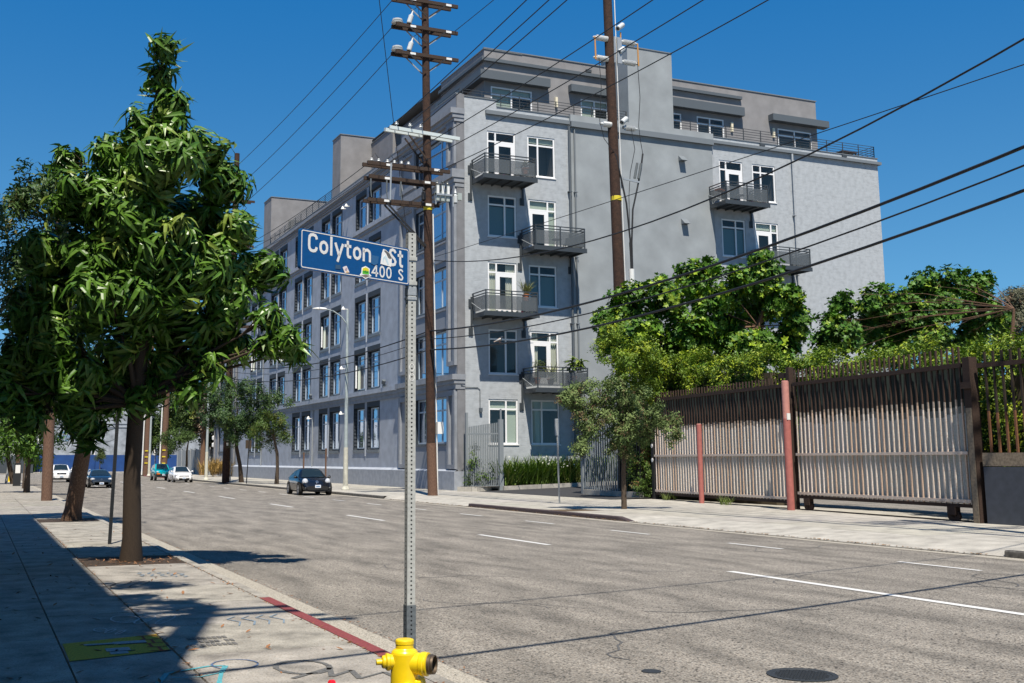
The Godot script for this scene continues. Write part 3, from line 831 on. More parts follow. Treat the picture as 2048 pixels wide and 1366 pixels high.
# ---------------------------------------------------------------- bodies by distance field and surface nets
func sd_bone(p: Vector3, a: Vector3, b: Vector3, ra: float, rb: float) -> float:
	var ab := b - a
	var t := clampf((p - a).dot(ab) / maxf(ab.length_squared(), 1e-6), 0, 1)
	return p.distance_to(a + ab * t) - lerpf(ra, rb, t)
func body(mb: MB, bones: Array, cell: float, k: float) -> void:      # bones: [a, b, ra, rb]
	var lo := Vector3.ONE * 1e9
	var hi := -lo
	for q in bones:
		var r: float = maxf(q[2], q[3]) + cell * 2
		lo = lo.min(q[0] - Vector3.ONE * r).min(q[1] - Vector3.ONE * r)
		hi = hi.max(q[0] + Vector3.ONE * r).max(q[1] + Vector3.ONE * r)
	var n := Vector3i(((hi - lo) / cell).ceil()) + Vector3i.ONE
	var f := PackedFloat32Array()
	f.resize(n.x * n.y * n.z)
	f.fill(1.0)
	for q in bones:
		var r: float = maxf(q[2], q[3]) + cell * 3 + k
		var l := Vector3i(((q[0].min(q[1]) - Vector3.ONE * r - lo) / cell).floor()).clamp(Vector3i.ZERO, n - Vector3i.ONE)
		var u := Vector3i(((q[0].max(q[1]) + Vector3.ONE * r - lo) / cell).ceil()).clamp(Vector3i.ZERO, n - Vector3i.ONE)
		for z in range(l.z, u.z + 1):
			for y in range(l.y, u.y + 1):
				for x in range(l.x, u.x + 1):
					var i := (z * n.y + y) * n.x + x
					var d := sd_bone(lo + Vector3(x, y, z) * cell, q[0], q[1], q[2], q[3])
					var h := maxf(k - absf(d - f[i]), 0.0) / k
					f[i] = minf(d, f[i]) - h * h * k * 0.25
	var vid := {}
	var pos := []
	var nor := []
	for z in n.z - 1:
		for y in n.y - 1:
			for x in n.x - 1:
				var s := Vector3.ZERO
				var c := 0
				for e in 12:
					var ax := e / 4
					var o := Vector3i.ZERO
					o[(ax + 1) % 3] = e & 1
					o[(ax + 2) % 3] = (e >> 1) & 1
					var o2 := o
					o2[ax] = 1
					var da := f[((z + o.z) * n.y + y + o.y) * n.x + x + o.x]
					var db := f[((z + o2.z) * n.y + y + o2.y) * n.x + x + o2.x]
					if (da < 0) != (db < 0):
						s += Vector3(o).lerp(Vector3(o2), da / (da - db))
						c += 1
				if c:
					vid[(z * n.y + y) * n.x + x] = pos.size()
					pos.append(lo + (Vector3(x, y, z) + s / c) * cell)
					var i0 := (z * n.y + y) * n.x + x
					nor.append(Vector3(f[i0 + 1] - f[i0], f[i0 + n.x] - f[i0], f[i0 + n.x * n.y] - f[i0]).normalized())
	for z in range(1, n.z - 1):
		for y in range(1, n.y - 1):
			for x in range(1, n.x - 1):
				var i := (z * n.y + y) * n.x + x
				for ax in 3:
					var st: Array = [1, n.x, n.x * n.y]
					if (f[i] < 0) == (f[i + st[ax]] < 0): continue
					var b: int = st[(ax + 1) % 3]
					var d: int = st[(ax + 2) % 3]
					var q := [i, i - b, i - b - d, i - d]
					if not (vid.has(q[0]) and vid.has(q[1]) and vid.has(q[2]) and vid.has(q[3])): continue
					if f[i] > 0: q.reverse()
					var w := [vid[q[0]], vid[q[1]], vid[q[2]], vid[q[3]]]
					mb.squad(pos[w[0]], pos[w[1]], pos[w[2]], pos[w[3]], nor[w[0]], nor[w[1]], nor[w[2]], nor[w[3]])

# ---------------------------------------------------------------- wires
func wire(label: String, a: Vector3, b: Vector3, sag: float, r: float, group := "", seg := 20) -> void:
	var mid := (a + b) * 0.5
	var p := []
	for i in seg + 1:
		var t := float(i) / seg
		p.append(a.lerp(b, t) + Vector3(0, -sag * 4.0 * t * (1 - t), 0) - mid)
	var mb := MB.new()
	mb.tube(p, [r], 6)
	var o := put("overhead_wire", mb, M.wire, self, Transform3D(Basis(), mid))
	tag(o, label, "wire", group)

# ---------------------------------------------------------------- cars: front towards +z, wheels on y = 0
func prof(l: Array, z: float) -> float:
	for i in range(0, l.size() - 2, 2):
		if z <= l[i + 2]:
			var t := clampf((z - l[i]) / (l[i + 2] - l[i]), 0, 1)
			t = t * t * (3 - 2 * t) * 0.4 + t * 0.6
			return lerpf(l[i + 1], l[i + 3], t)
	return l[l.size() - 1]
func car(called: String, label: String, at: Vector3, turn: float, d: Dictionary) -> Node3D:
	var o := thing(called, label, "car", at, turn)
	var L: float = d.len
	var W: float = d.wid * 0.5
	var paint: Material = d.paint
	var body_m := MB.new()
	var rings := []
	var n := 26
	for i in n + 1:
		var z := -L * 0.5 + L * i / n
		var e := absf(z) / (L * 0.5)
		var w: float = W * (1.0 - 0.30 * pow(e, 5.0))
		var top := prof(d.top, z)
		var bot: float = d.clear + (0.10 * pow(e, 6.0))
		var h := top - bot
		rings.append([Vector3(-w * 0.86, bot, z), Vector3(-w * 0.97, bot + 0.10, z), Vector3(-w, bot + h * 0.5, z), Vector3(-w * 0.985, bot + h * 0.75, z), Vector3(-w * 0.93, top - 0.045, z), Vector3(-w * 0.82, top, z), Vector3(-w * 0.4, top + 0.025, z), Vector3(0, top + 0.035, z), Vector3(w * 0.4, top + 0.025, z), Vector3(w * 0.82, top, z), Vector3(w * 0.93, top - 0.045, z), Vector3(w * 0.985, bot + h * 0.75, z), Vector3(w, bot + h * 0.5, z), Vector3(w * 0.97, bot + 0.10, z), Vector3(w * 0.86, bot, z)])
	body_m.loft(rings, true)
	for e in [0, n]:
		for k in range(1, 14):
			var r: Array = rings[e]
			var nn := Vector3(0, 0, 1 if e else -1)
			if e: body_m.tri(r[0], r[k + 1], r[k], nn, nn, nn)
			else: body_m.tri(r[0], r[k], r[k + 1], nn, nn, nn)
	put("body", body_m, paint, o)
	# cabin
	var cab: Array = d.roof
	var z0: float = cab[0]
	var z1: float = cab[cab.size() - 2]
	var hi := 0.0
	for i in range(1, cab.size(), 2): hi = maxf(hi, cab[i])
	var belt: float = d.belt
	var cr := []
	var hw := func(y: float) -> float: return lerpf(W * 0.90, W * d.get("taper", 0.66), clampf((y - belt) / (hi - belt), 0, 1))
	for i in 21:
		var z := lerpf(z0, z1, i / 20.0)
		var y := maxf(prof(cab, z), belt + 0.01)
		var b := belt - 0.06
		cr.append([Vector3(-hw.call(belt), b, z), Vector3(-hw.call(lerpf(belt, y, 0.5)), lerpf(belt, y, 0.5), z), Vector3(-hw.call(y - 0.05), y - 0.05, z), Vector3(-hw.call(y) * 0.86, y, z), Vector3(0, y + 0.03, z), Vector3(hw.call(y) * 0.86, y, z), Vector3(hw.call(y - 0.05), y - 0.05, z), Vector3(hw.call(lerpf(belt, y, 0.5)), lerpf(belt, y, 0.5), z), Vector3(hw.call(belt), b, z)])
	var cm := MB.new()
	cm.loft(cr)
	put("cabin", cm, paint, o)
	for s in [0, 1]:        # windscreen and rear window follow the roof curve
		var gm := MB.new()
		var za: float = d.glass[s * 2]
		var zb: float = d.glass[s * 2 + 1]
		var gr := []
		for i in 7:
			var z := lerpf(za, zb, i / 6.0)
			var y := prof(cab, z) + 0.012
			var w: float = hw.call(y) * 0.83
			var off := Vector3(0, 0.004, 0.012 if s == 0 else -0.012)
			gr.append([Vector3(-w, y, z) + off, Vector3(0, y + 0.032, z) + off, Vector3(w, y, z) + off])
		gm.loft(gr)
		put("windscreen" if s == 0 else "rear_window", gm, M.car_glass, o)
	for s in [-1, 1]:
		for wn in d.sides:
			var sm := MB.new()
			var rows := []
			for i in 9:
				var z := lerpf(wn[0], wn[1], i / 8.0)
				var y := maxf(prof(cab, z) - 0.09, belt + 0.03)
				var yb: float = belt + 0.02
				rows.append([Vector3(s * (hw.call(yb) + 0.012), yb, z), Vector3(s * (hw.call(lerpf(yb, y, 0.5)) + 0.012), lerpf(yb, y, 0.5), z), Vector3(s * (hw.call(y) + 0.012), y, z)])
			if s > 0: rows.reverse()
			sm.loft(rows)
			put("side_window", sm, M.car_glass, o)
		for z in [d.axle[0], d.axle[1]]:
			var R: float = d.get("tyre", 0.33)
			var wh := Node3D.new()
			wh.name = "wheel"
			o.add_child(wh, true)
			wh.position = Vector3(s * (W - 0.10), R, z)
			var tm := MB.new()
			tm.lathe([Vector2(R * 0.66, -0.11), Vector2(R * 0.96, -0.11), Vector2(R, -0.07), Vector2(R, 0.07), Vector2(R * 0.96, 0.115), Vector2(R * 0.66, 0.115)], Transform3D(Basis(Vector3(0, 0, 1), -PI / 2 * s), Vector3.ZERO), 24)
			put("tyre", tm, M.tyre, wh)
			var rm := MB.new()
			var bx := Basis(Vector3(0, 0, 1), -PI / 2 * s)
			rm.lathe([Vector2(R * 0.60, 0.10), Vector2(R * 0.68, 0.12), Vector2(R * 0.68, 0.05)], Transform3D(bx, Vector3.ZERO), 24)
			rm.lathe([Vector2(R * 0.18, 0.10), Vector2(R * 0.12, 0.115), Vector2(0.001, 0.115)], Transform3D(bx, Vector3.ZERO), 12)
			for k in 5:
				var a := TAU * k / 5
				for q in [-0.18, 0.18]:
					rm.bar(bx * Vector3(cos(a) * R * 0.12, 0.10, sin(a) * R * 0.12), bx * Vector3(cos(a + q) * R * 0.64, 0.105, sin(a + q) * R * 0.64), 0.045, 0.03, Vector3(s, 0, 0))
			put("rim", rm, M.rim, wh)
			var dm := MB.new()
			dm.lathe([Vector2(R * 0.67, 0.03), Vector2(0.001, 0.03)], Transform3D(bx, Vector3.ZERO), 20)
			put("brake", dm, M.black_trim, wh)
			var am := MB.new()
			am.lathe([Vector2(R * 1.02, -0.02), Vector2(R * 1.14, 0.012)], Transform3D(bx, Vector3(s * (W - 0.004), R + 0.01, z)), 24)
			put("wheel_arch", am, d.get("arch", M.black_trim), o)
		var mm := MB.new()
		mm.lathe([Vector2(0.001, -0.1), Vector2(0.07, -0.07), Vector2(0.085, 0), Vector2(0.07, 0.07), Vector2(0.001, 0.1)], Transform3D(Basis(Vector3(0, 0, 1), PI / 2).scaled(Vector3(1, 1, 0.7)), Vector3(s * (W + 0.06), belt + 0.08, d.glass[1] - 0.12)), 10)
		mm.bar(Vector3(s * (W - 0.12), belt + 0.03, d.glass[1] - 0.12), Vector3(s * (W + 0.02), belt + 0.06, d.glass[1] - 0.12), 0.05, 0.04)
		put("mirror", mm, d.get("mirror", paint), o)
		var hm := MB.new()
		var hp: Array = d.lamp       # x, y, z, half width, half height
		var hx := Transform3D(Basis(Vector3(hp[3], 0, 0), Vector3(0, hp[4], 0), Vector3(0, 0, 0.10)).rotated(Vector3.UP, s * d.get("lamp_turn", 0.5)), Vector3(s * hp[0], hp[1], hp[2]))
		hm.lathe([Vector2(1.0, -0.5), Vector2(1.0, 0.0), Vector2(0.86, 0.45), Vector2(0.5, 0.75), Vector2(0.001, 0.85)], hx * Transform3D(Basis(Vector3.RIGHT, PI / 2), Vector3.ZERO), 18)
		put("headlight", hm, M.lens, o)
	var zf := L * 0.5
	for q in d.get("grille", []):      # x half, y0, y1, proud
		var gm := MB.new()
		gm.span(Vector3(-q[0], q[1], zf - 0.10), Vector3(q[0], q[2], zf + q[3]))
		put("grille", gm, M.black_trim, o)
	for q in d.get("chrome", []):
		put("chrome_strip", slab(Vector3(-q[0], q[1], zf - 0.10), Vector3(q[0], q[2], zf + q[3])), M.chrome, o)
	var pl := put("number_plate", slab(Vector3(-0.16, d.plate - 0.08, zf + 0.005), Vector3(0.16, d.plate + 0.08, zf + 0.045)), M.plate, o)
	put("plate_marks", slab(Vector3(-0.11, d.plate - 0.035, zf + 0.044), Vector3(0.11, d.plate + 0.025, zf + 0.0475)), M.ware_letters, pl)
	if d.has("badge"):
		var bm := MB.new()
		bm.lathe([Vector2(0.065, 0.0), Vector2(0.075, 0.012), Vector2(0.065, 0.02), Vector2(0.055, 0.012)], Transform3D(Basis(Vector3.RIGHT, PI / 2 - 0.35), Vector3(0, d.badge, zf - d.get("badge_in", 0.03))), 20)
		for k in [[-0.03, 0.05, 0.0, 0.0], [0.03, 0.05, 0.0, 0.0], [-0.05, 0.0, -0.025, -0.055], [0.05, 0.0, 0.025, -0.055], [0.0, -0.01, -0.025, -0.055], [0.0, -0.01, 0.025, -0.055]]:
			bm.bar(Vector3(k[0], d.badge + k[1], zf - d.get("badge_in", 0.03) + 0.012 - k[1] * 0.35), Vector3(k[2], d.badge + k[3], zf - d.get("badge_in", 0.03) + 0.012 - k[3] * 0.35), 0.014, 0.012, Vector3(0, 0, 1))
		put("badge", bm, M.chrome, o)
	return o

# ---------------------------------------------------------------- the place
func _ready() -> void:
	rng.seed = 12
	var cam := Camera3D.new()
	cam.name = "camera"
	add_child(cam)
	cam.position = Vector3(0, 2.1, 0)
	cam.rotation_order = EULER_ORDER_YXZ
	cam.rotation_degrees = Vector3(8.878, -23.043, -0.116)
	cam.near = 0.1
	cam.far = 900.0
	cam.projection = Camera3D.PROJECTION_FRUSTUM      # a shift lens: the photograph is cropped off its axis
	cam.keep_aspect = Camera3D.KEEP_HEIGHT
	cam.size = 0.1 * 1366.0 / 2198.8
	cam.frustum_offset = Vector2(0.1 * (1024.0 - 895.8) / 2198.8, -0.1 * (683.0 - 575.6) / 2198.8)
	cam.current = true
	var we := WorldEnvironment.new()
	we.name = "environment"
	var env := Environment.new()
	env.background_mode = Environment.BG_SKY
	var sm := ProceduralSkyMaterial.new()
	sm.sky_top_color = lin(0.0, 0.095, 0.30)
	sm.sky_horizon_color = lin(0.19, 0.46, 0.68)
	sm.sky_curve = 0.115
	sm.ground_horizon_color = lin(0.30, 0.42, 0.52)
	sm.ground_bottom_color = lin(0.16, 0.16, 0.15)
	sm.sun_angle_max = 12.0
	var sky := Sky.new()
	sky.sky_material = sm
	env.sky = sky
	env.tonemap_mode = Environment.TONE_MAPPER_LINEAR
	env.tonemap_exposure = 1.5
	env.sdfgi_enabled = true
	env.ssao_enabled = true
	env.ssil_enabled = true
	we.environment = env
	add_child(we)
	var sun := DirectionalLight3D.new()
	sun.name = "sun"
	sun.light_energy = 1.55
	sun.light_color = Color(1.0, 0.965, 0.91)
	sun.light_angular_distance = 0.5
	sun.shadow_enabled = true
	add_child(sun)
	var az := deg_to_rad(17.0)
	var el := deg_to_rad(61.0)
	sun.look_at_from_position(Vector3.ZERO, Vector3(sin(az) * cos(el), -sin(el), -cos(az) * cos(el)))
	make_materials()
	ground()
	apartment_block()
	far_end()
	near_left_buildings()
	utility_poles()
	gate_and_fences()
	trees()
	street_things()
	cars()
	street_sign()
	hydrant()
	pavement_marks()
	balcony_things()
	person_and_bird()

# ---------------------------------------------------------------- ground, road and pavements
func sheet(x0: float, x1: float, z0: float, z1: float, y: float) -> MB:
	var m := MB.new()
	m.quad(Vector3(x0, y, z1), Vector3(x1, y, z1), Vector3(x1, y, z0), Vector3(x0, y, z0))
	return m
func slabs(parent: Node3D, x0: float, x1: float, zs: Array, m: Array, thick := 0.04, gap := 0.008) -> void:    # paving slabs, each its own piece
	for i in zs.size() - 1:
		var a: float = zs[i]
		var b: float = zs[i + 1]
		var mb := MB.new()
		var t := rng.randf_range(-0.003, 0.003)
		var up := SW + t
		var X0_ := x0 + gap * 0.5
		var X1_ := x1 - gap * 0.5
		var za := maxf(a, b) - gap * 0.5
		var zb := minf(a, b) + gap * 0.5
		var e := 0.006
		var c := rng.randf_range(0.90, 1.04)
		mb.col = Color(c, c * rng.randf_range(0.985, 1.01), c * rng.randf_range(0.96, 1.01))
		mb.quad(Vector3(X0_ + e, up, za - e), Vector3(X1_ - e, up, za - e), Vector3(X1_ - e, up, zb + e), Vector3(X0_ + e, up, zb + e))
		var lo := up - thick
		mb.quad(Vector3(X0_, lo, za), Vector3(X1_, lo, za), Vector3(X1_ - e, up, za - e), Vector3(X0_ + e, up, za - e))
		mb.quad(Vector3(X1_, lo, zb), Vector3(X0_, lo, zb), Vector3(X0_ + e, up, zb + e), Vector3(X1_ - e, up, zb + e))
		mb.quad(Vector3(X1_, lo, za), Vector3(X1_, lo, zb), Vector3(X1_ - e, up, zb + e), Vector3(X1_ - e, up, za - e))
		mb.quad(Vector3(X0_, lo, zb), Vector3(X0_, lo, za), Vector3(X0_ + e, up, za - e), Vector3(X0_ + e, up, zb + e))
		put("slab", mb, m[rng.randi() % m.size()], parent)
func zrow(a: float, b: float, step: float, jit := 0.0) -> Array:
	var out := [a]
	var z := a
	while z - step > b + step * 0.5:
		z -= step + rng.randf_range(-jit, jit)
		out.append(z)
	out.append(b)
	return out
func kerb(x0: float, x1: float, za: float, zb: float, m: Material, h0 := SW, h1 := SW) -> MeshInstance3D:    # a cast length of kerb with a rounded nose
	var mb := MB.new()
	var rings := []
	for e in [[za, h0], [zb, h1]]:
		var z: float = e[0]
		var h: float = e[1] + 0.004
		var s := 1.0 if x1 > x0 else -1.0
		rings.append([Vector3(x1, -0.05, z), Vector3(x1 - 0.012 * s, h - 0.03, z), Vector3(x1 - 0.03 * s, h - 0.006, z), Vector3(x1 - 0.055 * s, h, z), Vector3(x0, h, z), Vector3(x0, -0.05, z)])
	if x1 > x0: rings.reverse()
	for k in 5:
		mb.quad(rings[0][k], rings[0][k + 1], rings[1][k + 1], rings[1][k])
	mb.quad(rings[0][5], rings[0][0], rings[1][0], rings[1][5])
	for e in [0, 1]:
		for k in range(1, 5):
			mb.tri(rings[e][0], rings[e][k], rings[e][k + 1], Vector3(0, 0, 1), Vector3(0, 0, 1), Vector3(0, 0, 1))
	return struct("kerb", mb, m)

func ground() -> void:
	struct("ground", sheet(-400, 400, -700, 120, -0.06), M.terrain)
	struct("road", sheet(4.58, 20.45, -330, 60, 0.0), M.asphalt)
	struct("road", sheet(-140, 160, -196, -168, 0.004), M.asphalt)
	struct("gutter", sheet(4.04, 4.60, -165, 40, 0.006), M.gutter)
	struct("gutter", sheet(20.0, 20.48, -165, 40, 0.006), M.gutter)
	# left pavement
	struct("pavement", slab(Vector3(-2.0, -0.05, -165), Vector3(3.86, SW - 0.022, 40)), M.joint_dirt)
	var lp := Node3D.new()
	lp.name = "left_pavement"
	add_child(lp)
	lp.set_meta("kind", "structure")
	slabs(lp, -0.95, 0.95, zrow(-3.0, -62.0, 2.6, 0.1), [M.concrete])
	slabs(lp, 0.95, 2.01, zrow(-3.0, -62.0, 2.45, 0.1), [M.concrete])
	var wells := [[-21.9, -23.9], [-37.8, -40.2]]
	for w in [[-3.0, -21.9], [-23.9, -37.8], [-40.2, -62.0]]:
		slabs(lp, 2.01, 3.86, zrow(w[0], w[1], 2.2, 0.15), [M.concrete])
	for w in wells:
		struct("tree_well", sheet(2.02, 3.85, w[1], w[0], SW - 0.012), M.soil)
	struct("pavement", slab(Vector3(-2.0, 0.0, -165), Vector3(3.86, SW, -62.008)), M.concrete)
	var z := -4.0
	while z > -160:
		var zn := z - 3.0
		kerb(3.86, 4.06, z, zn + 0.012, M.kerb_red if z < -8.0 and z > -15.0 else M.concrete)
		z = zn
	kerb(3.86, 4.06, -19.0 + 1.0, -18.02, M.kerb_red)
	# right pavement
	struct("pavement", slab(Vector3(22.4, -0.05, -165), Vector3(28.6, SW - 0.022, 40)), M.joint_dirt)
	for w in [[-33.2, -46.0], [-57.0, -165.0], [40.0, -17.6]]: struct("pavement", slab(Vector3(20.62, -0.05, w[1]), Vector3(22.4, SW - 0.022, w[0])), M.joint_dirt)
	var rp := Node3D.new()
	rp.name = "right_pavement"
	add_child(rp)
	rp.set_meta("kind", "structure")
	slabs(rp, 22.4, 25.2, zrow(40, -140, 3.1, 0.05), [M.concrete_b])
	slabs(rp, 25.2, 28.6, zrow(40, -140, 3.1, 0.05), [M.concrete_b])
	struct("pavement", slab(Vector3(28.6, -0.05, -66), Vector3(31.6, SW - 0.004, 40)), M.concrete_b)
	struct("pavement", slab(Vector3(22.4, -0.05, -165), Vector3(28.6, SW, -140.01)), M.concrete_b)
	for w in [[-33.2, -37.3], [-39.1, -45.9], [-57.0, -140.0], [-17.6, 40.0]]:
		var a := maxf(w[0], w[1])
		var b := minf(w[0], w[1])
		slabs(rp, 20.64, 22.4, zrow(a, b, 3.1, 0.05), [M.concrete_b])
	struct("tree_well", sheet(20.64, 22.4, -39.1, -37.3, SW - 0.03), M.soil)
	# driveway aprons slope from the gutter up to the pavement
	for w in [[-18.4, -32.4], [-46.0, -56.2]]:
		var mb := MB.new()
		mb.quad(Vector3(20.36, 0.02, w[0]), Vector3(22.4, SW - 0.001, w[0]), Vector3(22.4, SW - 0.001, w[1]), Vector3(20.36, 0.02, w[1]))
		struct("driveway_apron", mb, M.concrete_b)
	for w in [[-17.6, -18.4, 1], [-33.2, -32.4, 1], [-45.9, -46.0, 0], [-57.0, -56.2, 1]]:
		var mb := MB.new()
		var a: float = w[0]
		var b: float = w[1]
		mb.quad(Vector3(20.64, SW, a), Vector3(22.4, SW, a), Vector3(22.4, SW - 0.001, b), Vector3(20.64, 0.035, b))
		mb.quad(Vector3(20.45, 0.02, a), Vector3(20.64, SW, a), Vector3(20.64, 0.035, b), Vector3(20.45, 0.02, b))
		struct("driveway_apron", mb, M.concrete_b)
	z = -33.2
	while z > -45.8:
		kerb(20.64, 20.45, z, maxf(z - 2.1, -45.9) + 0.01, M.kerb_maroon, SW, SW)
		z -= 2.1
	kerb(20.64, 20.45, -32.4, -33.2, M.kerb_maroon, 0.03, SW)
	z = -57.0
	while z > -150:
		kerb(20.64, 20.45, z, z - 2.99, M.kerb_grey if z > -118 else M.kerb_red)
		z -= 3.0
	kerb(20.64, 20.45, -17.6, 40.0, M.kerb_grey)
	# the alley beside the block rises away from the street; asphalt behind the gate
	var al := MB.new()
	al.quad(Vector3(28.6, SW + 0.002, -47.2), Vector3(60, 1.1, -47.2), Vector3(60, 1.1, -62.6), Vector3(28.6, SW + 0.002, -62.6))
	struct("alley", al, M.asphalt_dark)
	struct("yard", sheet(28.6, 75, -47.0, 10, 0.12), M.asphalt)
	# lane markings
	for k in 12:
		var zz := -24.7 - 12.1 * k
		tag(struct("lane_marking", sheet(13.14, 13.30, zz - 4.15, zz, 0.008), M.road_paint), "", "")
	struct("lane_marking", sheet(13.14, 13.32, -17.55, 6.0, 0.008), M.road_paint)
	for k in 16:
		var zz := -15.7 - 5.62 * k
		struct("lane_marking", sheet(17.55, 17.67, zz - 2.05, zz, 0.008), M.road_paint)
	for k in 8:
		var zz := -70.0 - 12.1 * k
		struct("lane_marking", sheet(9.2, 9.34, zz - 4.0, zz, 0.008), M.road_paint)
	# cracks and tar lines in the asphalt, raised a few millimetres as sealed cracks are
	for k in 26:
		var mb := MB.new()
		var p := Vector2(rng.randf_range(6, 19.5), rng.randf_range(-34, -7))
		var a := rng.randf() * TAU
		var w := rng.randf_range(0.006, 0.016)
		for s in rng.randi_range(6, 16):
			a += rng.randf_range(-0.7, 0.7)
			var q := p + Vector2(cos(a), sin(a)) * rng.randf_range(0.12, 0.3)
			var nrm := Vector2(-(q - p).y, (q - p).x).normalized() * w
			if q.x < 5 or q.x > 20: break
			mb.quad(Vector3(p.x - nrm.x, 0.005, p.y - nrm.y), Vector3(q.x - nrm.x, 0.005, q.y - nrm.y), Vector3(q.x + nrm.x, 0.005, q.y + nrm.y), Vector3(p.x + nrm.x, 0.005, p.y + nrm.y))
			p = q
		if mb.v.size(): struct("crack", mb, M.tar)
	# manhole cover and a small valve lid
	var mh := thing("manhole_cover", "round dark iron manhole cover in the road at the bottom edge", "manhole cover", Vector3(7.6, 0.0, -9.0))
	var mb2 := MB.new()
	mb2.lathe([Vector2(0.34, -0.01), Vector2(0.34, 0.010), Vector2(0.29, 0.010), Vector2(0.285, 0.004), Vector2(0.001, 0.004)], Transform3D(), 32)
	put("lid", mb2, M.iron, mh)
	var mb3 := MB.new()
	for i in range(-6, 7):
		for j in range(-6, 7):
			if Vector2(i, j).length() < 6.3: mb3.box(Vector3(i * 0.042, 0.006, j * 0.042), Vector3(0.022, 0.006, 0.022))
	var st := put("tread", mb3, M.iron, mh)
	st.set_meta("kind", "stuff")
	var vl := MB.new()
	vl.lathe([Vector2(0.10, -0.01), Vector2(0.10, 0.008), Vector2(0.001, 0.008)], Transform3D(), 20)
	tag(put("valve_lid", vl, M.iron, self, Transform3D(Basis(), Vector3(6.35, 0, -9.75))), "small round dark valve lid in the asphalt left of the manhole cover", "valve lid")

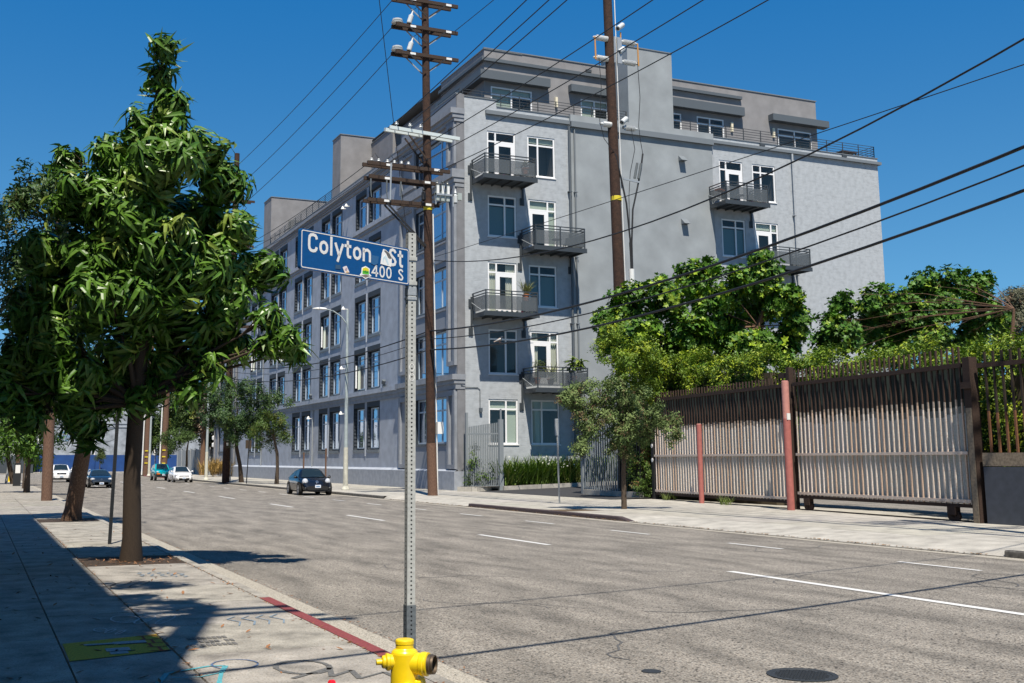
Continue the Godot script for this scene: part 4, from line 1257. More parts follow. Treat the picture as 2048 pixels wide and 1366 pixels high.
# ---------------------------------------------------------------- the apartment block
func apartment_block() -> void:
	var B := thing("apartment_building", "five storey blue grey loft apartment block with steel balconies and rooftop penthouse", "building", Vector3(X0, SW, Z0))
	var P := B.position
	var W := func(called: String, mb: MB, m: Material) -> MeshInstance3D: return put(called, mb, m, B, Transform3D(Basis(), -P))
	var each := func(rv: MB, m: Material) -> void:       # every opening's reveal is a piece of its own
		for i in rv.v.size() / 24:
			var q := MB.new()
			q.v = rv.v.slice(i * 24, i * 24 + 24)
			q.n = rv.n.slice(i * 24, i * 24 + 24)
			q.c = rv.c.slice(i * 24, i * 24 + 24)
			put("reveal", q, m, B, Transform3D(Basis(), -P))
	var FR := Basis(Vector3(0, 0, 1), Vector3.UP, Vector3(-1, 0, 0))      # street front: local x runs towards the corner, z out
	var zf := -143.5
	# street front, between the two bays
	var holes := []
	var pairs := [[-86.65, -83.25], [-96.75, -93.45], [-105.95, -102.55], [-115.55, -112.1], [-124.65, -121.3]]
	var rows := [[2.88, 3.35], [7.62, 3.0], [11.95, 3.05], [16.55, 3.0], [21.05, 2.75]]
	var tmpl := {}
	for r in 5:
		for q in pairs.size():
			for s in 2:
				if r == 0 and q == 3: continue
				var z: float = pairs[q][s]
				var h: float = rows[r][1]
				holes.append(Rect2(z - zf, rows[r][0] - SW, 2.75, h))
				var key := "%d" % r
				if not tmpl.has(key): tmpl[key] = front_window(2.75, h, true)
				var o: Node3D = tmpl[key].duplicate()
				B.add_child(o, true)
				o.transform = Transform3D(FR, Vector3(X0, rows[r][0], z) - P)
				if [[2, 1, 0], [1, 0, 0], [2, 4, 0], [3, 4, 0], [2, 3, 1]].has([r, q, s]):    # a casement that stands open
					var fr := MB.new()
					fr.box(Vector3(0.30, h * 0.40, -0.03), Vector3(0.06, h * 0.62, 0.12))
					put("open_sash", fr, M.frame_white, o)
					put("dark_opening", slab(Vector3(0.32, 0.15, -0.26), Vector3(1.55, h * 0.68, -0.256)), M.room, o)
					put("curtain", drape(0.34, 0.95, 0.16, h * 0.68, -0.2, 4), M.curtain, o)
	var mb := MB.new()
	var rv := MB.new()
	wall(mb, rv, Vector3(X0, SW, zf), Vector3(0, 0, 1), Vector3(-1, 0, 0), Z0 - 10.35 - zf, 25.45 - SW, holes, 0.36)
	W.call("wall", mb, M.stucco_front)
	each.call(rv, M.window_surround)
	for r in 5:
		for q in pairs.size():
			if r == 0 and q == 3: continue
			mb = MB.new()
			mb.span(Vector3(X0 - 0.06, rows[r][0] - 0.5, pairs[q][1] - 0.55), Vector3(X0 + 0.05, rows[r][0] + rows[r][1] + 0.42, pairs[q][1] - 0.40))
			W.call("mullion_strip", mb, M.stucco_front)
	# corner bay and far bay with three-part windows between piers
	for bay in [[Z0 - 10.35, Z0, 26.45], [zf, zf + 12.0, 26.0]]:
		var a: float = bay[0]
		var b: float = bay[1]
		var top: float = bay[2]
		var bh := []
		var bz: float = b - 7.35 if b > -70 else a + 2.6
		for r in [[3.15, 3.05], [7.62, 3.0], [12.2, 2.75], [16.9, 2.75], [21.35, 2.7]]:
			bh.append(Rect2(bz - a, r[0] - SW, 6.0, r[1]))
			var key := "b%.2f" % r[1]
			if not tmpl.has(key): tmpl[key] = bay_window(6.0, r[1])
			var o: Node3D = tmpl[key].duplicate()
			B.add_child(o, true)
			o.transform = Transform3D(FR, Vector3(X0 - 0.12, r[0], bz) - P)
		mb = MB.new()
		rv = MB.new()
		wall(mb, rv, Vector3(X0 - 0.12, SW, a), Vector3(0, 0, 1), Vector3(-1, 0, 0), b - a, top - SW, bh, 0.42)
		mb.quad(Vector3(X0 + 0.3, SW, a), Vector3(X0 - 0.12, SW, a), Vector3(X0 - 0.12, top, a), Vector3(X0 + 0.3, top, a))
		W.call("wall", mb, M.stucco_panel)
		each.call(rv, M.window_surround)
		for pz in [[bz + 6.0, b], [a, bz]]:       # piers with a sunk panel on each storey
			var p0: float = pz[0] + 0.02
			var p1: float = pz[1]
			var fr := MB.new()
			for r in [[1.5, 6.55], [8.15, 20.45], [21.6, 24.55]]:
				var w0: float = minf(0.32, (p1 - p0) * 0.25)
				var y0: float = r[0]
				var y1: float = r[1]
				for e in [[p0, y0, p0 + w0, y1], [p1 - w0, y0, p1, y1], [p0 + w0, y0, p1 - w0, y0 + 0.28], [p0 + w0, y1 - 0.35, p1 - w0, y1]]:
					fr.span(Vector3(X0 - 0.30, e[1], e[0]), Vector3(X0 - 0.10, e[3], e[2]))
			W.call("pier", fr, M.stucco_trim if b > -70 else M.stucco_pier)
		for y in [11.35, 15.95]:          # spandrels under the upper windows
			var sp := MB.new()
			sp.span(Vector3(X0 - 0.19, y - 0.62, bz + 0.1), Vector3(X0 - 0.11, y - 0.5, bz + 5.9))
			sp.span(Vector3(X0 - 0.19, y + 0.60, bz + 0.1), Vector3(X0 - 0.11, y + 0.72, bz + 5.9))
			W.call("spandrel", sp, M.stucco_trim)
		for c in [[7.2, 7.55, 0.52], [6.95, 7.198, 0.36], [6.6, 6.948, 0.24], [20.62, 21.2, 0.50], [20.3, 20.618, 0.34], [25.02, 25.4, 0.60], [24.75, 25.018, 0.44], [24.5, 24.748, 0.30], [20.0, 20.22, 0.24]]:
			var cb := MB.new()
			cb.span(Vector3(X0 - c[2], c[0], a - (0.12 if c[2] > 0.3 else 0.0)), Vector3(X0 + 0.2, c[1], b + (0.02 if b > -70 else 0.12)))
			if b > -70: cb.span(Vector3(X0 - c[2], c[0], b + 0.021), Vector3(X0 + 0.42, c[1], b + c[2] * 0.35))
			W.call("cornice", cb, M.stucco_trim)
		mb = MB.new()
		mb.span(Vector3(X0 - 0.16, top, a), Vector3(X0 + 0.3, top + 0.07, b))
		W.call("coping", mb, M.ledge)
	# the corner's return on the side wall
	mb = MB.new()
	mb.span(Vector3(X0 - 0.1, SW, Z0 - 0.3), Vector3(X0 + 0.46, 26.45, Z0 + 0.05))
	W.call("pier", mb, M.stucco_pier)
	# long mouldings and the plinth
	for c in [[7.18, 7.5, 0.34, M.stucco_front], [6.92, 7.178, 0.20, M.stucco_trim], [6.62, 6.918, 0.12, M.stucco_trim], [20.62, 20.95, 0.26, M.stucco_front], [20.35, 20.618, 0.14, M.stucco_trim], [24.85, 25.1, 0.34, M.stucco_trim], [24.6, 24.848, 0.22, M.stucco_pier], [24.4, 24.598, 0.12, M.stucco_trim], [25.45, 25.52, 0.06, M.ledge]]:
		mb = MB.new()
		mb.span(Vector3(X0 - c[2], c[0], zf + 12.14), Vector3(X0 + 0.1, c[1], Z0 - 10.5))
		W.call("cornice", mb, c[3])
	mb = MB.new()
	mb.quad(Vector3(X0 - 0.36, SW, zf), Vector3(X0 - 0.36, SW, Z0 + 0.08), Vector3(X0 - 0.36, 1.36, Z0 + 0.08), Vector3(X0 - 0.36, 1.36, zf))
	mb.quad(Vector3(X0 - 0.36, SW, Z0 + 0.08), Vector3(X0 + 0.47, SW, Z0 + 0.08), Vector3(X0 + 0.47, 1.36, Z0 + 0.08), Vector3(X0 - 0.36, 1.36, Z0 + 0.08))
	W.call("plinth", mb, M.plinth)
	mb = MB.new()
	mb.quad(Vector3(X0 - 0.36, 1.36, zf), Vector3(X0 - 0.36, 1.36, Z0 + 0.08), Vector3(X0 - 0.0, 1.52, Z0 + 0.04), Vector3(X0 - 0.0, 1.52, zf))
	W.call("plinth_cap", mb, M.stucco_front)
	# side wall, three fields
	var hs := []
	var su := Vector3(1, 0, 0)
	var spec := [[30.63, 20.6, "da", "none"], [33.69, 21.28, "b", "top"], [30.65, 16.85, "a", "teal"], [33.71, 16.1, "db", "half"], [30.62, 11.6, "da", "curtain"], [33.68, 12.25, "b", "teal"], [30.63, 7.64, "a", "none"], [33.72, 7.1, "db", "curtain"], [30.6, 3.07, "a", "half"], [33.71, 3.07, "b", "half"]]
	var tops := {20: 24.14, 21: 24.14, 16: 19.66, 11: 15.13, 12: 15.1, 7: 10.6, 3: 6.0}
	for e in spec + [[49.68, 20.6, "da", "none"], [52.7, 21.28, "b", "none"], [49.7, 16.85, "a", "teal"], [52.74, 16.1, "db", "top"], [49.7, 11.6, "da", "none"], [52.72, 12.25, "b", "teal"]]:
		var h: float = tops[int(e[1])] - e[1]
		var w := 2.13
		hs.append(Rect2(e[0] - 28.93, e[1] - SW, w, h))
		var o: Node3D
		match e[2]:
			"a": o = side_window(w, h, w * 0.60, e[3])
			"b": o = side_window(w, h, w * 0.38, e[3])
			"da": o = side_door(w, h, true, e[3])
			"db": o = side_door(w, h, false, e[3])
		B.add_child(o, true)
		o.position = Vector3(e[0], e[1], Z0) - P
	for f in [[28.93, 37.05, 25.87, M.painted_brick, 0.0], [37.05, 49.0, 25.5, M.grey_render, 0.12], [49.0, 65.15, 25.83, M.painted_brick, 0.0]]:
		mb = MB.new()
		rv = MB.new()
		var fh := []
		for r in hs:
			if r.position.x + 28.93 >= f[0] and r.end.x + 28.93 <= f[1]: fh.append(Rect2(r.position.x + 28.93 - f[0], r.position.y, r.size.x, r.size.y))
		wall(mb, rv, Vector3(f[0], SW, Z0 + f[4]), su, Vector3(0, 0, 1), f[1] - f[0], f[2] - SW, fh, 0.13)
		if f[4] > 0:
			mb.quad(Vector3(f[0], SW, Z0), Vector3(f[0], SW, Z0 + f[4]), Vector3(f[0], f[2], Z0 + f[4]), Vector3(f[0], f[2], Z0))
			mb.quad(Vector3(f[1], SW, Z0 + f[4]), Vector3(f[1], SW, Z0), Vector3(f[1], f[2], Z0), Vector3(f[1], f[2], Z0 + f[4]))
		W.call("wall", mb, f[3])
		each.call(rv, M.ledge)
	mb = MB.new()
	mb.span(Vector3(28.935, 25.87, Z0 - 0.3), Vector3(31.35, 26.33, Z0))
	W.call("wall", mb, M.painted_brick)
	mb = MB.new()      # end and back walls and the roof deck, to close the shell
	mb.quad(Vector3(65.15, SW, Z0), Vector3(65.15, SW, -143.5), Vector3(65.15, 25.83, -143.5), Vector3(65.15, 25.83, Z0))
	mb.quad(Vector3(65.15, SW, -143.5), Vector3(X0, SW, -143.5), Vector3(X0, 25.83, -143.5), Vector3(65.15, 25.83, -143.5))
	W.call("wall", mb, M.grey_render)
	mb = MB.new()
	mb.quad(Vector3(X0, 25.2, Z0 - 0.02), Vector3(65.14, 25.2, Z0 - 0.02), Vector3(65.14, 25.2, -143.4), Vector3(X0, 25.2, -143.4))
	W.call("roof", mb, M.asphalt_dark)
	for c in [[28.93, 31.36, 26.33, 26.39, 0.05], [31.36, 37.05, 25.87, 25.93, 0.05], [30.5, 36.95, 25.27, 25.54, 0.2], [37.0, 49.1, 25.5, 26.0, 0.22], [37.0, 49.05, 25.1, 25.498, 0.34], [49.1, 65.2, 25.83, 25.89, 0.05], [49.1, 65.35, 25.3, 25.52, 0.24]]:
		mb = MB.new()
		mb.span(Vector3(c[0], c[2], Z0 - 0.3), Vector3(c[1], c[3], Z0 + c[4]))
		W.call("ledge", mb, M.grey_render if c[3] == 26.0 else M.ledge)
	# downpipes, small hoods, scuppers
	for d in [[36.88, 25.1, 0.07, M.dark_trim], [37.3, 25.0, 0.06, M.ledge], [56.42, 25.25, 0.075, M.painted_brick]]:
		mb = MB.new()
		mb.cyl(Vector3(d[0], SW, Z0 + 0.2), Vector3(d[0], d[1], Z0 + 0.2), d[2], d[2], 8)
		for k in 5: mb.span(Vector3(d[0] - 0.12, 2 + k * 4.6, Z0 + 0.0), Vector3(d[0] + 0.12, 2.06 + k * 4.6, Z0 + 0.28))
		W.call("downpipe", mb, d[3])
	for q in [[46.0, 23.6], [46.05, 18.9], [46.1, 13.9]]:
		mb = MB.new()
		mb.prism(PackedVector2Array([Vector2(0, 0), Vector2(0.45, 0), Vector2(0, 0.42)]), Transform3D(Basis(Vector3(0, 0, 1), Vector3.UP, Vector3(-1, 0, 0)), Vector3(q[0] + 0.5, q[1], Z0 + 0.12)), 0.5)
		W.call("vent_hood", mb, M.ledge)
	for q in [[53.5, 25.6], [61.5, 25.6], [39.9, 30.4]]:
		mb = MB.new()
		mb.span(Vector3(q[0], q[1], Z0 - (2.5 if q[1] > 27 else 0.0)), Vector3(q[0] + 0.45, q[1] + 0.2, Z0 + 0.12 - (2.5 if q[1] > 27 else 0.0)))
		W.call("scupper", mb, M.steel_under)
	# wall pack light with its cable beside the ground-floor window
	mb = MB.new()
	mb.span(Vector3(29.9, 5.15, Z0), Vector3(30.08, 5.4, Z0 + 0.2))
	W.call("wall_light", mb, M.dark_trim)
	mb = MB.new()
	mb.tube([Vector3(28.6, 6.85, Z0 + 0.12), Vector3(29.0, 6.72, Z0 + 0.05), Vector3(29.8, 6.72, Z0 + 0.04), Vector3(29.97, 6.6, Z0 + 0.04), Vector3(29.97, 5.4, Z0 + 0.04)], [0.025], 6)
	W.call("cable", mb, M.dark_trim)
	# tower and penthouse
	mb = MB.new()
	mb.span(Vector3(41.85, 25.0, Z0 - 3.5), Vector3(45.68, 31.72, Z0 + 0.14))
	W.call("stair_tower", mb, M.grey_render)
	mb = MB.new()
	mb.span(Vector3(41.80, 31.72, Z0 - 3.5), Vector3(45.73, 31.80, Z0 + 0.19))
	W.call("coping", mb, M.ledge)
	var zp := Z0 - 2.5
	var pw := func(x0: float, x1: float, h: float, holes_: Array) -> void:
		var a := MB.new()
		var b := MB.new()
		wall(a, b, Vector3(x0, 25.3, zp), su, Vector3(0, 0, 1), x1 - x0, h - 25.3, holes_, 0.13)
		W.call("penthouse_wall", a, M.penthouse)
		each.call(b, M.ledge)
	pw.call(31.63, 41.85, 31.0, [Rect2(0.5, 0.4, 3.3, 2.6), Rect2(7.8, 0.4, 2.35, 2.6)])
	pw.call(45.68, 61.42, 30.88, [Rect2(0.4, 0.4, 2.2, 2.55), Rect2(4.0, 0.4, 2.55, 2.55), Rect2(11.75, 0.4, 3.4, 2.5)])
	for e in [[32.13, 25.7, 3.3, 2.6, 0.5, "half"], [39.43, 25.7, 2.35, 2.6, 0.5, "half"], [46.08, 25.7, 2.2, 2.55, 0.4, "none"], [49.68, 25.7, 2.55, 2.55, 0.48, "none"], [57.43, 25.7, 3.4, 2.5, 0.5, "none"]]:
		var o := side_window(e[2], e[3], e[2] * e[4], e[5])
		B.add_child(o, true)
		o.position = Vector3(e[0], e[1], zp) - P
	for f in [[31.63, zp, -75.6, 30.95], [32.3, -75.6, -86.4, 30.4], [31.6, -86.4, -92.2, 30.5]]:
		mb = MB.new()
		mb.quad(Vector3(f[0], 25.2, f[2]), Vector3(f[0], 25.2, f[1]), Vector3(f[0], f[3], f[1]), Vector3(f[0], f[3], f[2]))
		if f[1] < -70: mb.quad(Vector3(f[0], 25.2, f[1]), Vector3(f[0] + 3.0, 25.2, f[1]), Vector3(f[0] + 3.0, f[3], f[1]), Vector3(f[0], f[3], f[1]))
		mb.quad(Vector3(f[0] + 3.0, 25.2, f[2]), Vector3(f[0], 25.2, f[2]), Vector3(f[0], f[3], f[2]), Vector3(f[0] + 3.0, f[3], f[2]))
		W.call("penthouse_wall", mb, M.penthouse)
		mb = MB.new()
		mb.span(Vector3(f[0] - 0.06, f[3], f[2] - 0.05), Vector3(f[0] + 3.0, f[3] + 0.07, f[1] + 0.06))
		W.call("coping", mb, M.ledge)
	mb = MB.new()
	mb.quad(Vector3(31.63, 30.9, zp), Vector3(61.4, 30.9, zp), Vector3(61.4, 30.8, -92), Vector3(31.63, 30.9, -92))
	mb.quad(Vector3(61.42, 25.2, zp), Vector3(61.42, 25.2, -92), Vector3(61.42, 30.88, -92), Vector3(61.42, 30.88, zp))
	W.call("roof", mb, M.ledge)
	for c in [[31.57, 41.85, 31.0, 31.08, 0.06, M.ledge], [45.68, 61.48, 30.88, 30.96, 0.06, M.ledge], [31.35, 41.85, 30.05, 30.28, 0.24, M.dark_trim], [45.68, 53.9, 30.05, 30.28, 0.24, M.dark_trim], [31.1, 36.65, 28.62, 29.25, 0.55, M.dark_trim], [38.4, 41.85, 28.62, 29.15, 0.5, M.dark_trim], [45.68, 53.88, 28.62, 29.3, 0.5, M.dark_trim], [56.55, 62.2, 28.62, 29.15, 0.6, M.dark_trim]]:
		mb = MB.new()
		mb.span(Vector3(c[0], c[2], zp - 0.1), Vector3(c[1], c[3], zp + c[4]))
		if c[0] < 31.4 and c[5] == M.dark_trim: mb.span(Vector3(c[0], c[2], -75.55), Vector3(31.68, c[3], zp - 0.101))
		W.call("visor" if c[3] < 29.5 else "roof_ledge", mb, c[5])
	for x in [37.35, 52.9, 56.95]:
		mb = MB.new()
		mb.span(Vector3(x - 0.09, 27.35, zp), Vector3(x + 0.09, 28.1, zp + 0.16))
		W.call("sconce", mb, M.sconce)
	railing("roof_railing", B, Vector3(28.9, 25.93, Z0 - 0.15), Vector3(41.8, 25.93, Z0 - 0.15), 0.98, 5, 9)
	railing("roof_railing", B, Vector3(45.75, 25.89, Z0 - 0.15), Vector3(65.0, 25.89, Z0 - 0.15), 0.98, 5, 12)
	railing("roof_railing", B, Vector3(65.0, 25.89, Z0 - 0.15), Vector3(65.0, 25.89, Z0 - 3.5), 0.98, 5, 2)
	railing("roof_railing", B, Vector3(X0 + 0.15, 25.5, -94.4), Vector3(X0 + 0.15, 25.5, -117.4), 1.0, 6, 11)
	railing("roof_railing", B, Vector3(X0 + 0.25, 26.5, Z0 - 0.2), Vector3(X0 + 0.25, 26.5, Z0 - 4.0), 0.45, 2, 2)
	# two stair heads on the street side
	for f in [[-94.4, -92.0, 31.1, 33.5], [-120.8, -117.5, 31.0, 36.0]]:
		mb = MB.new()
		mb.span(Vector3(X0 + 0.2, 25.1, f[0]), Vector3(f[3], f[2], f[1]))
		W.call("stair_head", mb, M.penthouse)
		mb = MB.new()
		mb.span(Vector3(X0 + 0.14, f[2], f[0] - 0.06), Vector3(f[3] + 0.06, f[2] + 0.08, f[1] + 0.06))
		W.call("coping", mb, M.ledge)
	mb = MB.new()
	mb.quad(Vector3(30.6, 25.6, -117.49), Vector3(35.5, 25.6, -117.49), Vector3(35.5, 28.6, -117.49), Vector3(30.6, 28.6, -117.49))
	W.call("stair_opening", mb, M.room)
	# balconies
	var bal := balcony()
	for e in [[29.45, 20.24], [33.1, 15.75], [29.45, 11.2], [33.1, 6.38], [48.6, 20.24], [52.2, 15.75]]:
		var o: Node3D = bal.duplicate()
		B.add_child(o, true)
		o.position = Vector3(e[0], e[1], Z0 + 0.01) - P
	# cone flood lights, conduit and a gutter pipe on the street front
	for e in [[-89.2, 23.6], [-88.2, 23.6], [-88.7, 14.75], [-117.7, 14.65], [-126.3, 14.6], [-98.9, 5.85], [-89.0, 9.7], [-117.9, 9.2], [-89.0, 5.9]]:
		mb = MB.new()
		mb.bar(Vector3(X0, e[1], e[0]), Vector3(X0 - 0.32, e[1] + 0.03, e[0]), 0.05, 0.05)
		mb.lathe([Vector2(0.17, 0.0), Vector2(0.15, 0.06), Vector2(0.05, 0.26), Vector2(0.001, 0.28)], Transform3D(Basis(), Vector3(X0 - 0.42, e[1] - 0.05, e[0])), 12)
		W.call("flood_light", mb, M.white_paint)
	for e in [[-98.6, 6.6, 1.5], [-118.4, 18.0, 1.5]]:
		mb = MB.new()
		mb.cyl(Vector3(X0 - 0.09, e[2], e[0]), Vector3(X0 - 0.09, e[1], e[0]), 0.06, 0.06, 8)
		W.call("conduit", mb, M.galv)
	for z in [-98.9, -78.9]:
		mb = MB.new()
		mb.span(Vector3(X0 - 0.34, 7.5, z), Vector3(X0 - 0.1, 7.75, z + 0.2))
		mb.lathe([Vector2(0.05, 0), Vector2(0.16, 0.02), Vector2(0.16, 0.3), Vector2(0.001, 0.32)], Transform3D(Basis(Vector3.RIGHT, 0.6), Vector3(X0 - 0.3, 7.8, z + 0.1)), 10)
		W.call("security_camera", mb, M.dark_trim)

# ---------------------------------------------------------------- far end of the street and what stands left of the frame
func far_end() -> void:
	var w := thing("warehouse", "long grey warehouse with a blue painted band, closing the far end of the street", "warehouse", Vector3(9.4, 0.0, -200.0))
	var P := w.position
	var W := func(called: String, mb: MB, m: Material) -> MeshInstance3D: return put(called, mb, m, w, Transform3D(Basis(), -P))
	var mb := MB.new()
	mb.span(Vector3(9.4, 3.0, -230), Vector3(60, 12.5, -200))
	W.call("wall", mb, M.ware_grey)
	mb = MB.new()
	mb.span(Vector3(9.35, -0.05, -230), Vector3(60, 3.0, -199.95))
	W.call("blue_band", mb, M.ware_blue)
	for y in [7.7, 8.3]:
		mb = MB.new()
		mb.span(Vector3(9.4, y, -199.99), Vector3(60, y + 0.09, -199.9))
		W.call("rail", mb, M.ledge)
	for x in [9.7, 18.9, 30.5]:
		mb = MB.new()
		mb.cyl(Vector3(x, 3.0, -199.8), Vector3(x, 12.0, -199.8), 0.12, 0.12, 8)
		W.call("downpipe", mb, M.white_paint)
		mb = MB.new()
		mb.cyl(Vector3(x, 0, -199.78), Vector3(x, 3.0, -199.78), 0.13, 0.13, 8)
		W.call("downpipe", mb, M.ware_blue)
	# faded lettering, too worn to read: three rows of blocky strokes
	var r := RandomNumberGenerator.new()
	r.seed = 4
	for row in [[13.2, 6.55, 1.7, 0.42, 5], [12.75, 5.8, 2.5, 0.5, 8], [13.4, 5.3, 1.2, 0.28, 5]]:
		mb = MB.new()
		for k in row[4]:
			var x: float = row[0] + row[2] * k / row[4]
			var cw: float = row[2] / row[4] * 0.72
			mb.span(Vector3(x, row[1], -199.99), Vector3(x + cw * 0.3, row[1] + row[3], -199.97))
			mb.span(Vector3(x + cw * 0.7, row[1], -199.99), Vector3(x + cw, row[1] + row[3], -199.97))
			mb.span(Vector3(x + cw * 0.3, row[1] + row[3] * r.randf_range(0.3, 0.7), -199.99), Vector3(x + cw * 0.7, row[1] + row[3], -199.975))
		W.call("faded_letters", mb, M.ware_letters)
	var w2 := thing("warehouse", "white warehouse with a dark lower wall left of the grey and blue one", "warehouse", Vector3(2.0, 0, -196))
	mb = MB.new()
	mb.span(Vector3(-24, 2.9, -34), Vector3(6.9, 9.0, 0))
	put("wall", mb, M.ware_white, w2)
	mb = MB.new()
	mb.span(Vector3(-24, -0.05, -34), Vector3(6.9, 2.9, 0.05))
	put("dark_base", mb, M.steel_under, w2)
	struct("pavement", slab(Vector3(-60, -0.05, -200), Vector3(80, SW, -196.2)), M.concrete_b)
	# yellow mast with a signal head in front of it
	var s := thing("signal_mast", "leaning yellow signal mast with a box head before the blue warehouse wall", "traffic signal", Vector3(13.2, SW, -165))
	mb = MB.new()
	mb.tube([Vector3(0, 0, 0), Vector3(0.35, 3.0, 0), Vector3(0.8, 7.2, 0)], [0.13, 0.12, 0.1], 8)
	put("mast", mb, M.signal_yellow, s)
	put("signal_head", slab(Vector3(0.5, 2.75, -0.2), Vector3(0.95, 4.1, 0.2)), M.signal_yellow, s)
	put("signal_face", slab(Vector3(0.56, 2.85, 0.2), Vector3(0.84, 4.0, 0.22)), M.iron, s)
	# grey sheet fence, gate and shrubs past the apartment block
	var f := thing("sheet_fence", "pale grey corrugated sheet fence between the palms and the apartment block", "fence", Vector3(28.3, SW, -146))
	for k in 22:
		mb = MB.new()
		mb.span(Vector3(0, 0, -k * 1.2 - 1.15), Vector3(0.05 + 0.02 * (k % 2), 3.3 + 0.1 * (k % 3), -k * 1.2))
		put("sheet", mb, M.corrug, f)
	for k in 8:
		mb = MB.new()
		mb.span(Vector3(-0.12, 0, -k * 3.6 - 0.05), Vector3(-0.02, 3.6, -k * 3.6 + 0.05))
		put("post", mb, M.galv, f)
	var g := thing("picket_gate", "dark grey picket gate at the far corner of the apartment block", "gate", Vector3(28.4, SW, -143.6))
	for k in 16:
		put("picket", slab(Vector3(-0.03, 0, -k * 0.15 - 0.05), Vector3(0.03, 3.4, -k * 0.15)), M.steel_dark, g)
	put("rail", slab(Vector3(-0.02, 3.1, -2.4), Vector3(0.02, 3.18, 0)), M.steel_dark, g)
	for k in 2:
		var lantern := MB.new()
		lantern.lathe([Vector2(0.08, 0), Vector2(0.28, 0.1), Vector2(0.3, 0.5), Vector2(0.12, 0.62), Vector2(0.001, 0.64)], Transform3D(Basis(), Vector3(28.3, 4.6 - k * 0.9, -143.8)), 12)
		tag(put("wall_lantern", lantern, M.white_paint, self), ["upper", "lower"][k] + " white globe lantern over the dark picket gate", "lantern")

func near_left_buildings() -> void:      # they shade the near pavement and stand mirrored in the panes across the street
	var b := thing("brick_building", "plain building beside the near pavement, left of the view, throwing its shade there", "building", Vector3(-6, 0, -8))
	put("wall", slab(Vector3(-6, -0.05, -27), Vector3(5.15, 16.5, 32)), M.cream_render, b)
	put("cornice", slab(Vector3(-6, 16.5, -27.2), Vector3(5.28, 16.8, 32.2)), M.ledge, b)
	var o := thing("orange_building", "low orange rendered building across the street, left of the view", "building", Vector3(-9, 0, -90))
	put("wall", slab(Vector3(-7, -0.05, -46), Vector3(6.6, 8.5, 34)), M.orange_render, o)
	for k in 12:
		put("window", slab(Vector3(6.6, 1.2, -42 + k * 6.0), Vector3(6.64, 3.4, -39.5 + k * 6.0)), M.room, o)
		put("window", slab(Vector3(6.6, 5.0, -42 + k * 6.0), Vector3(6.64, 7.2, -39.5 + k * 6.0)), M.room, o)

# ---------------------------------------------------------------- utility poles and wires
func pin(mb: MB, p: Vector3, s := 1.0) -> void:
	mb.lathe([Vector2(0.03, 0), Vector2(0.03, 0.10), Vector2(0.12, 0.12), Vector2(0.10, 0.17), Vector2(0.05, 0.19), Vector2(0.09, 0.22), Vector2(0.05, 0.28), Vector2(0.001, 0.29)], Transform3D(Basis().scaled(Vector3.ONE * s), p), 10)
func crossarm(o: Node3D, x0: float, x1: float, y: float, m: Material, gap := 0.24, drop := 0.0, plates := true) -> void:    # two timbers clamp the pole
	for s in [-1, 1]:
		var mb := MB.new()
		var e := 0.0 if s > 0 else 0.12
		mb.bar(Vector3(x0 - e, y + drop, s * gap), Vector3(x1 - e * 2.0, y, s * gap), 0.15, 0.20)
		put("crossarm", mb, m, o)
	if plates:
		for x in [lerpf(x0, x1, 0.22), lerpf(x0, x1, 0.8)]:
			put("tag_plate", slab(Vector3(x, y - 0.07 + drop * 0.5, gap + 0.075), Vector3(x + 0.34, y + 0.06 + drop * 0.5, gap + 0.085)), M.white_paint, o)
func braces(o: Node3D, x: float, y: float, reach: float, fall: float, m: Material) -> void:
	for s in [-1, 1]:
		for g in [-0.32, 0.32]:
			var mb := MB.new()
			mb.bar(Vector3(x + s * reach, y - 0.08, g), Vector3(x + s * 0.1, y - fall, g), 0.04, 0.07)
			put("brace", mb, m if g > 0 else M.galv, o)
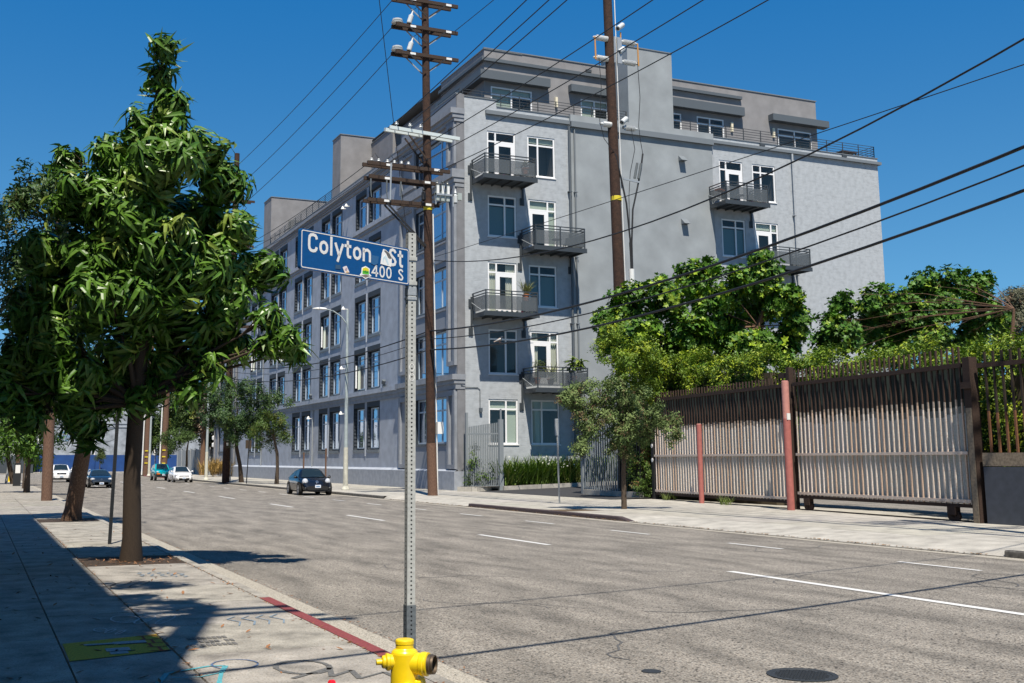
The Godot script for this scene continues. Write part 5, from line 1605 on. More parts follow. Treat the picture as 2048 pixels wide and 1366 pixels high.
func utility_poles() -> void:
	# the tall distribution pole at the kerb before the building's corner
	var o := thing("utility_pole", "tall brown utility pole with six levels of crossarms before the building corner", "utility pole", Vector3(23.2, SW, -56.7))
	var top := Vector3(-0.62, 31.5, 0)
	var at := func(y: float) -> Vector3: return Vector3(-0.0155 * y - 0.06, y - SW, 0)
	var mb := MB.new()
	mb.tube([at.call(3.0), at.call(15.0), at.call(31.5)], [0.262, 0.25, 0.20], 14)
	put("shaft", mb, M.pole_wood, o)
	mb = MB.new()
	mb.tube([Vector3(0, -0.1, 0), at.call(3.0)], [0.285, 0.27], 14)
	put("shaft_foot", mb, M.pole_wood_pale, o)
	var rel := func(x: float) -> float: return x - 23.2
	for e in [[20.83, 24.68, 28.5], [20.83, 24.67, 26.85], [20.81, 24.70, 25.2]]:
		crossarm(o, rel.call(e[0]), rel.call(e[1]), e[2] - SW, M.arm_wood)
		braces(o, -0.45, e[2] - SW, 1.1, 0.9, M.wire)
	for y in [26.85, 25.2]:        # pot head and arrester at the street end
		mb = MB.new()
		mb.lathe([Vector2(0.12, 0.1), Vector2(0.34, 0.14), Vector2(0.36, 0.22), Vector2(0.16, 0.27), Vector2(0.30, 0.31), Vector2(0.30, 0.38), Vector2(0.001, 0.42)], Transform3D(Basis(), Vector3(rel.call(20.98), y - SW, 0)), 14)
		put("insulator", mb, M.insulator, o)
		mb = MB.new()
		mb.lathe([Vector2(0.13, 0), Vector2(0.15, 0.05), Vector2(0.15, 0.5), Vector2(0.06, 0.62), Vector2(0.03, 0.85)], Transform3D(Basis(Vector3(0, 0, 1), -0.3), Vector3(rel.call(21.6), y + 0.15 - SW, 0.24)), 12)
		put("arrester", mb, M.insulator, o)
		mb = MB.new()
		mb.tube([Vector3(rel.call(21.7), y + 0.9 - SW, 0.24), Vector3(rel.call(22.2), y + 1.3 - SW, 0.2), Vector3(rel.call(22.3), y + 0.7 - SW, 0.1)], [0.02], 5)
		put("jumper", mb, M.wire, o)
	crossarm(o, rel.call(20.45), rel.call(24.75), 20.45 - SW, M.arm_pale, 0.27, 0.2, false)
	for x in [20.87, 21.69, 22.34]:
		mb = MB.new()
		pin(mb, Vector3(rel.call(x), 20.75 - SW, 0.27))
		put("insulator", mb, M.insulator, o)
	for g in [-0.35, 0.35]:
		mb = MB.new()
		mb.bar(Vector3(rel.call(21.6), 20.3 - SW, g), Vector3(rel.call(22.9), 18.75 - SW, g), 0.05, 0.09)
		put("brace", mb, M.arm_wood, o)
	crossarm(o, rel.call(19.15), rel.call(24.15), 18.42 - SW, M.arm_wood, 0.25, 0.05)
	crossarm(o, rel.call(19.25), rel.call(23.4), 17.62 - SW, M.arm_wood, 0.25, 0.08)
	crossarm(o, rel.call(19.2), rel.call(23.5), 16.38 - SW, M.arm_wood, 0.22, 0.0)
	for x in [19.4, 20.34, 21.18]:
		mb = MB.new()
		for dx in [0.0, 0.42]: pin(mb, Vector3(rel.call(x) + dx, 18.5 - SW, 0.25), 0.9)
		put("insulator", mb, M.insulator, o)
		mb = MB.new()
		mb.tube([Vector3(rel.call(x), 18.8 - SW, 0.25), Vector3(rel.call(x) + 0.2, 19.05 - SW, 0.25), Vector3(rel.call(x) + 0.42, 18.75 - SW, 0.25)], [0.016], 5)
		put("jumper", mb, M.wire, o)
		mb = MB.new()
		mb.cyl(Vector3(rel.call(x) - 0.05, 17.55 - SW, 0.3), Vector3(rel.call(x) - 0.05, 16.85 - SW, 0.3), 0.05, 0.035, 8)
		mb.cyl(Vector3(rel.call(x) - 0.05, 16.85 - SW, 0.3), Vector3(rel.call(x), 16.5 - SW, 0.3), 0.03, 0.03, 6)
		put("cutout", mb, M.insulator_dark, o)
	mb = MB.new()
	mb.cyl(Vector3(rel.call(20.52), 18.55 - SW, 0.36), Vector3(rel.call(20.48), 16.4 - SW, 0.36), 0.055, 0.055, 8)
	put("conduit", mb, M.galv, o)
	for g in [-0.12, 0.12]:
		mb = MB.new()
		mb.bar(Vector3(rel.call(20.35), 16.25 - SW, g * 2.0), Vector3(rel.call(22.85), 13.9 - SW, g), 0.07, 0.09)
		put("brace", mb, M.wire, o)
	# three switch boxes in a frame and a small transformer
	for k in 3:
		var x := rel.call(23.15) + 0.32 * k as float
		mb = MB.new()
		mb.span(Vector3(x, 16.6 - SW, 0.35), Vector3(x + 0.20, 17.15 - SW, 0.6))
		mb.span(Vector3(x + 0.02, 16.95 - SW, 0.5), Vector3(x + 0.18, 17.5 - SW, 0.64))
		put("switch_box", mb, M.cutout_grey, o)
		put("switch_face", slab(Vector3(x + 0.03, 17.0 - SW, 0.641), Vector3(x + 0.17, 17.45 - SW, 0.655)), M.white_paint, o)
		mb = MB.new()
		pin(mb, Vector3(x + 0.1, 17.5 - SW, 0.5), 0.9)
		put("insulator", mb, M.insulator_dark, o)
	mb = MB.new()
	for e in [[23.08, 16.9, 24.2, 17.0], [23.08, 16.35, 23.14, 17.0], [24.14, 16.3, 24.2, 17.0]]:
		mb.span(Vector3(rel.call(e[0]), e[1] - SW, 0.62), Vector3(rel.call(e[2]), e[3] - SW, 0.68))
	put("bracket", mb, M.galv, o)
	for e in [[22.45, M.wire], [24.4, M.insulator]]:
		mb = MB.new()
		mb.lathe([Vector2(0.10, 0), Vector2(0.13, 0.05), Vector2(0.13, 0.45), Vector2(0.05, 0.55), Vector2(0.09, 0.6), Vector2(0.05, 0.72), Vector2(0.001, 0.9)], Transform3D(Basis(), Vector3(rel.call(e[0]), 16.55 - SW, 0.45)), 12)
		put("arrester", mb, e[1], o)
	put("meter_box", slab(Vector3(rel.call(24.5), 16.75 - SW, 0.4), Vector3(rel.call(24.75), 17.15 - SW, 0.6)), M.cutout_grey, o)
	mb = MB.new()
	mb.lathe([Vector2(0.257, 0), Vector2(0.262, 0.02), Vector2(0.262, 0.26), Vector2(0.257, 0.28)], Transform3D(Basis(), at.call(16.1)), 16)
	put("yellow_band", mb, M.yellow_band, o)
	mb = MB.new()
	mb.tube([at.call(15.9) + Vector3(0.27, 0, 0.1), at.call(9) + Vector3(0.29, 0, 0.1), at.call(0.2) + Vector3(0.31, 0, 0.1)], [0.04], 6)
	put("conduit", mb, M.white_paint, o)
	put("junction_box", slab(at.call(3.5) + Vector3(0.26, 0, 0.05), at.call(4.15) + Vector3(0.62, 0, 0.35)), M.white_paint, o)
	mb = MB.new()
	for k in 3: mb.tube([at.call(9.0 - k * 0.5) + Vector3(-0.06, 0, 0.27), at.call(7.6 - k * 0.3) + Vector3(0.05 + 0.05 * k, 0, 0.28), at.call(6.0) + Vector3(0.14, 0, 0.26)], [0.02], 5)
	put("cable_drop", mb, M.wire, o)
	# the riser pole inside the fence
	var q := thing("utility_pole", "brown utility pole with grey ribbed post insulators and black cable risers behind the hedge", "utility pole", Vector3(32.2, SW, -51.5))
	mb = MB.new()
	mb.tube([Vector3(0, -0.1, 0), Vector3(-0.02, 12, 0), Vector3(-0.34, 30.5, 0)], [0.33, 0.31, 0.245], 14)
	put("shaft", mb, M.pole_wood, q)
	var post := func(x: float, y: float, dx: float, L: float) -> void:
		var pm := MB.new()
		var pr := []
		var nrib := 9
		for i in nrib:
			var t := 0.15 + L * i / nrib
			pr.append_array([Vector2(0.09, t), Vector2(0.17, t + 0.01), Vector2(0.16, t + L / nrib * 0.5), Vector2(0.09, t + L / nrib * 0.55)])
		pr.push_front(Vector2(0.10, 0))
		pr.append(Vector2(0.08, L + 0.2))
		pr.append(Vector2(0.06, L + 0.32))
		pr.append(Vector2(0.001, L + 0.33))
		pm.lathe(pr, Transform3D(Basis(Vector3(0, 0, 1), -PI / 2 * dx), Vector3(x, y - SW, 0.1)), 12)
		put("insulator", pm, M.insulator, q)
	for y in [25.75, 24.55]:
		post.call(-0.3, y, -1.0, 0.75)
		post.call(0.45, y, 1.0, 0.80)
	post.call(-0.2, 20.7, -1.0, 0.55)
	post.call(0.45, 20.65, 1.0, 0.62)
	for e in [[-1.28, 24.4], [1.55, 24.4], [0.42, 24.9]]:
		mb = MB.new()
		mb.cyl(Vector3(e[0], e[1] - SW, 0.2), Vector3(e[0] - 0.03, e[1] + 1.35 - SW, 0.2), 0.05, 0.045, 8)
		put("fuse_link", mb, M.copper_link, q)
	for e in [[0.15, 26.4, 0.55, 0.4], [0.2, 25.0, 0.5, 0.4], [0.25, 20.85, 0.5, 0.35]]:
		mb = MB.new()
		mb.lathe([Vector2(0.10, 0), Vector2(0.15, 0.02), Vector2(0.15, e[2]), Vector2(0.07, e[2] + 0.12), Vector2(0.001, e[2] + 0.13)], Transform3D(Basis(Vector3(0.3, 0, 1).normalized(), -0.9), Vector3(e[0], e[1] - SW, 0.3)), 12)
		put("insulator", mb, M.insulator, q)
	mb = MB.new()
	mb.span(Vector3(-0.12, 24.35 - SW, 0.22), Vector3(-0.04, 25.9 - SW, 0.32))
	mb.span(Vector3(0.10, 24.35 - SW, 0.22), Vector3(0.40, 25.9 - SW, 0.30))
	put("bracket", mb, M.galv, q)
	for e in [[[1.45, 24.6], [1.55, 22.5], [1.4, 20.8], [1.5, 19.9], [1.62, 19.2], [1.45, 18.2], [1.2, 17.2], [0.85, 15.9], [0.72, 14.0], [0.72, 12.4]], [[-1.1, 24.5], [-1.0, 22.8], [-1.15, 20.8], [-0.9, 19.8], [-0.2, 19.0], [0.15, 17.6], [0.45, 16.2], [0.62, 14.2], [0.64, 12.4]], [[0.9, 20.6], [1.1, 19.4], [0.75, 18.0], [0.62, 16.6], [0.60, 14.0], [0.66, 12.4]]]:
		mb = MB.new()
		var pl := []
		for p in e: pl.append(Vector3(p[0], p[1] - SW, 0.25))
		mb.tube(pl.slice(0, 5), [0.018], 6)
		mb.tube(pl.slice(4), [0.05], 8)
		put("riser_cable", mb, M.wire, q)
	for x in [1.25, 1.0]:
		mb = MB.new()
		mb.cyl(Vector3(x, 17.7 - SW, 0.3), Vector3(x + 0.2, 18.6 - SW, 0.3), 0.08, 0.07, 8)
		put("cable_end", mb, M.insulator_dark, q)
	mb = MB.new()
	mb.bar(Vector3(0.25, 17.6 - SW, 0.3), Vector3(1.3, 17.5 - SW, 0.3), 0.06, 0.10)
	put("bracket", mb, M.galv, q)
	mb = MB.new()
	mb.cyl(Vector3(0.66, 10.9 - SW, 0.25), Vector3(0.66, 12.5 - SW, 0.25), 0.16, 0.16, 10)
	put("riser_pipe", mb, M.white_paint, q)
	mb = MB.new()
	mb.cyl(Vector3(0.60, 0, 0.25), Vector3(0.66, 10.9 - SW, 0.25), 0.14, 0.14, 10)
	put("riser_pipe", mb, M.galv, q)
	mb = MB.new()
	mb.cyl(Vector3(0.34, 8, 0.15), Vector3(0.05, 30, 0.15), 0.03, 0.03, 6)
	put("conduit", mb, M.white_paint, q)
	mb = MB.new()
	mb.lathe([Vector2(0.312, 0), Vector2(0.318, 0.02), Vector2(0.318, 0.24), Vector2(0.312, 0.26)], Transform3D(Basis(), Vector3(-0.07, 16.35 - SW, 0)), 16)
	put("yellow_band", mb, M.yellow_band, q)
	# further poles
	var brown := thing("utility_pole", "dark brown utility pole among the far kerb trees by the apartment block", "utility pole", Vector3(20.5, SW, -98.5))
	mb = MB.new()
	mb.tube([Vector3(0, -0.1, 0), Vector3(0.2, 30, 0)], [0.34, 0.24], 12)
	put("shaft", mb, M.pole_wood, brown)
	for y in [13.9, 19.4, 21.3, 25.5]: crossarm(brown, -1.9, 1.9, y, M.arm_wood, 0.28, 0.0, false)
	mb = MB.new()
	mb.bar(Vector3(-1.6, 13.0, 0.2), Vector3(0.0, 10.2, 0.2), 0.08, 0.1)
	put("brace", mb, M.wire, brown)
	mb = MB.new()
	mb.cyl(Vector3(0.36, 0, 0.2), Vector3(0.40, 15, 0.2), 0.05, 0.05, 6)
	put("conduit", mb, M.galv, brown)
	for k in [3.2, 3.6]: put("pole_number", slab(Vector3(-0.08, k, 0.32), Vector3(0.08, k + 0.28, 0.345)), M.white_paint, brown)
	for e in [[21.0, -151.9, 0.45, "brown utility pole with yellow bands beside the far lamp post"], [21.6, -141.0, 0.42, "brown utility pole with a white conduit behind the parked teal car"]]:
		var p := thing("utility_pole", e[3], "utility pole", Vector3(e[0], SW, e[1]))
		mb = MB.new()
		mb.tube([Vector3(0, -0.1, 0), Vector3(0.15, 22, 0)], [e[2], 0.26], 12)
		put("shaft", mb, M.pole_wood_pale, p)
		for y in [1.5, 2.3, 3.1]: put("yellow_band", slab(Vector3(-0.3, y, e[2] - 0.1), Vector3(0.1, y + 0.14, e[2] + 0.02)), M.yellow_band, p)
		mb = MB.new()
		mb.cyl(Vector3(-e[2] - 0.12, 0, 0.1), Vector3(-e[2], 12, 0.1), 0.09, 0.09, 6)
		put("conduit", mb, M.white_paint, p)
		crossarm(p, -1.5, 1.5, 19.5, M.arm_wood, 0.3, 0.0, false)
	var pl2 := thing("utility_pole", "thick brown wooden pole on the left pavement beyond the leaning trunk", "utility pole", Vector3(3.35, SW, -58.2))
	mb = MB.new()
	mb.tube([Vector3(0, -0.1, 0), Vector3(-0.1, 6, 0), Vector3(-0.1, 16, 0)], [0.265, 0.25, 0.2], 14)
	put("shaft", mb, M.pole_wood_pale, pl2)
	# the poles outside the frame that carry the same lines and throw the crossarm shadows
	for e in [[Vector3(23.0, SW, -12.6), "utility pole at the right kerb outside the view that carries the street's wires", 28.0], [Vector3(-0.4, SW, -4.2), "utility pole on the near left pavement outside the view, shading the slabs", 21.0]]:
		var p := thing("utility_pole", e[1], "utility pole", e[0])
		mb = MB.new()
		mb.tube([Vector3(0, -0.1, 0), Vector3(0, e[2], 0)], [0.27, 0.2], 12)
		put("shaft", mb, M.pole_wood, p)
		for y in ([e[2] - 1.2, e[2] - 2.8, e[2] - 8.0] if e[2] > 25 else [e[2] - 1.2]): crossarm(p, -2.0, 2.0, y, M.arm_wood)
	# wires. Up the street from the kerb pole
	var g := "power lines from the kerb pole to the next pole up the street"
	for k in 3:
		var y: float = [28.75, 27.1, 25.45][k]
		wire(["upper", "middle", "lower"][k] + " of three thin power lines slanting down left of the kerb pole", Vector3(20.95, y, -56.7), Vector3(19.0 + 0.4 * k, y - 1.6, -98.4), 0.5, 0.022, g)
	for k in 3:
		wire(["topmost", "second", "third"][k] + " line from the white crossarm, crossing the penthouse", Vector3([20.87, 21.69, 22.34][k], 21.0, -56.7), Vector3([21.2, 22.3, 23.2][k], 24.4, -12.6), 0.35, 0.026, "lines from the white crossarm towards the viewer")
		wire(["upper", "middle", "lower"][k] + " line from the brown crossarms, passing before the corner bay", Vector3([21.3, 22.2, 23.4][k], [19.0, 18.7, 18.4][k], -56.5), Vector3([22.6, 23.6, 24.6][k], [19.6, 18.9, 18.0][k], -12.6), 0.5, 0.022, "lines crossing before the tower")
		wire(["first", "second", "third"][k] + " taut line from the brown crossarms along the facade", Vector3([19.4, 20.34, 21.18][k], 18.6, -56.9), Vector3([19.0, 19.8, 20.6][k], 20.0, -98.4), 0.5, 0.02, "lines beside the facade")
	wire("thin line from the kerb pole's upper right arm to the sky", Vector3(24.5, 27.0, -56.7), Vector3(24.6, 27.2, -12.6), 0.5, 0.02)
	for k in 3:
		var r: float = [0.045, 0.026, 0.042][k]
		var y: float = [9.2, 8.75, 8.15][k]
		wire(["thick upper", "thin middle", "thick lower"][k] + " black communication cable sagging across the right half of the view", Vector3(22.95, y, -56.7), Vector3(22.95, y + 1.0, -12.6), 1.15, r, "communication cables")
		wire(["upper", "middle", "lower"][k] + " communication cable from the kerb pole past the street lamp", Vector3(22.95, y, -56.7), Vector3(20.5, y + 1.2, -98.4), 0.9, r * 0.8, "communication cables up the street")
	wire("twisted service line from the building corner to the right edge of the view", Vector3(23.2, 13.2, -56.5), Vector3(23.0, 13.2, -12.6), 2.2, 0.028)
	wire("faint thin line above the twisted service line", Vector3(23.2, 13.4, -56.5), Vector3(23.0, 11.4, -12.6), 0.1, 0.014)
	wire("steep thin wire from the facade past the white crossarm to the sky", Vector3(X0 - 0.1, 17.3, -74.0), Vector3(12.0, 30.0, -38.0), 0.2, 0.02)
	wire("cable crossing over the street whose shadow lies on the asphalt", Vector3(-0.4, 9.6, -5.4), Vector3(23.0, 9.6, -12.0), 0.7, 0.05, "cables crossing the street outside the view")
	wire("thinner cable crossing over the street behind the first one", Vector3(-0.4, 11.6, -8.0), Vector3(23.0, 12.0, -13.2), 0.7, 0.025, "cables crossing the street outside the view")
	for k in 2: wire(["upper", "lower"][k] + " thin telephone line along the far facade above the trees", Vector3(20.6, 11.0 - 0.8 * k, -98.4), Vector3(21.4, 12.0, -141.0), 0.5, 0.018, "telephone lines far up the street")

# ---------------------------------------------------------------- gate, fences, bollards, hedge
func gate_and_fences() -> void:
	var A := Vector3(31.1, SW, -46.9)
	var B := Vector3(28.42, SW, -25.2)
	var dir := (B - A).normalized()
	var out := Vector3(-dir.z, 0, dir.x)      # towards the street
	if out.x > 0: out = -out
	var long := A.distance_to(B)
	var yaw := atan2(dir.x, dir.z)
	var lb := Basis(Vector3.UP, yaw)          # local z along the fence; local -x or +x to the street
	var sx := 1.0 if (lb * Vector3.RIGHT).dot(out) > 0 else -1.0
	# a picket: rust above the sprayed line, pale paint under it, the overspray edge at its own height on each bar
	var tones := [Color(0.82, 0.82, 0.77), Color(0.76, 0.75, 0.69), Color(0.85, 0.85, 0.82), Color(0.68, 0.58, 0.47)]
	var pick := []
	for t in 4:
		var mb := MB.new()
		var ys := [0.32, 3.35 + 0.05 * t, 3.55 + 0.06 * (t % 2), 5.25]
		mb.col = tones[t]
		mb.span(Vector3(-0.026, ys[0], -0.026), Vector3(0.026, ys[1], 0.026))
		mb.col = tones[t].lerp(Color(0.07, 0.045, 0.03), 0.55)
		mb.span(Vector3(-0.026, ys[1], -0.026), Vector3(0.026, ys[2], 0.026))
		mb.col = Color(0.065, 0.04, 0.028)
		mb.span(Vector3(-0.026, ys[2], -0.026), Vector3(0.026, ys[3], 0.026))
		pick.append(mb.mesh())
	for e in [["left leaf of the tall steel gate, rusty pickets above and pale sprayed paint below", 0.15, 11.75, 46, 0.0], ["right leaf of the tall steel gate, on rollers with a gap beneath", 12.35, long - 0.25, 36, 0.22]]:
		var n: int = e[3]
		var g := thing("sliding_gate", e[0], "gate", A + dir * e[1], yaw)
		var L: float = e[2] - e[1]
		var lift: float = e[4]
		for i in n:
			put("picket", pick[rng.randi() % 4], M.picket_paint, g, Transform3D(Basis(), Vector3(sx * 0.05, lift - 0.05 + rng.randf_range(-0.015, 0.015), L * (i + 0.5) / n)))
		for y in [2.12, 0.42 + lift]:
			var mb := MB.new()
			mb.col = Color(0.72, 0.70, 0.65)
			mb.span(Vector3(sx * 0.05 - 0.05, y - 0.05, 0), Vector3(sx * 0.05 + 0.055, y + 0.05, L))
			put("rail", mb, M.picket_paint, g)
		put("rail", slab(Vector3(sx * 0.05 - 0.06, 4.78, 0), Vector3(sx * 0.05 + 0.06, 4.92, L)), M.rust, g)
		put("bottom_rail", slab(Vector3(-0.08, 0.22 + lift, 0), Vector3(0.08, 0.33 + lift, L)), M.rust, g)
		# privacy screen behind the bars: dark green cloth, its lower part painted over with the bars
		var k := 40
		for band in [[0.34, 3.30, Color(0.52, 0.56, 0.54)], [3.30, 3.52, Color(0.20, 0.23, 0.215)], [3.52, 4.80, Color(0.022, 0.037, 0.033)]]:
			var mb := MB.new()
			mb.col = band[2]
			for i in k:
				var za := L * i / k
				var zb := L * (i + 1) / k
				var wa := 0.05 * sin(i * 1.9) - 0.02 * (i % 3)
				var wb := 0.05 * sin((i + 1) * 1.9) - 0.02 * ((i + 1) % 3)
				var j0: float = 0.06 * sin(i * 0.7) + 0.04 * sin(i * 2.3)
				var j1: float = 0.06 * sin((i + 1) * 0.7) + 0.04 * sin((i + 1) * 2.3)
				var b0: float = band[0] + lift * (1.0 if band[0] < 1 else 0.0) + (j0 if band[0] > 1 else 0.0)
				var b1: float = band[0] + lift * (1.0 if band[0] < 1 else 0.0) + (j1 if band[0] > 1 else 0.0)
				var t0: float = band[1] + (j0 if band[1] < 4 else 0.0)
				var t1: float = band[1] + (j1 if band[1] < 4 else 0.0)
				mb.quad(Vector3(-sx * (0.10 + wa), b0, za), Vector3(-sx * (0.10 + wb), b1, zb), Vector3(-sx * (0.10 + wb), t1, zb), Vector3(-sx * (0.10 + wa), t0, za))
			put("privacy_screen", mb, M.screen, g)
		if lift > 0:
			for z in [0.55, L - 0.9]:
				var mb := MB.new()
				for s in [-0.12, 0.12]: mb.lathe([Vector2(0.02, -0.04), Vector2(0.16, -0.04), Vector2(0.16, 0.04), Vector2(0.02, 0.04)], Transform3D(Basis(Vector3(0, 0, 1), PI / 2), Vector3(0.02, 0.17, z + s)), 14)
				mb.span(Vector3(-0.10, 0.20, z - 0.18), Vector3(0.10, 0.46, z + 0.18))
				put("roller", mb, M.rust, g)
	for e in [[0.0, 5.15, 0.12, "black steel post at the left end of the gate", M.fence_black], [12.05, 5.55, 0.11, "rusty steel post where the two gate leaves meet", M.rust], [long, 5.08, 0.15, "rusty steel post between the gate and the right fence", M.rust]]:
		var p := thing("gate_post", e[3], "post", A + dir * e[0], yaw)
		put("post", slab(Vector3(-e[2], -0.1, -e[2]), Vector3(e[2], e[1], e[2])), e[4], p)
		if e[0] > 5:
			put("hinge", slab(Vector3(sx * e[2], 4.1, -0.2), Vector3(sx * (e[2] + 0.08), 4.3, 0.25)), M.rust, p)
			put("guide_bracket", slab(Vector3(-0.08, e[1] - 0.4, -0.7 if e[0] < 20 else -0.15), Vector3(0.08, e[1] - 0.2, 0.1)), M.rust, p)
			put("painted_side", slab(Vector3(sx * (e[2] + 0.002), 0.0, -e[2] * 0.8), Vector3(sx * (e[2] + 0.012), 3.5, e[2] * 0.8)), M.picket_rust if M.has("picket_rust") else M.ply_strip, p)
		else:
			for y in [4.0, 2.6, 1.9]:
				var mb := MB.new()
				mb.lathe([Vector2(0.10, 0), Vector2(0.10, 0.02), Vector2(0.001, 0.025)], Transform3D(Basis(Vector3(0, 0, 1), -PI / 2 * sx), Vector3(sx * 0.12, y, 0)), 12)
				put("cover_disc", mb, M.white_paint, p)
	var tr := MB.new()
	tr.bar(A + dir * 11.0 + Vector3(0, 0.02, 0) - out * 0.02, B + Vector3(0, 0.02, 0) - out * 0.02, 0.09, 0.035)
	tag(put("gate_track", tr, M.rust, self), "rusty steel track on the ground under the right gate leaf", "rail")
	# fence on the right, behind a painted plywood dado
	var f := thing("picket_fence", "rusty picket fence over a blue grey plywood panel at the right edge", "fence", B + Vector3(0, 0, 0.3))
	for i in 40:
		var mb := MB.new()
		var split := 3.35 + rng.randf_range(-0.05, 0.05)
		mb.col = Color(0.19, 0.095, 0.048)
		mb.span(Vector3(-0.03, 2.1, -0.03), Vector3(0.03, split, 0.03))
		mb.col = Color(0.035, 0.024, 0.018)
		mb.span(Vector3(-0.03, split, -0.03), Vector3(0.03, 5.2, 0.03))
		put("picket", mb, M.picket_paint, f, Transform3D(Basis(), Vector3(0, 0, 0.28 + i * 0.31)))
	put("rail", slab(Vector3(-0.05, 4.72, 0), Vector3(0.05, 4.86, 13)), M.rust, f)
	put("board_strip", slab(Vector3(-0.09, 1.72, 0), Vector3(0.03, 2.12, 13)), M.ply_strip, f)
	for k in 6: put("plywood_panel", slab(Vector3(-0.11, -0.05, k * 2.44 + 0.03), Vector3(-0.03, 1.70, k * 2.44 + 2.46)), M.ply_blue, f)
	# pink bollards
	for e in [[Vector3(30.0, SW, -41.6), 3.5, 0.115, 9.9, "shorter dusty pink pipe bollard before the left gate leaf"], [Vector3(29.0, SW, -34.5), 4.95, 0.145, 3.5, "tall two-tone pink pipe bollard before the joint of the gate leaves"]]:
		var p := thing("bollard", e[4], "bollard", e[0])
		var mb := MB.new()
		var split: float = minf(e[3], e[1])
		mb.tube([Vector3(0, -0.1, 0), Vector3(0, split, 0)], [e[2], e[2]], 18)
		put("pipe", mb, M.bollard_pink, p)
		if split < e[1]:
			mb = MB.new()
			mb.tube([Vector3(0, split, 0), Vector3(0, e[1], 0)], [e[2] - 0.003, e[2] - 0.003], 18)
			put("pipe_top", mb, M.bollard_pale, p)
			put("sticker", slab(Vector3(-0.09, 3.45, e[2] - 0.03), Vector3(0.06, 3.7, e[2] + 0.006)), M.white_paint, p)
		mb = MB.new()
		mb.lathe([Vector2(e[2] - 0.004, 0), Vector2(e[2] * 0.7, 0.02), Vector2(0.001, 0.03)], Transform3D(Basis(), Vector3(0, e[1], 0)), 18)
		put("cap", mb, M.bollard_pale, p)
	# grey picket gate by the building and the one on the right of the alley
	var ga := thing("picket_gate", "grey picket gate standing open beside the building's corner", "gate", Vector3(28.7, SW, -64.4))
	var a0 := Vector3.ZERO
	var a1 := Vector3(1.55, 0, 1.45)
	for i in 18:
		put("picket", slab(Vector3(-0.03, 0.15, -0.03), Vector3(0.03, 4.0 + 0.015 * i, 0.03)), M.fence_grey, ga, Transform3D(Basis(), a0.lerp(a1, (i + 0.5) / 18.0)))
	for y in [3.55, 0.3]:
		var mb := MB.new()
		mb.bar(a0 + Vector3(0, y, 0), a1 + Vector3(0, y, 0), 0.05, 0.09)
		put("rail", mb, M.fence_grey, ga)
	put("post", slab(Vector3(1.50, -0.1, 1.40), Vector3(1.78, 4.45, 1.62)), M.fence_grey, ga)
	put("post", slab(Vector3(1.60, 4.45, 1.47), Vector3(1.69, 5.1, 1.56)), M.fence_grey, ga)
	put("post", slab(Vector3(-0.12, -0.1, -0.05), Vector3(0.02, 4.9, 0.1)), M.fence_grey, ga)
	var gb := thing("picket_gate", "grey picket gate across the alley mouth behind the small kerb tree", "gate", Vector3(31.05, SW, -53.9))
	for i in 24:
		put("picket", slab(Vector3(-0.035, 0.12, -0.035), Vector3(0.035, 3.75, 0.035)), M.fence_grey if i < 15 else M.fence_black, gb, Transform3D(Basis(), Vector3(-0.01 * i, 0, 0.26 + i * 0.255)))
	for y in [3.4, 0.35]: put("rail", slab(Vector3(-0.04, y, 0), Vector3(0.04, y + 0.09, 4.2)), M.fence_grey, gb)
	for z in [-0.1, 4.1]: put("post", slab(Vector3(-0.1, -0.1, z), Vector3(0.1, 4.1, z + 0.2)), M.fence_grey if z < 0 else M.fence_black, gb)
	# concrete kerbs of the planters
	var kp := thing("planter_kerb", "low pale concrete kerb at the foot of the open picket gate by the corner", "kerb", Vector3(27.6, SW, -63.4))
	var mbk := MB.new()
	for k in 6:
		mbk.bar(Vector3(k * 0.36, 0.13, sin(k * 0.5) * 0.5), Vector3((k + 1) * 0.36 + 0.01, 0.13, sin((k + 1) * 0.5) * 0.5), 0.22, 0.30)
	put("kerb", mbk, M.concrete_b, kp)
	var kq := thing("planter_kerb", "low concrete kerb under the alley's right picket gate", "kerb", Vector3(30.75, SW, -53.2))
	put("kerb", slab(Vector3(-0.15, -0.02, 0), Vector3(0.12, 0.32, 5.6)), M.concrete_b, kq)
	var kr := thing("planter_kerb", "pale kerb of the long planting bed climbing along the side wall", "kerb", Vector3(30.4, SW, -62.7))
	mbk = MB.new()
	for k in 12:
		mbk.bar(Vector3(k * 1.4, 0.12 + 0.042 * k, 0), Vector3((k + 1) * 1.4, 0.12 + 0.042 * (k + 1), 0), 0.24, 0.36)
	put("kerb", mbk, M.concrete_b, kr)
	var bd := MB.new()
	bd.quad(Vector3(28.5, 0.40, -62.8), Vector3(47.5, 0.95, -62.8), Vector3(47.5, 0.95, Z0), Vector3(28.5, 0.40, Z0))
	struct("planting_bed", bd, M.soil)

# ---------------------------------------------------------------- trees and plants
func box_places(a: Vector3, b: Vector3, per: float, faces: Array) -> Array:      # leaves over the faces of a clipped hedge, uneven
	var out := []
	var c := (a + b) * 0.5
	var s := (b - a).abs() * 0.5
	for f in faces:
		var nrm: Vector3 = f
		var u := Vector3(nrm.y, nrm.z, nrm.x)
		var v := Vector3(nrm.z, nrm.x, nrm.y)
		var su := absf(u.dot(s))
		var sv := absf(v.dot(s))
		for i in int(per * 4.0 * su * sv):
			var pu := rng.randf_range(-su, su)
			var pv := rng.randf_range(-sv, sv)
			var bump := 0.22 * sin(pu * 2.1 + pv * 1.3) + 0.16 * sin(pu * 4.7 - pv * 3.9) + rng.randf_range(-0.28, 0.12)
			out.append([c + u * pu + v * pv + nrm * (absf(nrm.dot(s)) + bump), nrm + Vector3(0, 0.6, 0) + rdir() * 0.7])
	return out
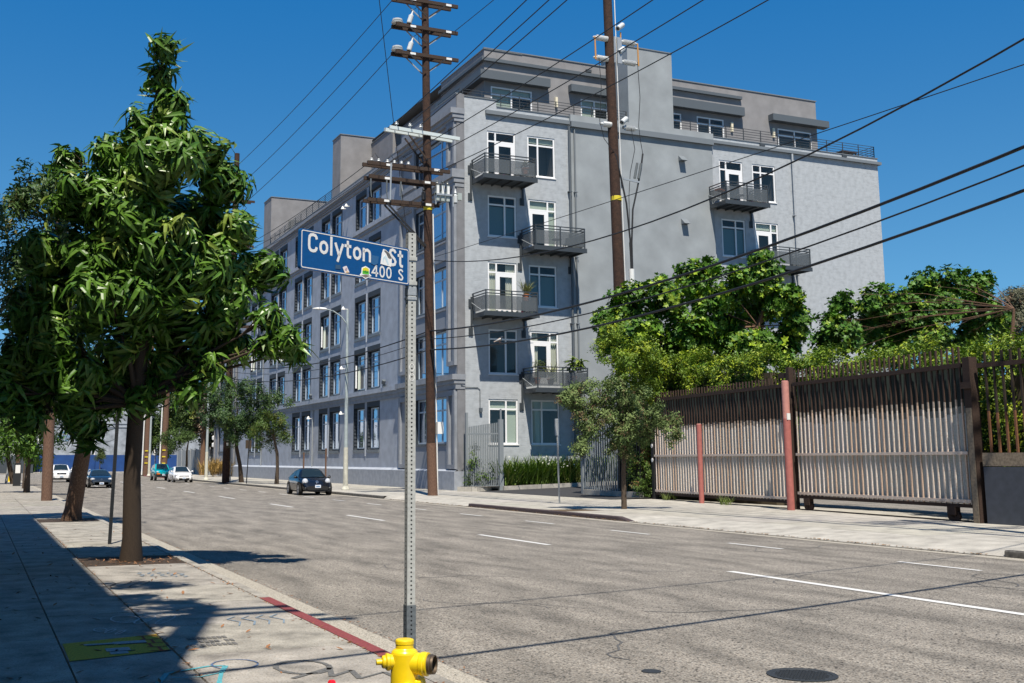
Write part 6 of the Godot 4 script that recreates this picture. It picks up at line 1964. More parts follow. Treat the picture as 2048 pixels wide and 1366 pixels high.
func trees() -> void:
	var G0 := Color(0.048, 0.118, 0.014)
	var G1 := Color(0.105, 0.205, 0.026)
	# 1, the large tree at the left kerb
	var t := thing("street_tree", "large glossy leaved tree with a dark smooth trunk at the left kerb", "tree", Vector3(2.94, SW, -22.86))
	limbs(t, [Vector3(2.94, 0.05, -22.86), Vector3(2.93, 0.6, -22.8), Vector3(2.86, 1.8, -22.6), Vector3(2.85, 3.2, -22.3), Vector3(2.9, 5.0, -22.0), Vector3(2.9, 7.4, -21.6), Vector3(2.93, 9.9, -21.2)], [0.24, 0.185, 0.165, 0.155, 0.125, 0.08, 0.03], CROWN.tree1, M.bark_dark, 16, 1.0, 0.42)
	var pl := crown_places(CROWN.tree1, 165.0, 14, 0.42, 0.2)
	pl.append_array(crown_places(CROWN.lowbranch, 150.0, 6, 0.6, 0.2))
	sprays("crown", t, "lance", pl, M.leaf_gloss, G0, G1, Color(0.20, 0.26, 0.05), 0.12, 0.8, 1.2)
	var lb := MB.new()
	lb.tube([Vector3(2.5, 5.2, -23.4) - t.position, Vector3(2.2, 4.4, -24.0) - t.position, Vector3(2.1, 2.9, -24.2) - t.position], [0.03, 0.022, 0.012], 6)
	put("hanging_branch", lb, M.bark_dark, t)
	t = thing("street_tree", "street tree beside the near building outside the view, dappling the near slabs", "tree", Vector3(-0.45, SW, -9.0))
	var nl := [0.9, 8.9, -9.6, 0.9, 1.2, 9.8, -10.6, 0.8, 0.3, 9.6, -11.6, 0.9, 0.2, 8.6, -8.2, 0.9, 0.9, 10.8, -12.6, 0.8]
	limbs(t, [Vector3(-0.45, 0.0, -9.0), Vector3(-0.4, 4.0, -9.0), Vector3(-0.2, 7.0, -9.3), Vector3(0.2, 9.5, -9.8)], [0.16, 0.13, 0.10, 0.03], nl, M.bark_dark, 10, 1.0, 0.5)
	sprays("crown", t, "lance", crown_places(nl, 45.0, 9, 0.5, 0.3), M.leaf_gloss, G0, G1, Color.BLACK, 0, 0.9, 1.3)
	# 2, its leaning neighbour
	t = thing("street_tree", "leaning pale barked tree with small flowering crown, second at the left kerb", "tree", Vector3(3.04, SW, -39.0))
	limbs(t, [Vector3(3.04, 0.05, -39.0), Vector3(3.08, 0.5, -38.9), Vector3(3.25, 2.2, -38.5), Vector3(3.42, 3.6, -38.3), Vector3(2.9, 5.6, -38.2), Vector3(2.2, 8.0, -38.0)], [0.36, 0.28, 0.25, 0.22, 0.15, 0.05], CROWN.tree2, M.bark_pale, 16, 1.0, 0.35)
	sprays("crown", t, "fine", crown_places(CROWN.tree2, 75.0, 12, 0.5, 0.3), M.leaf, Color(0.030, 0.07, 0.012), Color(0.055, 0.105, 0.018), Color(0.32, 0.27, 0.10), 0.06, 0.9, 1.5)
	# 3 and 4 further along that kerb
	t = thing("street_tree", "thin pale trunked young tree on the left pavement past the wooden pole", "tree", Vector3(3.03, SW, -73.3))
	limbs(t, [Vector3(3.03, 0.05, -73.3), Vector3(3.03, 1.5, -73.2), Vector3(3.1, 3.0, -73.1), Vector3(3.1, 4.6, -73.0)], [0.22, 0.15, 0.13, 0.06], CROWN.treeS1, M.bark_grey, 10, 0.8, 0.4)
	sprays("crown", t, "fine", crown_places(CROWN.treeS1, 34.0, 10, 0.5), M.leaf, G0, G1 * 1.2, Color.BLACK, 0.0, 1.3, 2.2)
	t = thing("street_tree", "leaning dark trunked tree at the far left by the parking meter", "tree", Vector3(3.08, SW, -100.1))
	limbs(t, [Vector3(3.08, 0.05, -100.1), Vector3(2.7, 1.6, -100.1), Vector3(2.3, 3.4, -100.0), Vector3(2.0, 5.0, -100.0)], [0.24, 0.2, 0.18, 0.08], CROWN.treeS2, M.bark_dark, 10, 0.8, 0.4)
	sprays("crown", t, "fine", crown_places(CROWN.treeS2, 26.0, 9, 0.5), M.leaf, G0, G1, Color.BLACK, 0.0, 1.6, 2.6)
	# right pavement: the sparse tree at the maroon kerb
	t = thing("street_tree", "small sparse tree with a thin grey trunk at the maroon kerb before the alley", "tree", Vector3(23.77, SW, -38.1))
	t.position = Vector3(23.77, SW, -38.11)
	limbs(t, [Vector3(23.77, 0.05, -38.1), Vector3(23.72, 1.6, -38.0), Vector3(23.68, 2.7, -37.8), Vector3(23.9, 3.6, -37.7), Vector3(23.8, 4.6, -37.6)], [0.12, 0.09, 0.08, 0.06, 0.03], CROWN.smalltree, M.bark_grey, 10, 1.0, 0.5)
	sprays("crown", t, "small", crown_places(CROWN.smalltree, 330.0, 12, 0.5, 0.1), M.leaf_dull, Color(0.10, 0.155, 0.05), Color(0.19, 0.25, 0.09), Color(0.16, 0.10, 0.06), 0.14, 0.75, 1.15)
	# the two kerb trees by the apartment block
	t = thing("street_tree", "rounder dark green kerb tree with a crooked trunk, farther of the two by the facade", "tree", Vector3(21.57, SW, -96.9))
	limbs(t, [Vector3(21.57, 0.05, -96.9), Vector3(21.35, 1.6, -96.7), Vector3(20.95, 3.2, -96.5), Vector3(20.9, 4.6, -96.3), Vector3(20.9, 6.5, -96.2)], [0.24, 0.17, 0.16, 0.12, 0.05], CROWN.tA, M.bark_dark, 10, 0.9, 0.45)
	sprays("crown", t, "fine", crown_places(CROWN.tA, 52.0, 12, 0.45), M.leaf, Color(0.030, 0.070, 0.020), Color(0.060, 0.115, 0.035), Color(0.10, 0.15, 0.03), 0.12, 1.0, 1.7)
	t = thing("street_tree", "lighter green kerb tree forking low, nearer of the two by the facade", "tree", Vector3(22.81, SW, -89.5))
	limbs(t, [Vector3(22.81, 0.05, -89.5), Vector3(22.8, 1.5, -89.3), Vector3(22.7, 2.6, -89.1), Vector3(22.4, 3.8, -89.0), Vector3(22.2, 5.2, -88.9)], [0.2, 0.13, 0.13, 0.09, 0.04], CROWN.tB, M.bark_grey, 10, 0.95, 0.5)
	sprays("crown", t, "fine", crown_places(CROWN.tB, 60.0, 12, 0.45), M.leaf, Color(0.055, 0.105, 0.018), Color(0.105, 0.165, 0.03), Color(0.17, 0.17, 0.03), 0.15, 0.8, 1.4)
	t = thing("street_tree", "feathery small tree behind the parked white sedan", "tree", Vector3(20.6, SW, -120))
	limbs(t, [Vector3(20.6, 0.05, -120), Vector3(20.6, 1.6, -119), Vector3(20.4, 3.0, -118), Vector3(20.4, 4.4, -117)], [0.18, 0.13, 0.1, 0.05], CROWN.tC, M.bark_grey, 8, 0.9, 0.5)
	sprays("crown", t, "fine", crown_places(CROWN.tC, 60.0, 10, 0.5), M.leaf_dull, Color(0.05, 0.09, 0.025), Color(0.08, 0.13, 0.035), Color.BLACK, 0.0, 0.9, 1.5)
	# green mass far up the street
	var gm := thing("tree_belt", "dense dark green trees massed behind the palms far up the street", "trees", Vector3(24, 0, -150))
	gm.set_meta("kind", "stuff")
	sprays("foliage", gm, "fine", crown_places(CROWN.bgA, 40.0, 10, 0.5), M.leaf, Color(0.025, 0.055, 0.012), Color(0.07, 0.12, 0.02), Color(0.16, 0.18, 0.03), 0.12, 1.8, 3.0)
	# palms with dry skirts
	for e in [[27.4, -146.5, 12.2, "left palm with a pale shaggy skirt far up the street", 0.62], [30.3, -149.5, 15.5, "taller palm with a broad dry skirt behind the dark pole", 0.75], [29.5, -138.0 - 8, 6.5, "low stout palm trunk beside the sheet fence", 0.6]]:
		var p := thing("palm_tree", e[3], "palm", Vector3(e[0], SW, e[1]))
		var mb := MB.new()
		mb.tube([Vector3(0, -0.1, 0), Vector3(0.1, e[2] * 0.5, 0), Vector3(0.15, e[2], 0)], [e[4] * 0.7, e[4] * 0.55, e[4] * 0.6], 12)
		put("trunk", mb, M.bark_pale, p)
		mb = MB.new()
		for k in 260:
			var a := rng.randf() * TAU
			var y: float = e[2] * rng.randf_range(0.45, 1.0)
			var d := Vector3(cos(a), -1.3, sin(a)).normalized()
			var x := d.cross(Vector3.UP).normalized()
			mb.col = Color.WHITE * rng.randf_range(0.6, 1.1)
			leaf(mb, Transform3D(Basis(x, d.cross(x), d), Vector3(0.12 + cos(a) * e[4] * 0.7, y, sin(a) * e[4] * 0.7)), rng.randf_range(0.9, 1.6), 0.30, 0.7, 0.1, 2)
		var sk := put("dry_skirt", mb, M.palm_skirt, p)
		sk.set_meta("kind", "stuff")
		mb = MB.new()
		for k in 90:
			var a := rng.randf() * TAU
			var up := rng.randf_range(-0.5, 1.1)
			var d := Vector3(cos(a) * cos(up), sin(up), sin(a) * cos(up))
			var x := Vector3.UP.cross(d).normalized()
			var tip := Vector3(0.15, e[2], 0) + d * rng.randf_range(1.0, 1.5)
			mb.col = Color.WHITE
			mb.bar(Vector3(0.15, e[2], 0), tip, 0.04, 0.04)
			for q in 9:
				var fa := (q - 4) * 0.28
				var fd := (d * cos(fa) + x * sin(fa)).normalized()
				var fx := Vector3.UP.cross(fd).normalized()
				leaf(mb, Transform3D(Basis(fx, fd.cross(fx), fd), tip), 0.95, 0.09, 0.35, 0.2, 2)
		var cr := put("fronds", mb, mat("frond", lin(0.07, 0.12, 0.03), 0.5), p)
		cr.set_meta("kind", "stuff")
	# dry ornamental grass by the far lamp
	var dg := thing("dry_shrub", "tawny dry bush against the grey sheet fence behind the white sedan", "shrub", Vector3(26.5, SW, -133))
	var dpl := []
	for k in 60: dpl.append([dg.position + Vector3(rng.randf_range(-1.6, 1.6), rng.randf() * 0.8, rng.randf_range(-1.6, 1.6)), Vector3.UP])
	sprays("blades", dg, "strap", dpl, M.leaf_dull, Color(0.30, 0.19, 0.06), Color(0.40, 0.27, 0.10), Color.BLACK, 0, 1.3, 2.4, true)
	# clipped trees before the warehouse
	for e in [[19.6, 1.7, "round clipped little tree before the blue band of the warehouse"], [24.6, 2.2, "second clipped little tree before the blue band, right of the first"]]:
		var p := thing("clipped_tree", e[2], "tree", Vector3(e[0], SW, -197.5))
		var mb := MB.new()
		mb.cyl(Vector3.ZERO, Vector3(0, 2.0, 0), 0.08, 0.06, 8)
		put("trunk", mb, M.bark_grey, p)
		sprays("crown", p, "fine", crown_places([e[0], 2.6, -197.5, 0.9, e[0], 3.4, -197.5, 0.8], 120.0, 9, 0.5), M.leaf, Color(0.05, 0.08, 0.02), Color(0.10, 0.13, 0.03), Color.BLACK, 0, 0.9, 1.4)
	# behind the gate
	t = thing("sycamore_tree", "broad leaved sycamore rising behind the gate before the side wall", "tree", Vector3(36.5, SW, -47.0))
	limbs(t, [Vector3(36.5, 0.0, -47.0), Vector3(36.6, 3.0, -47.2), Vector3(36.8, 6.0, -47.0), Vector3(37.5, 9.0, -46.5), Vector3(38.0, 11.0, -46.0)], [0.35, 0.28, 0.22, 0.12, 0.05], CROWN.syc1, M.bark_pale, 12, 1.0, 0.4)
	sprays("crown", t, "lobed", crown_places(CROWN.syc1, 130.0, 14, 0.46, 0.1), M.leaf, Color(0.040, 0.11, 0.010), Color(0.090, 0.19, 0.016), Color(0.26, 0.36, 0.02), 0.2, 0.7, 1.2)
	t = thing("sycamore_tree", "second broad leaved sycamore, right of the side wall against the sky", "tree", Vector3(47.0, SW, -40.0))
	limbs(t, [Vector3(47.0, 0.0, -40.0), Vector3(47.0, 3.0, -40.0), Vector3(47.2, 6.0, -39.5), Vector3(47.3, 9.5, -39.0)], [0.35, 0.28, 0.2, 0.06], CROWN.syc2, M.bark_pale, 12, 1.0, 0.4)
	sprays("crown", t, "lobed", crown_places(CROWN.syc2, 130.0, 14, 0.46, 0.1), M.leaf, Color(0.035, 0.10, 0.010), Color(0.08, 0.18, 0.016), Color(0.20, 0.28, 0.02), 0.14, 0.7, 1.2)
	t = thing("eucalyptus_tree", "grey green dusty crowned tree far behind, at the right edge", "tree", Vector3(84, SW, -66))
	limbs(t, [Vector3(84, 0, -66), Vector3(84, 6, -66), Vector3(84, 11, -66)], [0.5, 0.4, 0.2], CROWN.euc, M.bark_pale, 10, 1.0, 0.4)
	sprays("crown", t, "fine", crown_places(CROWN.euc, 45.0, 14, 0.45), M.leaf_dull, Color(0.09, 0.10, 0.06), Color(0.13, 0.13, 0.085), Color(0.20, 0.13, 0.09), 0.2, 1.3, 2.0)
	# hedge along the inside of the gate, ivy pillar at its end
	var hd := thing("hedge", "long yellow green clipped hedge along the inside of the gate", "hedge", Vector3(32.5, SW, -35))
	hd.set_meta("kind", "stuff")
	var pl2 := []
	for k in 10:
		var za := -50.5 + k * 2.9
		var xa := lerpf(32.3, 29.6, k / 9.0) + (1.1 if k > 3 else 0.0)
		var hh := lerpf(7.1, 5.7, minf(k / 7.0, 1.0)) + 0.25 * sin(k * 2.3)
		pl2.append_array(box_places(Vector3(xa, 2.2, za), Vector3(xa + 1.6, hh, za + 2.95), 34.0, [Vector3(-1, 0, 0), Vector3(0, 1, 0)]))
		if k == 0: pl2.append_array(box_places(Vector3(xa, 0.3, za), Vector3(xa + 1.6, hh, za + 2.95), 26.0, [Vector3(0, 0, -1)]))
	for k in 6:
		var za := -27.8 + k * 2.9
		pl2.append_array(box_places(Vector3(29.1 + (1.0 if k < 1 else 0.0), 1.2, za), Vector3(30.8, 5.75, za + 2.95), 26.0, [Vector3(-1, 0, 0), Vector3(0, 1, 0)]))
	pl2.append_array(crown_places(CROWN.hedgeL, 120.0, 12, 0.5, 0.2))
	sprays("foliage", hd, "small", pl2, M.leaf, Color(0.07, 0.14, 0.010), Color(0.16, 0.24, 0.015), Color(0.32, 0.38, 0.02), 0.25, 0.9, 1.5)
	var core := MB.new()
	for k in 10:
		var za := -50.4 + k * 2.9
		var xa := lerpf(32.3, 29.6, k / 9.0) + (1.1 if k > 3 else 0.0)
		core.span(Vector3(xa + 0.45, 1.0 if k > 3 else 0.0, za), Vector3(xa + 1.4, lerpf(7.1, 5.35, minf(k / 7.0, 1.0)) - 0.5, za + 2.9))
	core.span(Vector3(29.6, 0, -24.8), Vector3(30.5, 5.3, -10))
	var tw := MB.new()
	tw.append(core, Transform3D(Basis(), -hd.position))
	put("twigs", tw, mat("hedge_twigs", lin(0.075, 0.058, 0.036), 0.95), hd)
	var iv := thing("ivy", "ivy clad post between the black pickets and the gate", "ivy", Vector3(31.4, SW, -48.2))
	iv.set_meta("kind", "stuff")
	sprays("foliage", iv, "small", box_places(Vector3(30.9, 0.2, -49.2), Vector3(31.9, 5.6, -47.4), 60.0, [Vector3(-1, 0, 0), Vector3(0, 0, 1), Vector3(0, 0, -1)]), M.leaf, Color(0.045, 0.09, 0.012), Color(0.09, 0.15, 0.02), Color(0.24, 0.11, 0.05), 0.10, 0.8, 1.2)
	put("stems", slab(Vector3(-0.3, -0.1, -0.8), Vector3(0.3, 5.2, 0.6)), M.hedge_twigs, iv)
	# strap leaved planting along the side wall, small white flowers in it
	var sp := thing("planting", "tall green strap leaved plants with white flowers along the foot of the side wall", "plants", Vector3(36, 0.5, -64))
	sp.set_meta("kind", "stuff")
	var spl := []
	for k in 520:
		var x := rng.randf_range(30.6, 47)
		spl.append([Vector3(x, 0.40 + (x - 28.5) * 0.029, rng.randf_range(-64.6, -63.0)), Vector3.UP])
	sprays("blades", sp, "strap", spl, M.leaf, Color(0.055, 0.12, 0.010), Color(0.12, 0.20, 0.02), Color(0.24, 0.26, 0.06), 0.15, 1.5, 2.5, true)
	var wf := MB.new()
	wf.col = Color(0.85, 0.85, 0.75)
	for k in 60: wf.box(Vector3(rng.randf_range(30.6, 42), rng.randf_range(1.2, 2.3), -63.0 + rng.randf_range(-0.6, 0.3)) - sp.position, Vector3(0.08, 0.06, 0.08), Basis(Vector3.UP, rng.randf() * 3))
	var wfo := put("flowers", wf, M.litter, sp)
	wfo.set_meta("kind", "stuff")
	var cs := thing("shrub", "leafy shrub growing against the building corner behind the open picket gate", "shrub", Vector3(28.9, 0.4, -64.3))
	sprays("foliage", cs, "small", crown_places([29.0, 0.9, -64.2, 0.6, 29.0, 1.8, -64.3, 0.5, 29.05, 2.6, -64.4, 0.4, 29.8, 0.9, -63.8, 0.6, 30.3, 1.0, -63.6, 0.6], 110.0, 8, 0.5), M.leaf, Color(0.06, 0.12, 0.012), Color(0.12, 0.19, 0.02), Color(0.8, 0.8, 0.7), 0.02, 0.9, 1.4)
	# weeds at the gate foot, kept as two tufts one can point to
	for e in [[Vector3(29.7, SW, -39.4), "grass tuft at the foot of the left gate leaf, left of the tall pink bollard"], [Vector3(30.6, SW, -45.2), "small grass tuft at the foot of the gate's black end post"]]:
		var wd := thing("grass_tuft", e[1], "grass tuft", e[0])
		var wpl := []
		for k in 7: wpl.append([e[0] + Vector3(rng.randf_range(-0.25, 0.25), 0, rng.randf_range(-0.4, 0.4)), Vector3.UP])
		sprays("blades", wd, "strap", wpl, M.leaf, Color(0.10, 0.16, 0.02), Color(0.16, 0.2, 0.05), Color.BLACK, 0, 0.35, 0.6, true)

# ---------------------------------------------------------------- lamps, signs, meters
func lamp_post(label: String, at: Vector3, h: float, arm := true) -> void:
	var o := thing("street_lamp", label, "street lamp", at)
	var mb := MB.new()
	mb.tube([Vector3(0, 0.25, 0), Vector3(0, 2.75, 0)], [0.17, 0.155], 12)
	mb.lathe([Vector2(0.27, 0), Vector2(0.27, 0.06), Vector2(0.2, 0.2), Vector2(0.16, 0.3)], Transform3D(), 12)
	put("base", mb, M.lamp_pole_pale, o)
	mb = MB.new()
	mb.tube([Vector3(0, 2.75, 0), Vector3(0, h, 0)], [0.135, 0.085], 12)
	put("pole", mb, M.lamp_pole, o)
	if not arm: return
	mb = MB.new()
	mb.tube([Vector3(0, h - 1.0, 0), Vector3(-0.45, h - 0.45, 0), Vector3(-1.0, h - 0.12, 0), Vector3(-1.5, h - 0.02, 0)], [0.05, 0.045, 0.04, 0.035], 8)
	put("arm", mb, M.lamp_pole, o)
	mb = MB.new()
	var rings := []
	for e in [[-1.45, 0.07, 0.06], [-1.55, 0.14, 0.10], [-1.9, 0.17, 0.12], [-2.2, 0.16, 0.07], [-2.42, 0.05, 0.02]]:
		var r := []
		for k in 10: r.append(Vector3(e[0], h - 0.03 + sin(TAU * k / 10) * e[2] * (1.0 if k < 5 else 0.5), cos(TAU * k / 10) * e[1]))
		rings.append(r)
	mb.loft(rings, true)
	put("lamp_head", mb, M.white_paint, o)
func street_things() -> void:
	lamp_post("grey street lamp with a curved arm before the apartment facade", Vector3(22.35, SW, -69.7), 11.85)
	lamp_post("grey lamp pole with a pale foot beside the dark picket gate", Vector3(21.1, SW, -110.7), 12.5)
	lamp_post("slim pale lamp pole far up the street beside the brown banded pole", Vector3(20.0, SW, -142), 13.0)
	# thin sign post seen edge-on before the alley
	var o := thing("sign_post", "thin grey post with a small sign seen edge-on before the alley mouth", "sign", Vector3(24.1, SW, -44.0))
	var mb := MB.new()
	mb.bar(Vector3(0, -0.05, 0), Vector3(-0.22, 3.7, 0.3), 0.07, 0.07)
	put("post", mb, M.galv, o)
	put("sign_plate", slab(Vector3(-0.29, 3.0, 0.22), Vector3(-0.15, 3.75, 0.30)), M.galv, o)
	# two no-parking signs farther off
	o = thing("sign_post", "small dark backed sign on a thin post beside the crooked kerb tree", "sign", Vector3(21.0, SW, -92.5))
	mb = MB.new()
	mb.cyl(Vector3(0, 0, 0), Vector3(0.15, 3.6, 0), 0.045, 0.045, 8)
	put("post", mb, M.post_black, o)
	put("sign_plate", slab(Vector3(-0.15, 2.9, -0.02), Vector3(0.35, 3.6, 0.02)), M.bark_dark, o)
	o = thing("sign_post", "white round topped sign post below the far blue street name plate", "sign", Vector3(23.3, SW, -160))
	mb = MB.new()
	mb.cyl(Vector3(0, 0, 0), Vector3(0, 4.4, 0), 0.09, 0.09, 8)
	put("post", mb, M.galv, o)
	put("sign_plate", slab(Vector3(-0.28, 2.6, 0.09), Vector3(0.28, 3.5, 0.13)), M.white_paint, o)
	mb = MB.new()
	mb.span(Vector3(-0.9, 4.45, -0.03), Vector3(1.9, 5.1, 0.03))
	var nm := put("name_plate", mb, M.sign_blue, o)
	put("worn_lettering", slab(Vector3(-0.6, 4.68, 0.031), Vector3(1.5, 4.86, 0.036)), M.sign_white, nm)
	# black perforated post beside the big tree
	o = thing("sign_post", "black perforated steel post on the left pavement behind the big tree trunk", "sign post", Vector3(3.03, SW, -27.5))
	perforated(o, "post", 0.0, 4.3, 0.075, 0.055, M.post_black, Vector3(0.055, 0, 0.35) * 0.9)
	# meter, far hydrant, thin stake, bin-like base
	o = thing("parking_meter", "dark parking meter with a white label at the far left of the pavement", "parking meter", Vector3(3.06, SW, -92.2))
	put("pedestal", slab(Vector3(-0.28, 0, -0.2), Vector3(0.28, 1.25, 0.2)), M.post_black, o)
	put("head", slab(Vector3(-0.22, 1.25, -0.18), Vector3(0.24, 1.75, 0.18)), M.post_black, o)
	put("label", slab(Vector3(-0.15, 0.98, 0.2), Vector3(0.2, 1.6, 0.215)), M.white_paint, o)
	mb = MB.new()
	mb.cyl(Vector3(0, 1.7, -0.1), Vector3(-0.1, 4.6, -0.1), 0.16, 0.14, 10)
	put("wooden_post", mb, M.pole_wood_pale, o)
	put("parking_sign", slab(Vector3(-0.45, 3.0, 0.05), Vector3(0.2, 4.6, 0.09)), M.lamp_pole, o)
	o = thing("fire_hydrant", "small far away yellow fire hydrant at the left edge", "fire hydrant", Vector3(3.09, SW, -112.0))
	mb = MB.new()
	mb.lathe([Vector2(0.26, 0), Vector2(0.2, 0.06), Vector2(0.19, 0.75), Vector2(0.24, 0.78), Vector2(0.14, 0.95), Vector2(0.001, 0.98)], Transform3D(), 14)
	put("barrel", mb, M.hydrant_yellow, o)
	mb = MB.new()
	mb.cyl(Vector3(-0.34, 0.55, 0), Vector3(0.34, 0.55, 0), 0.1, 0.1, 10)
	put("outlet", mb, M.hydrant_yellow, o)
	mb = MB.new()
	mb.cyl(Vector3(0, 0, 0), Vector3(0.05, 2.2, 0), 0.06, 0.05, 8)
	tag(put("wooden_stake", mb, M.bark_grey, self, Transform3D(Basis(), Vector3(3.2, SW, -84))), "short brown stake between the parking meter and the young tree", "stake")
	mb = MB.new()
	mb.cyl(Vector3(0, 0, 0), Vector3(0.35, 4.2, 0), 0.12, 0.1, 8)
	tag(put("leaning_pipe", mb, M.galv, self, Transform3D(Basis(), Vector3(2.6, SW, -104))), "leaning grey pipe behind the far left tree", "pipe")
	for k in 2:
		mb = MB.new()
		mb.span(Vector3(-0.05, 0, -0.05), Vector3(0.05, 2.5 + 0.3 * k, 0.05))
		tag(put("wooden_stake", mb, M.pole_wood_pale, self, Transform3D(Basis(), Vector3(23.1 + 1.0 * k, SW, -82.5 + 2.5 * k))), ["left", "right"][k] + " of two reddish tree stakes behind the black beetle shaped car", "stake", "tree stakes behind the parked car")

func perforated(o: Node3D, called: String, y0: float, y1: float, w: float, pitch: float, m: Material, lean := Vector3.ZERO) -> void:     # square tube with a round hole every pitch on each face
	var mb := MB.new()
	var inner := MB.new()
	var n := int((y1 - y0) / pitch)
	var hr := pitch * 0.23
	for f in 4:
		var N := Vector3(0, 0, 1).rotated(Vector3.UP, f * PI / 2)
		var U := Vector3(1, 0, 0).rotated(Vector3.UP, f * PI / 2)
		for i in n:
			var c := N * w * 0.5 + Vector3(0, y0 + (i + 0.5) * pitch, 0) + lean * (i / float(n))
			var pr := []
			var po := []
			for k in 8:
				var a := TAU * (k + 0.5) / 8
				pr.append(c + U * cos(a) * hr + Vector3.UP * sin(a) * hr)
				var q := Vector2(cos(a), sin(a))
				q /= maxf(absf(q.x), absf(q.y))
				po.append(c + U * q.x * w * 0.5 + Vector3.UP * q.y * pitch * 0.5)
			for k in 8:
				var j := (k + 1) % 8
				mb.tri(pr[k], po[k], po[j], N, N, N)
				mb.tri(pr[k], po[j], pr[j], N, N, N)
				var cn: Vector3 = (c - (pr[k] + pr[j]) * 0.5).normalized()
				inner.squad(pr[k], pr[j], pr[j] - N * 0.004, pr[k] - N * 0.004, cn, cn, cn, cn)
			# corners left open by the octagonal outline
			for sxx in [-1, 1]:
				for syy in [-1, 1]:
					var cor: Vector3 = c + U * sxx * w * 0.5 + Vector3.UP * syy * pitch * 0.5
					var t := tan(PI / 8)
					var e1: Vector3 = c + U * sxx * w * 0.5 * t + Vector3.UP * syy * pitch * 0.5
					var e2: Vector3 = c + U * sxx * w * 0.5 + Vector3.UP * syy * pitch * 0.5 * t
					if sxx * syy > 0: mb.tri(e2, cor, e1, N, N, N)
					else: mb.tri(e1, cor, e2, N, N, N)
	put(called, mb, m, o)
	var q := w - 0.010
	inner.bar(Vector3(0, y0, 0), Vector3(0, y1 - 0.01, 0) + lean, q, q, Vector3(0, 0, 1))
	put("shade_core", inner, M.post_black, o)  # added black core and hole linings paint in the shade inside the tube

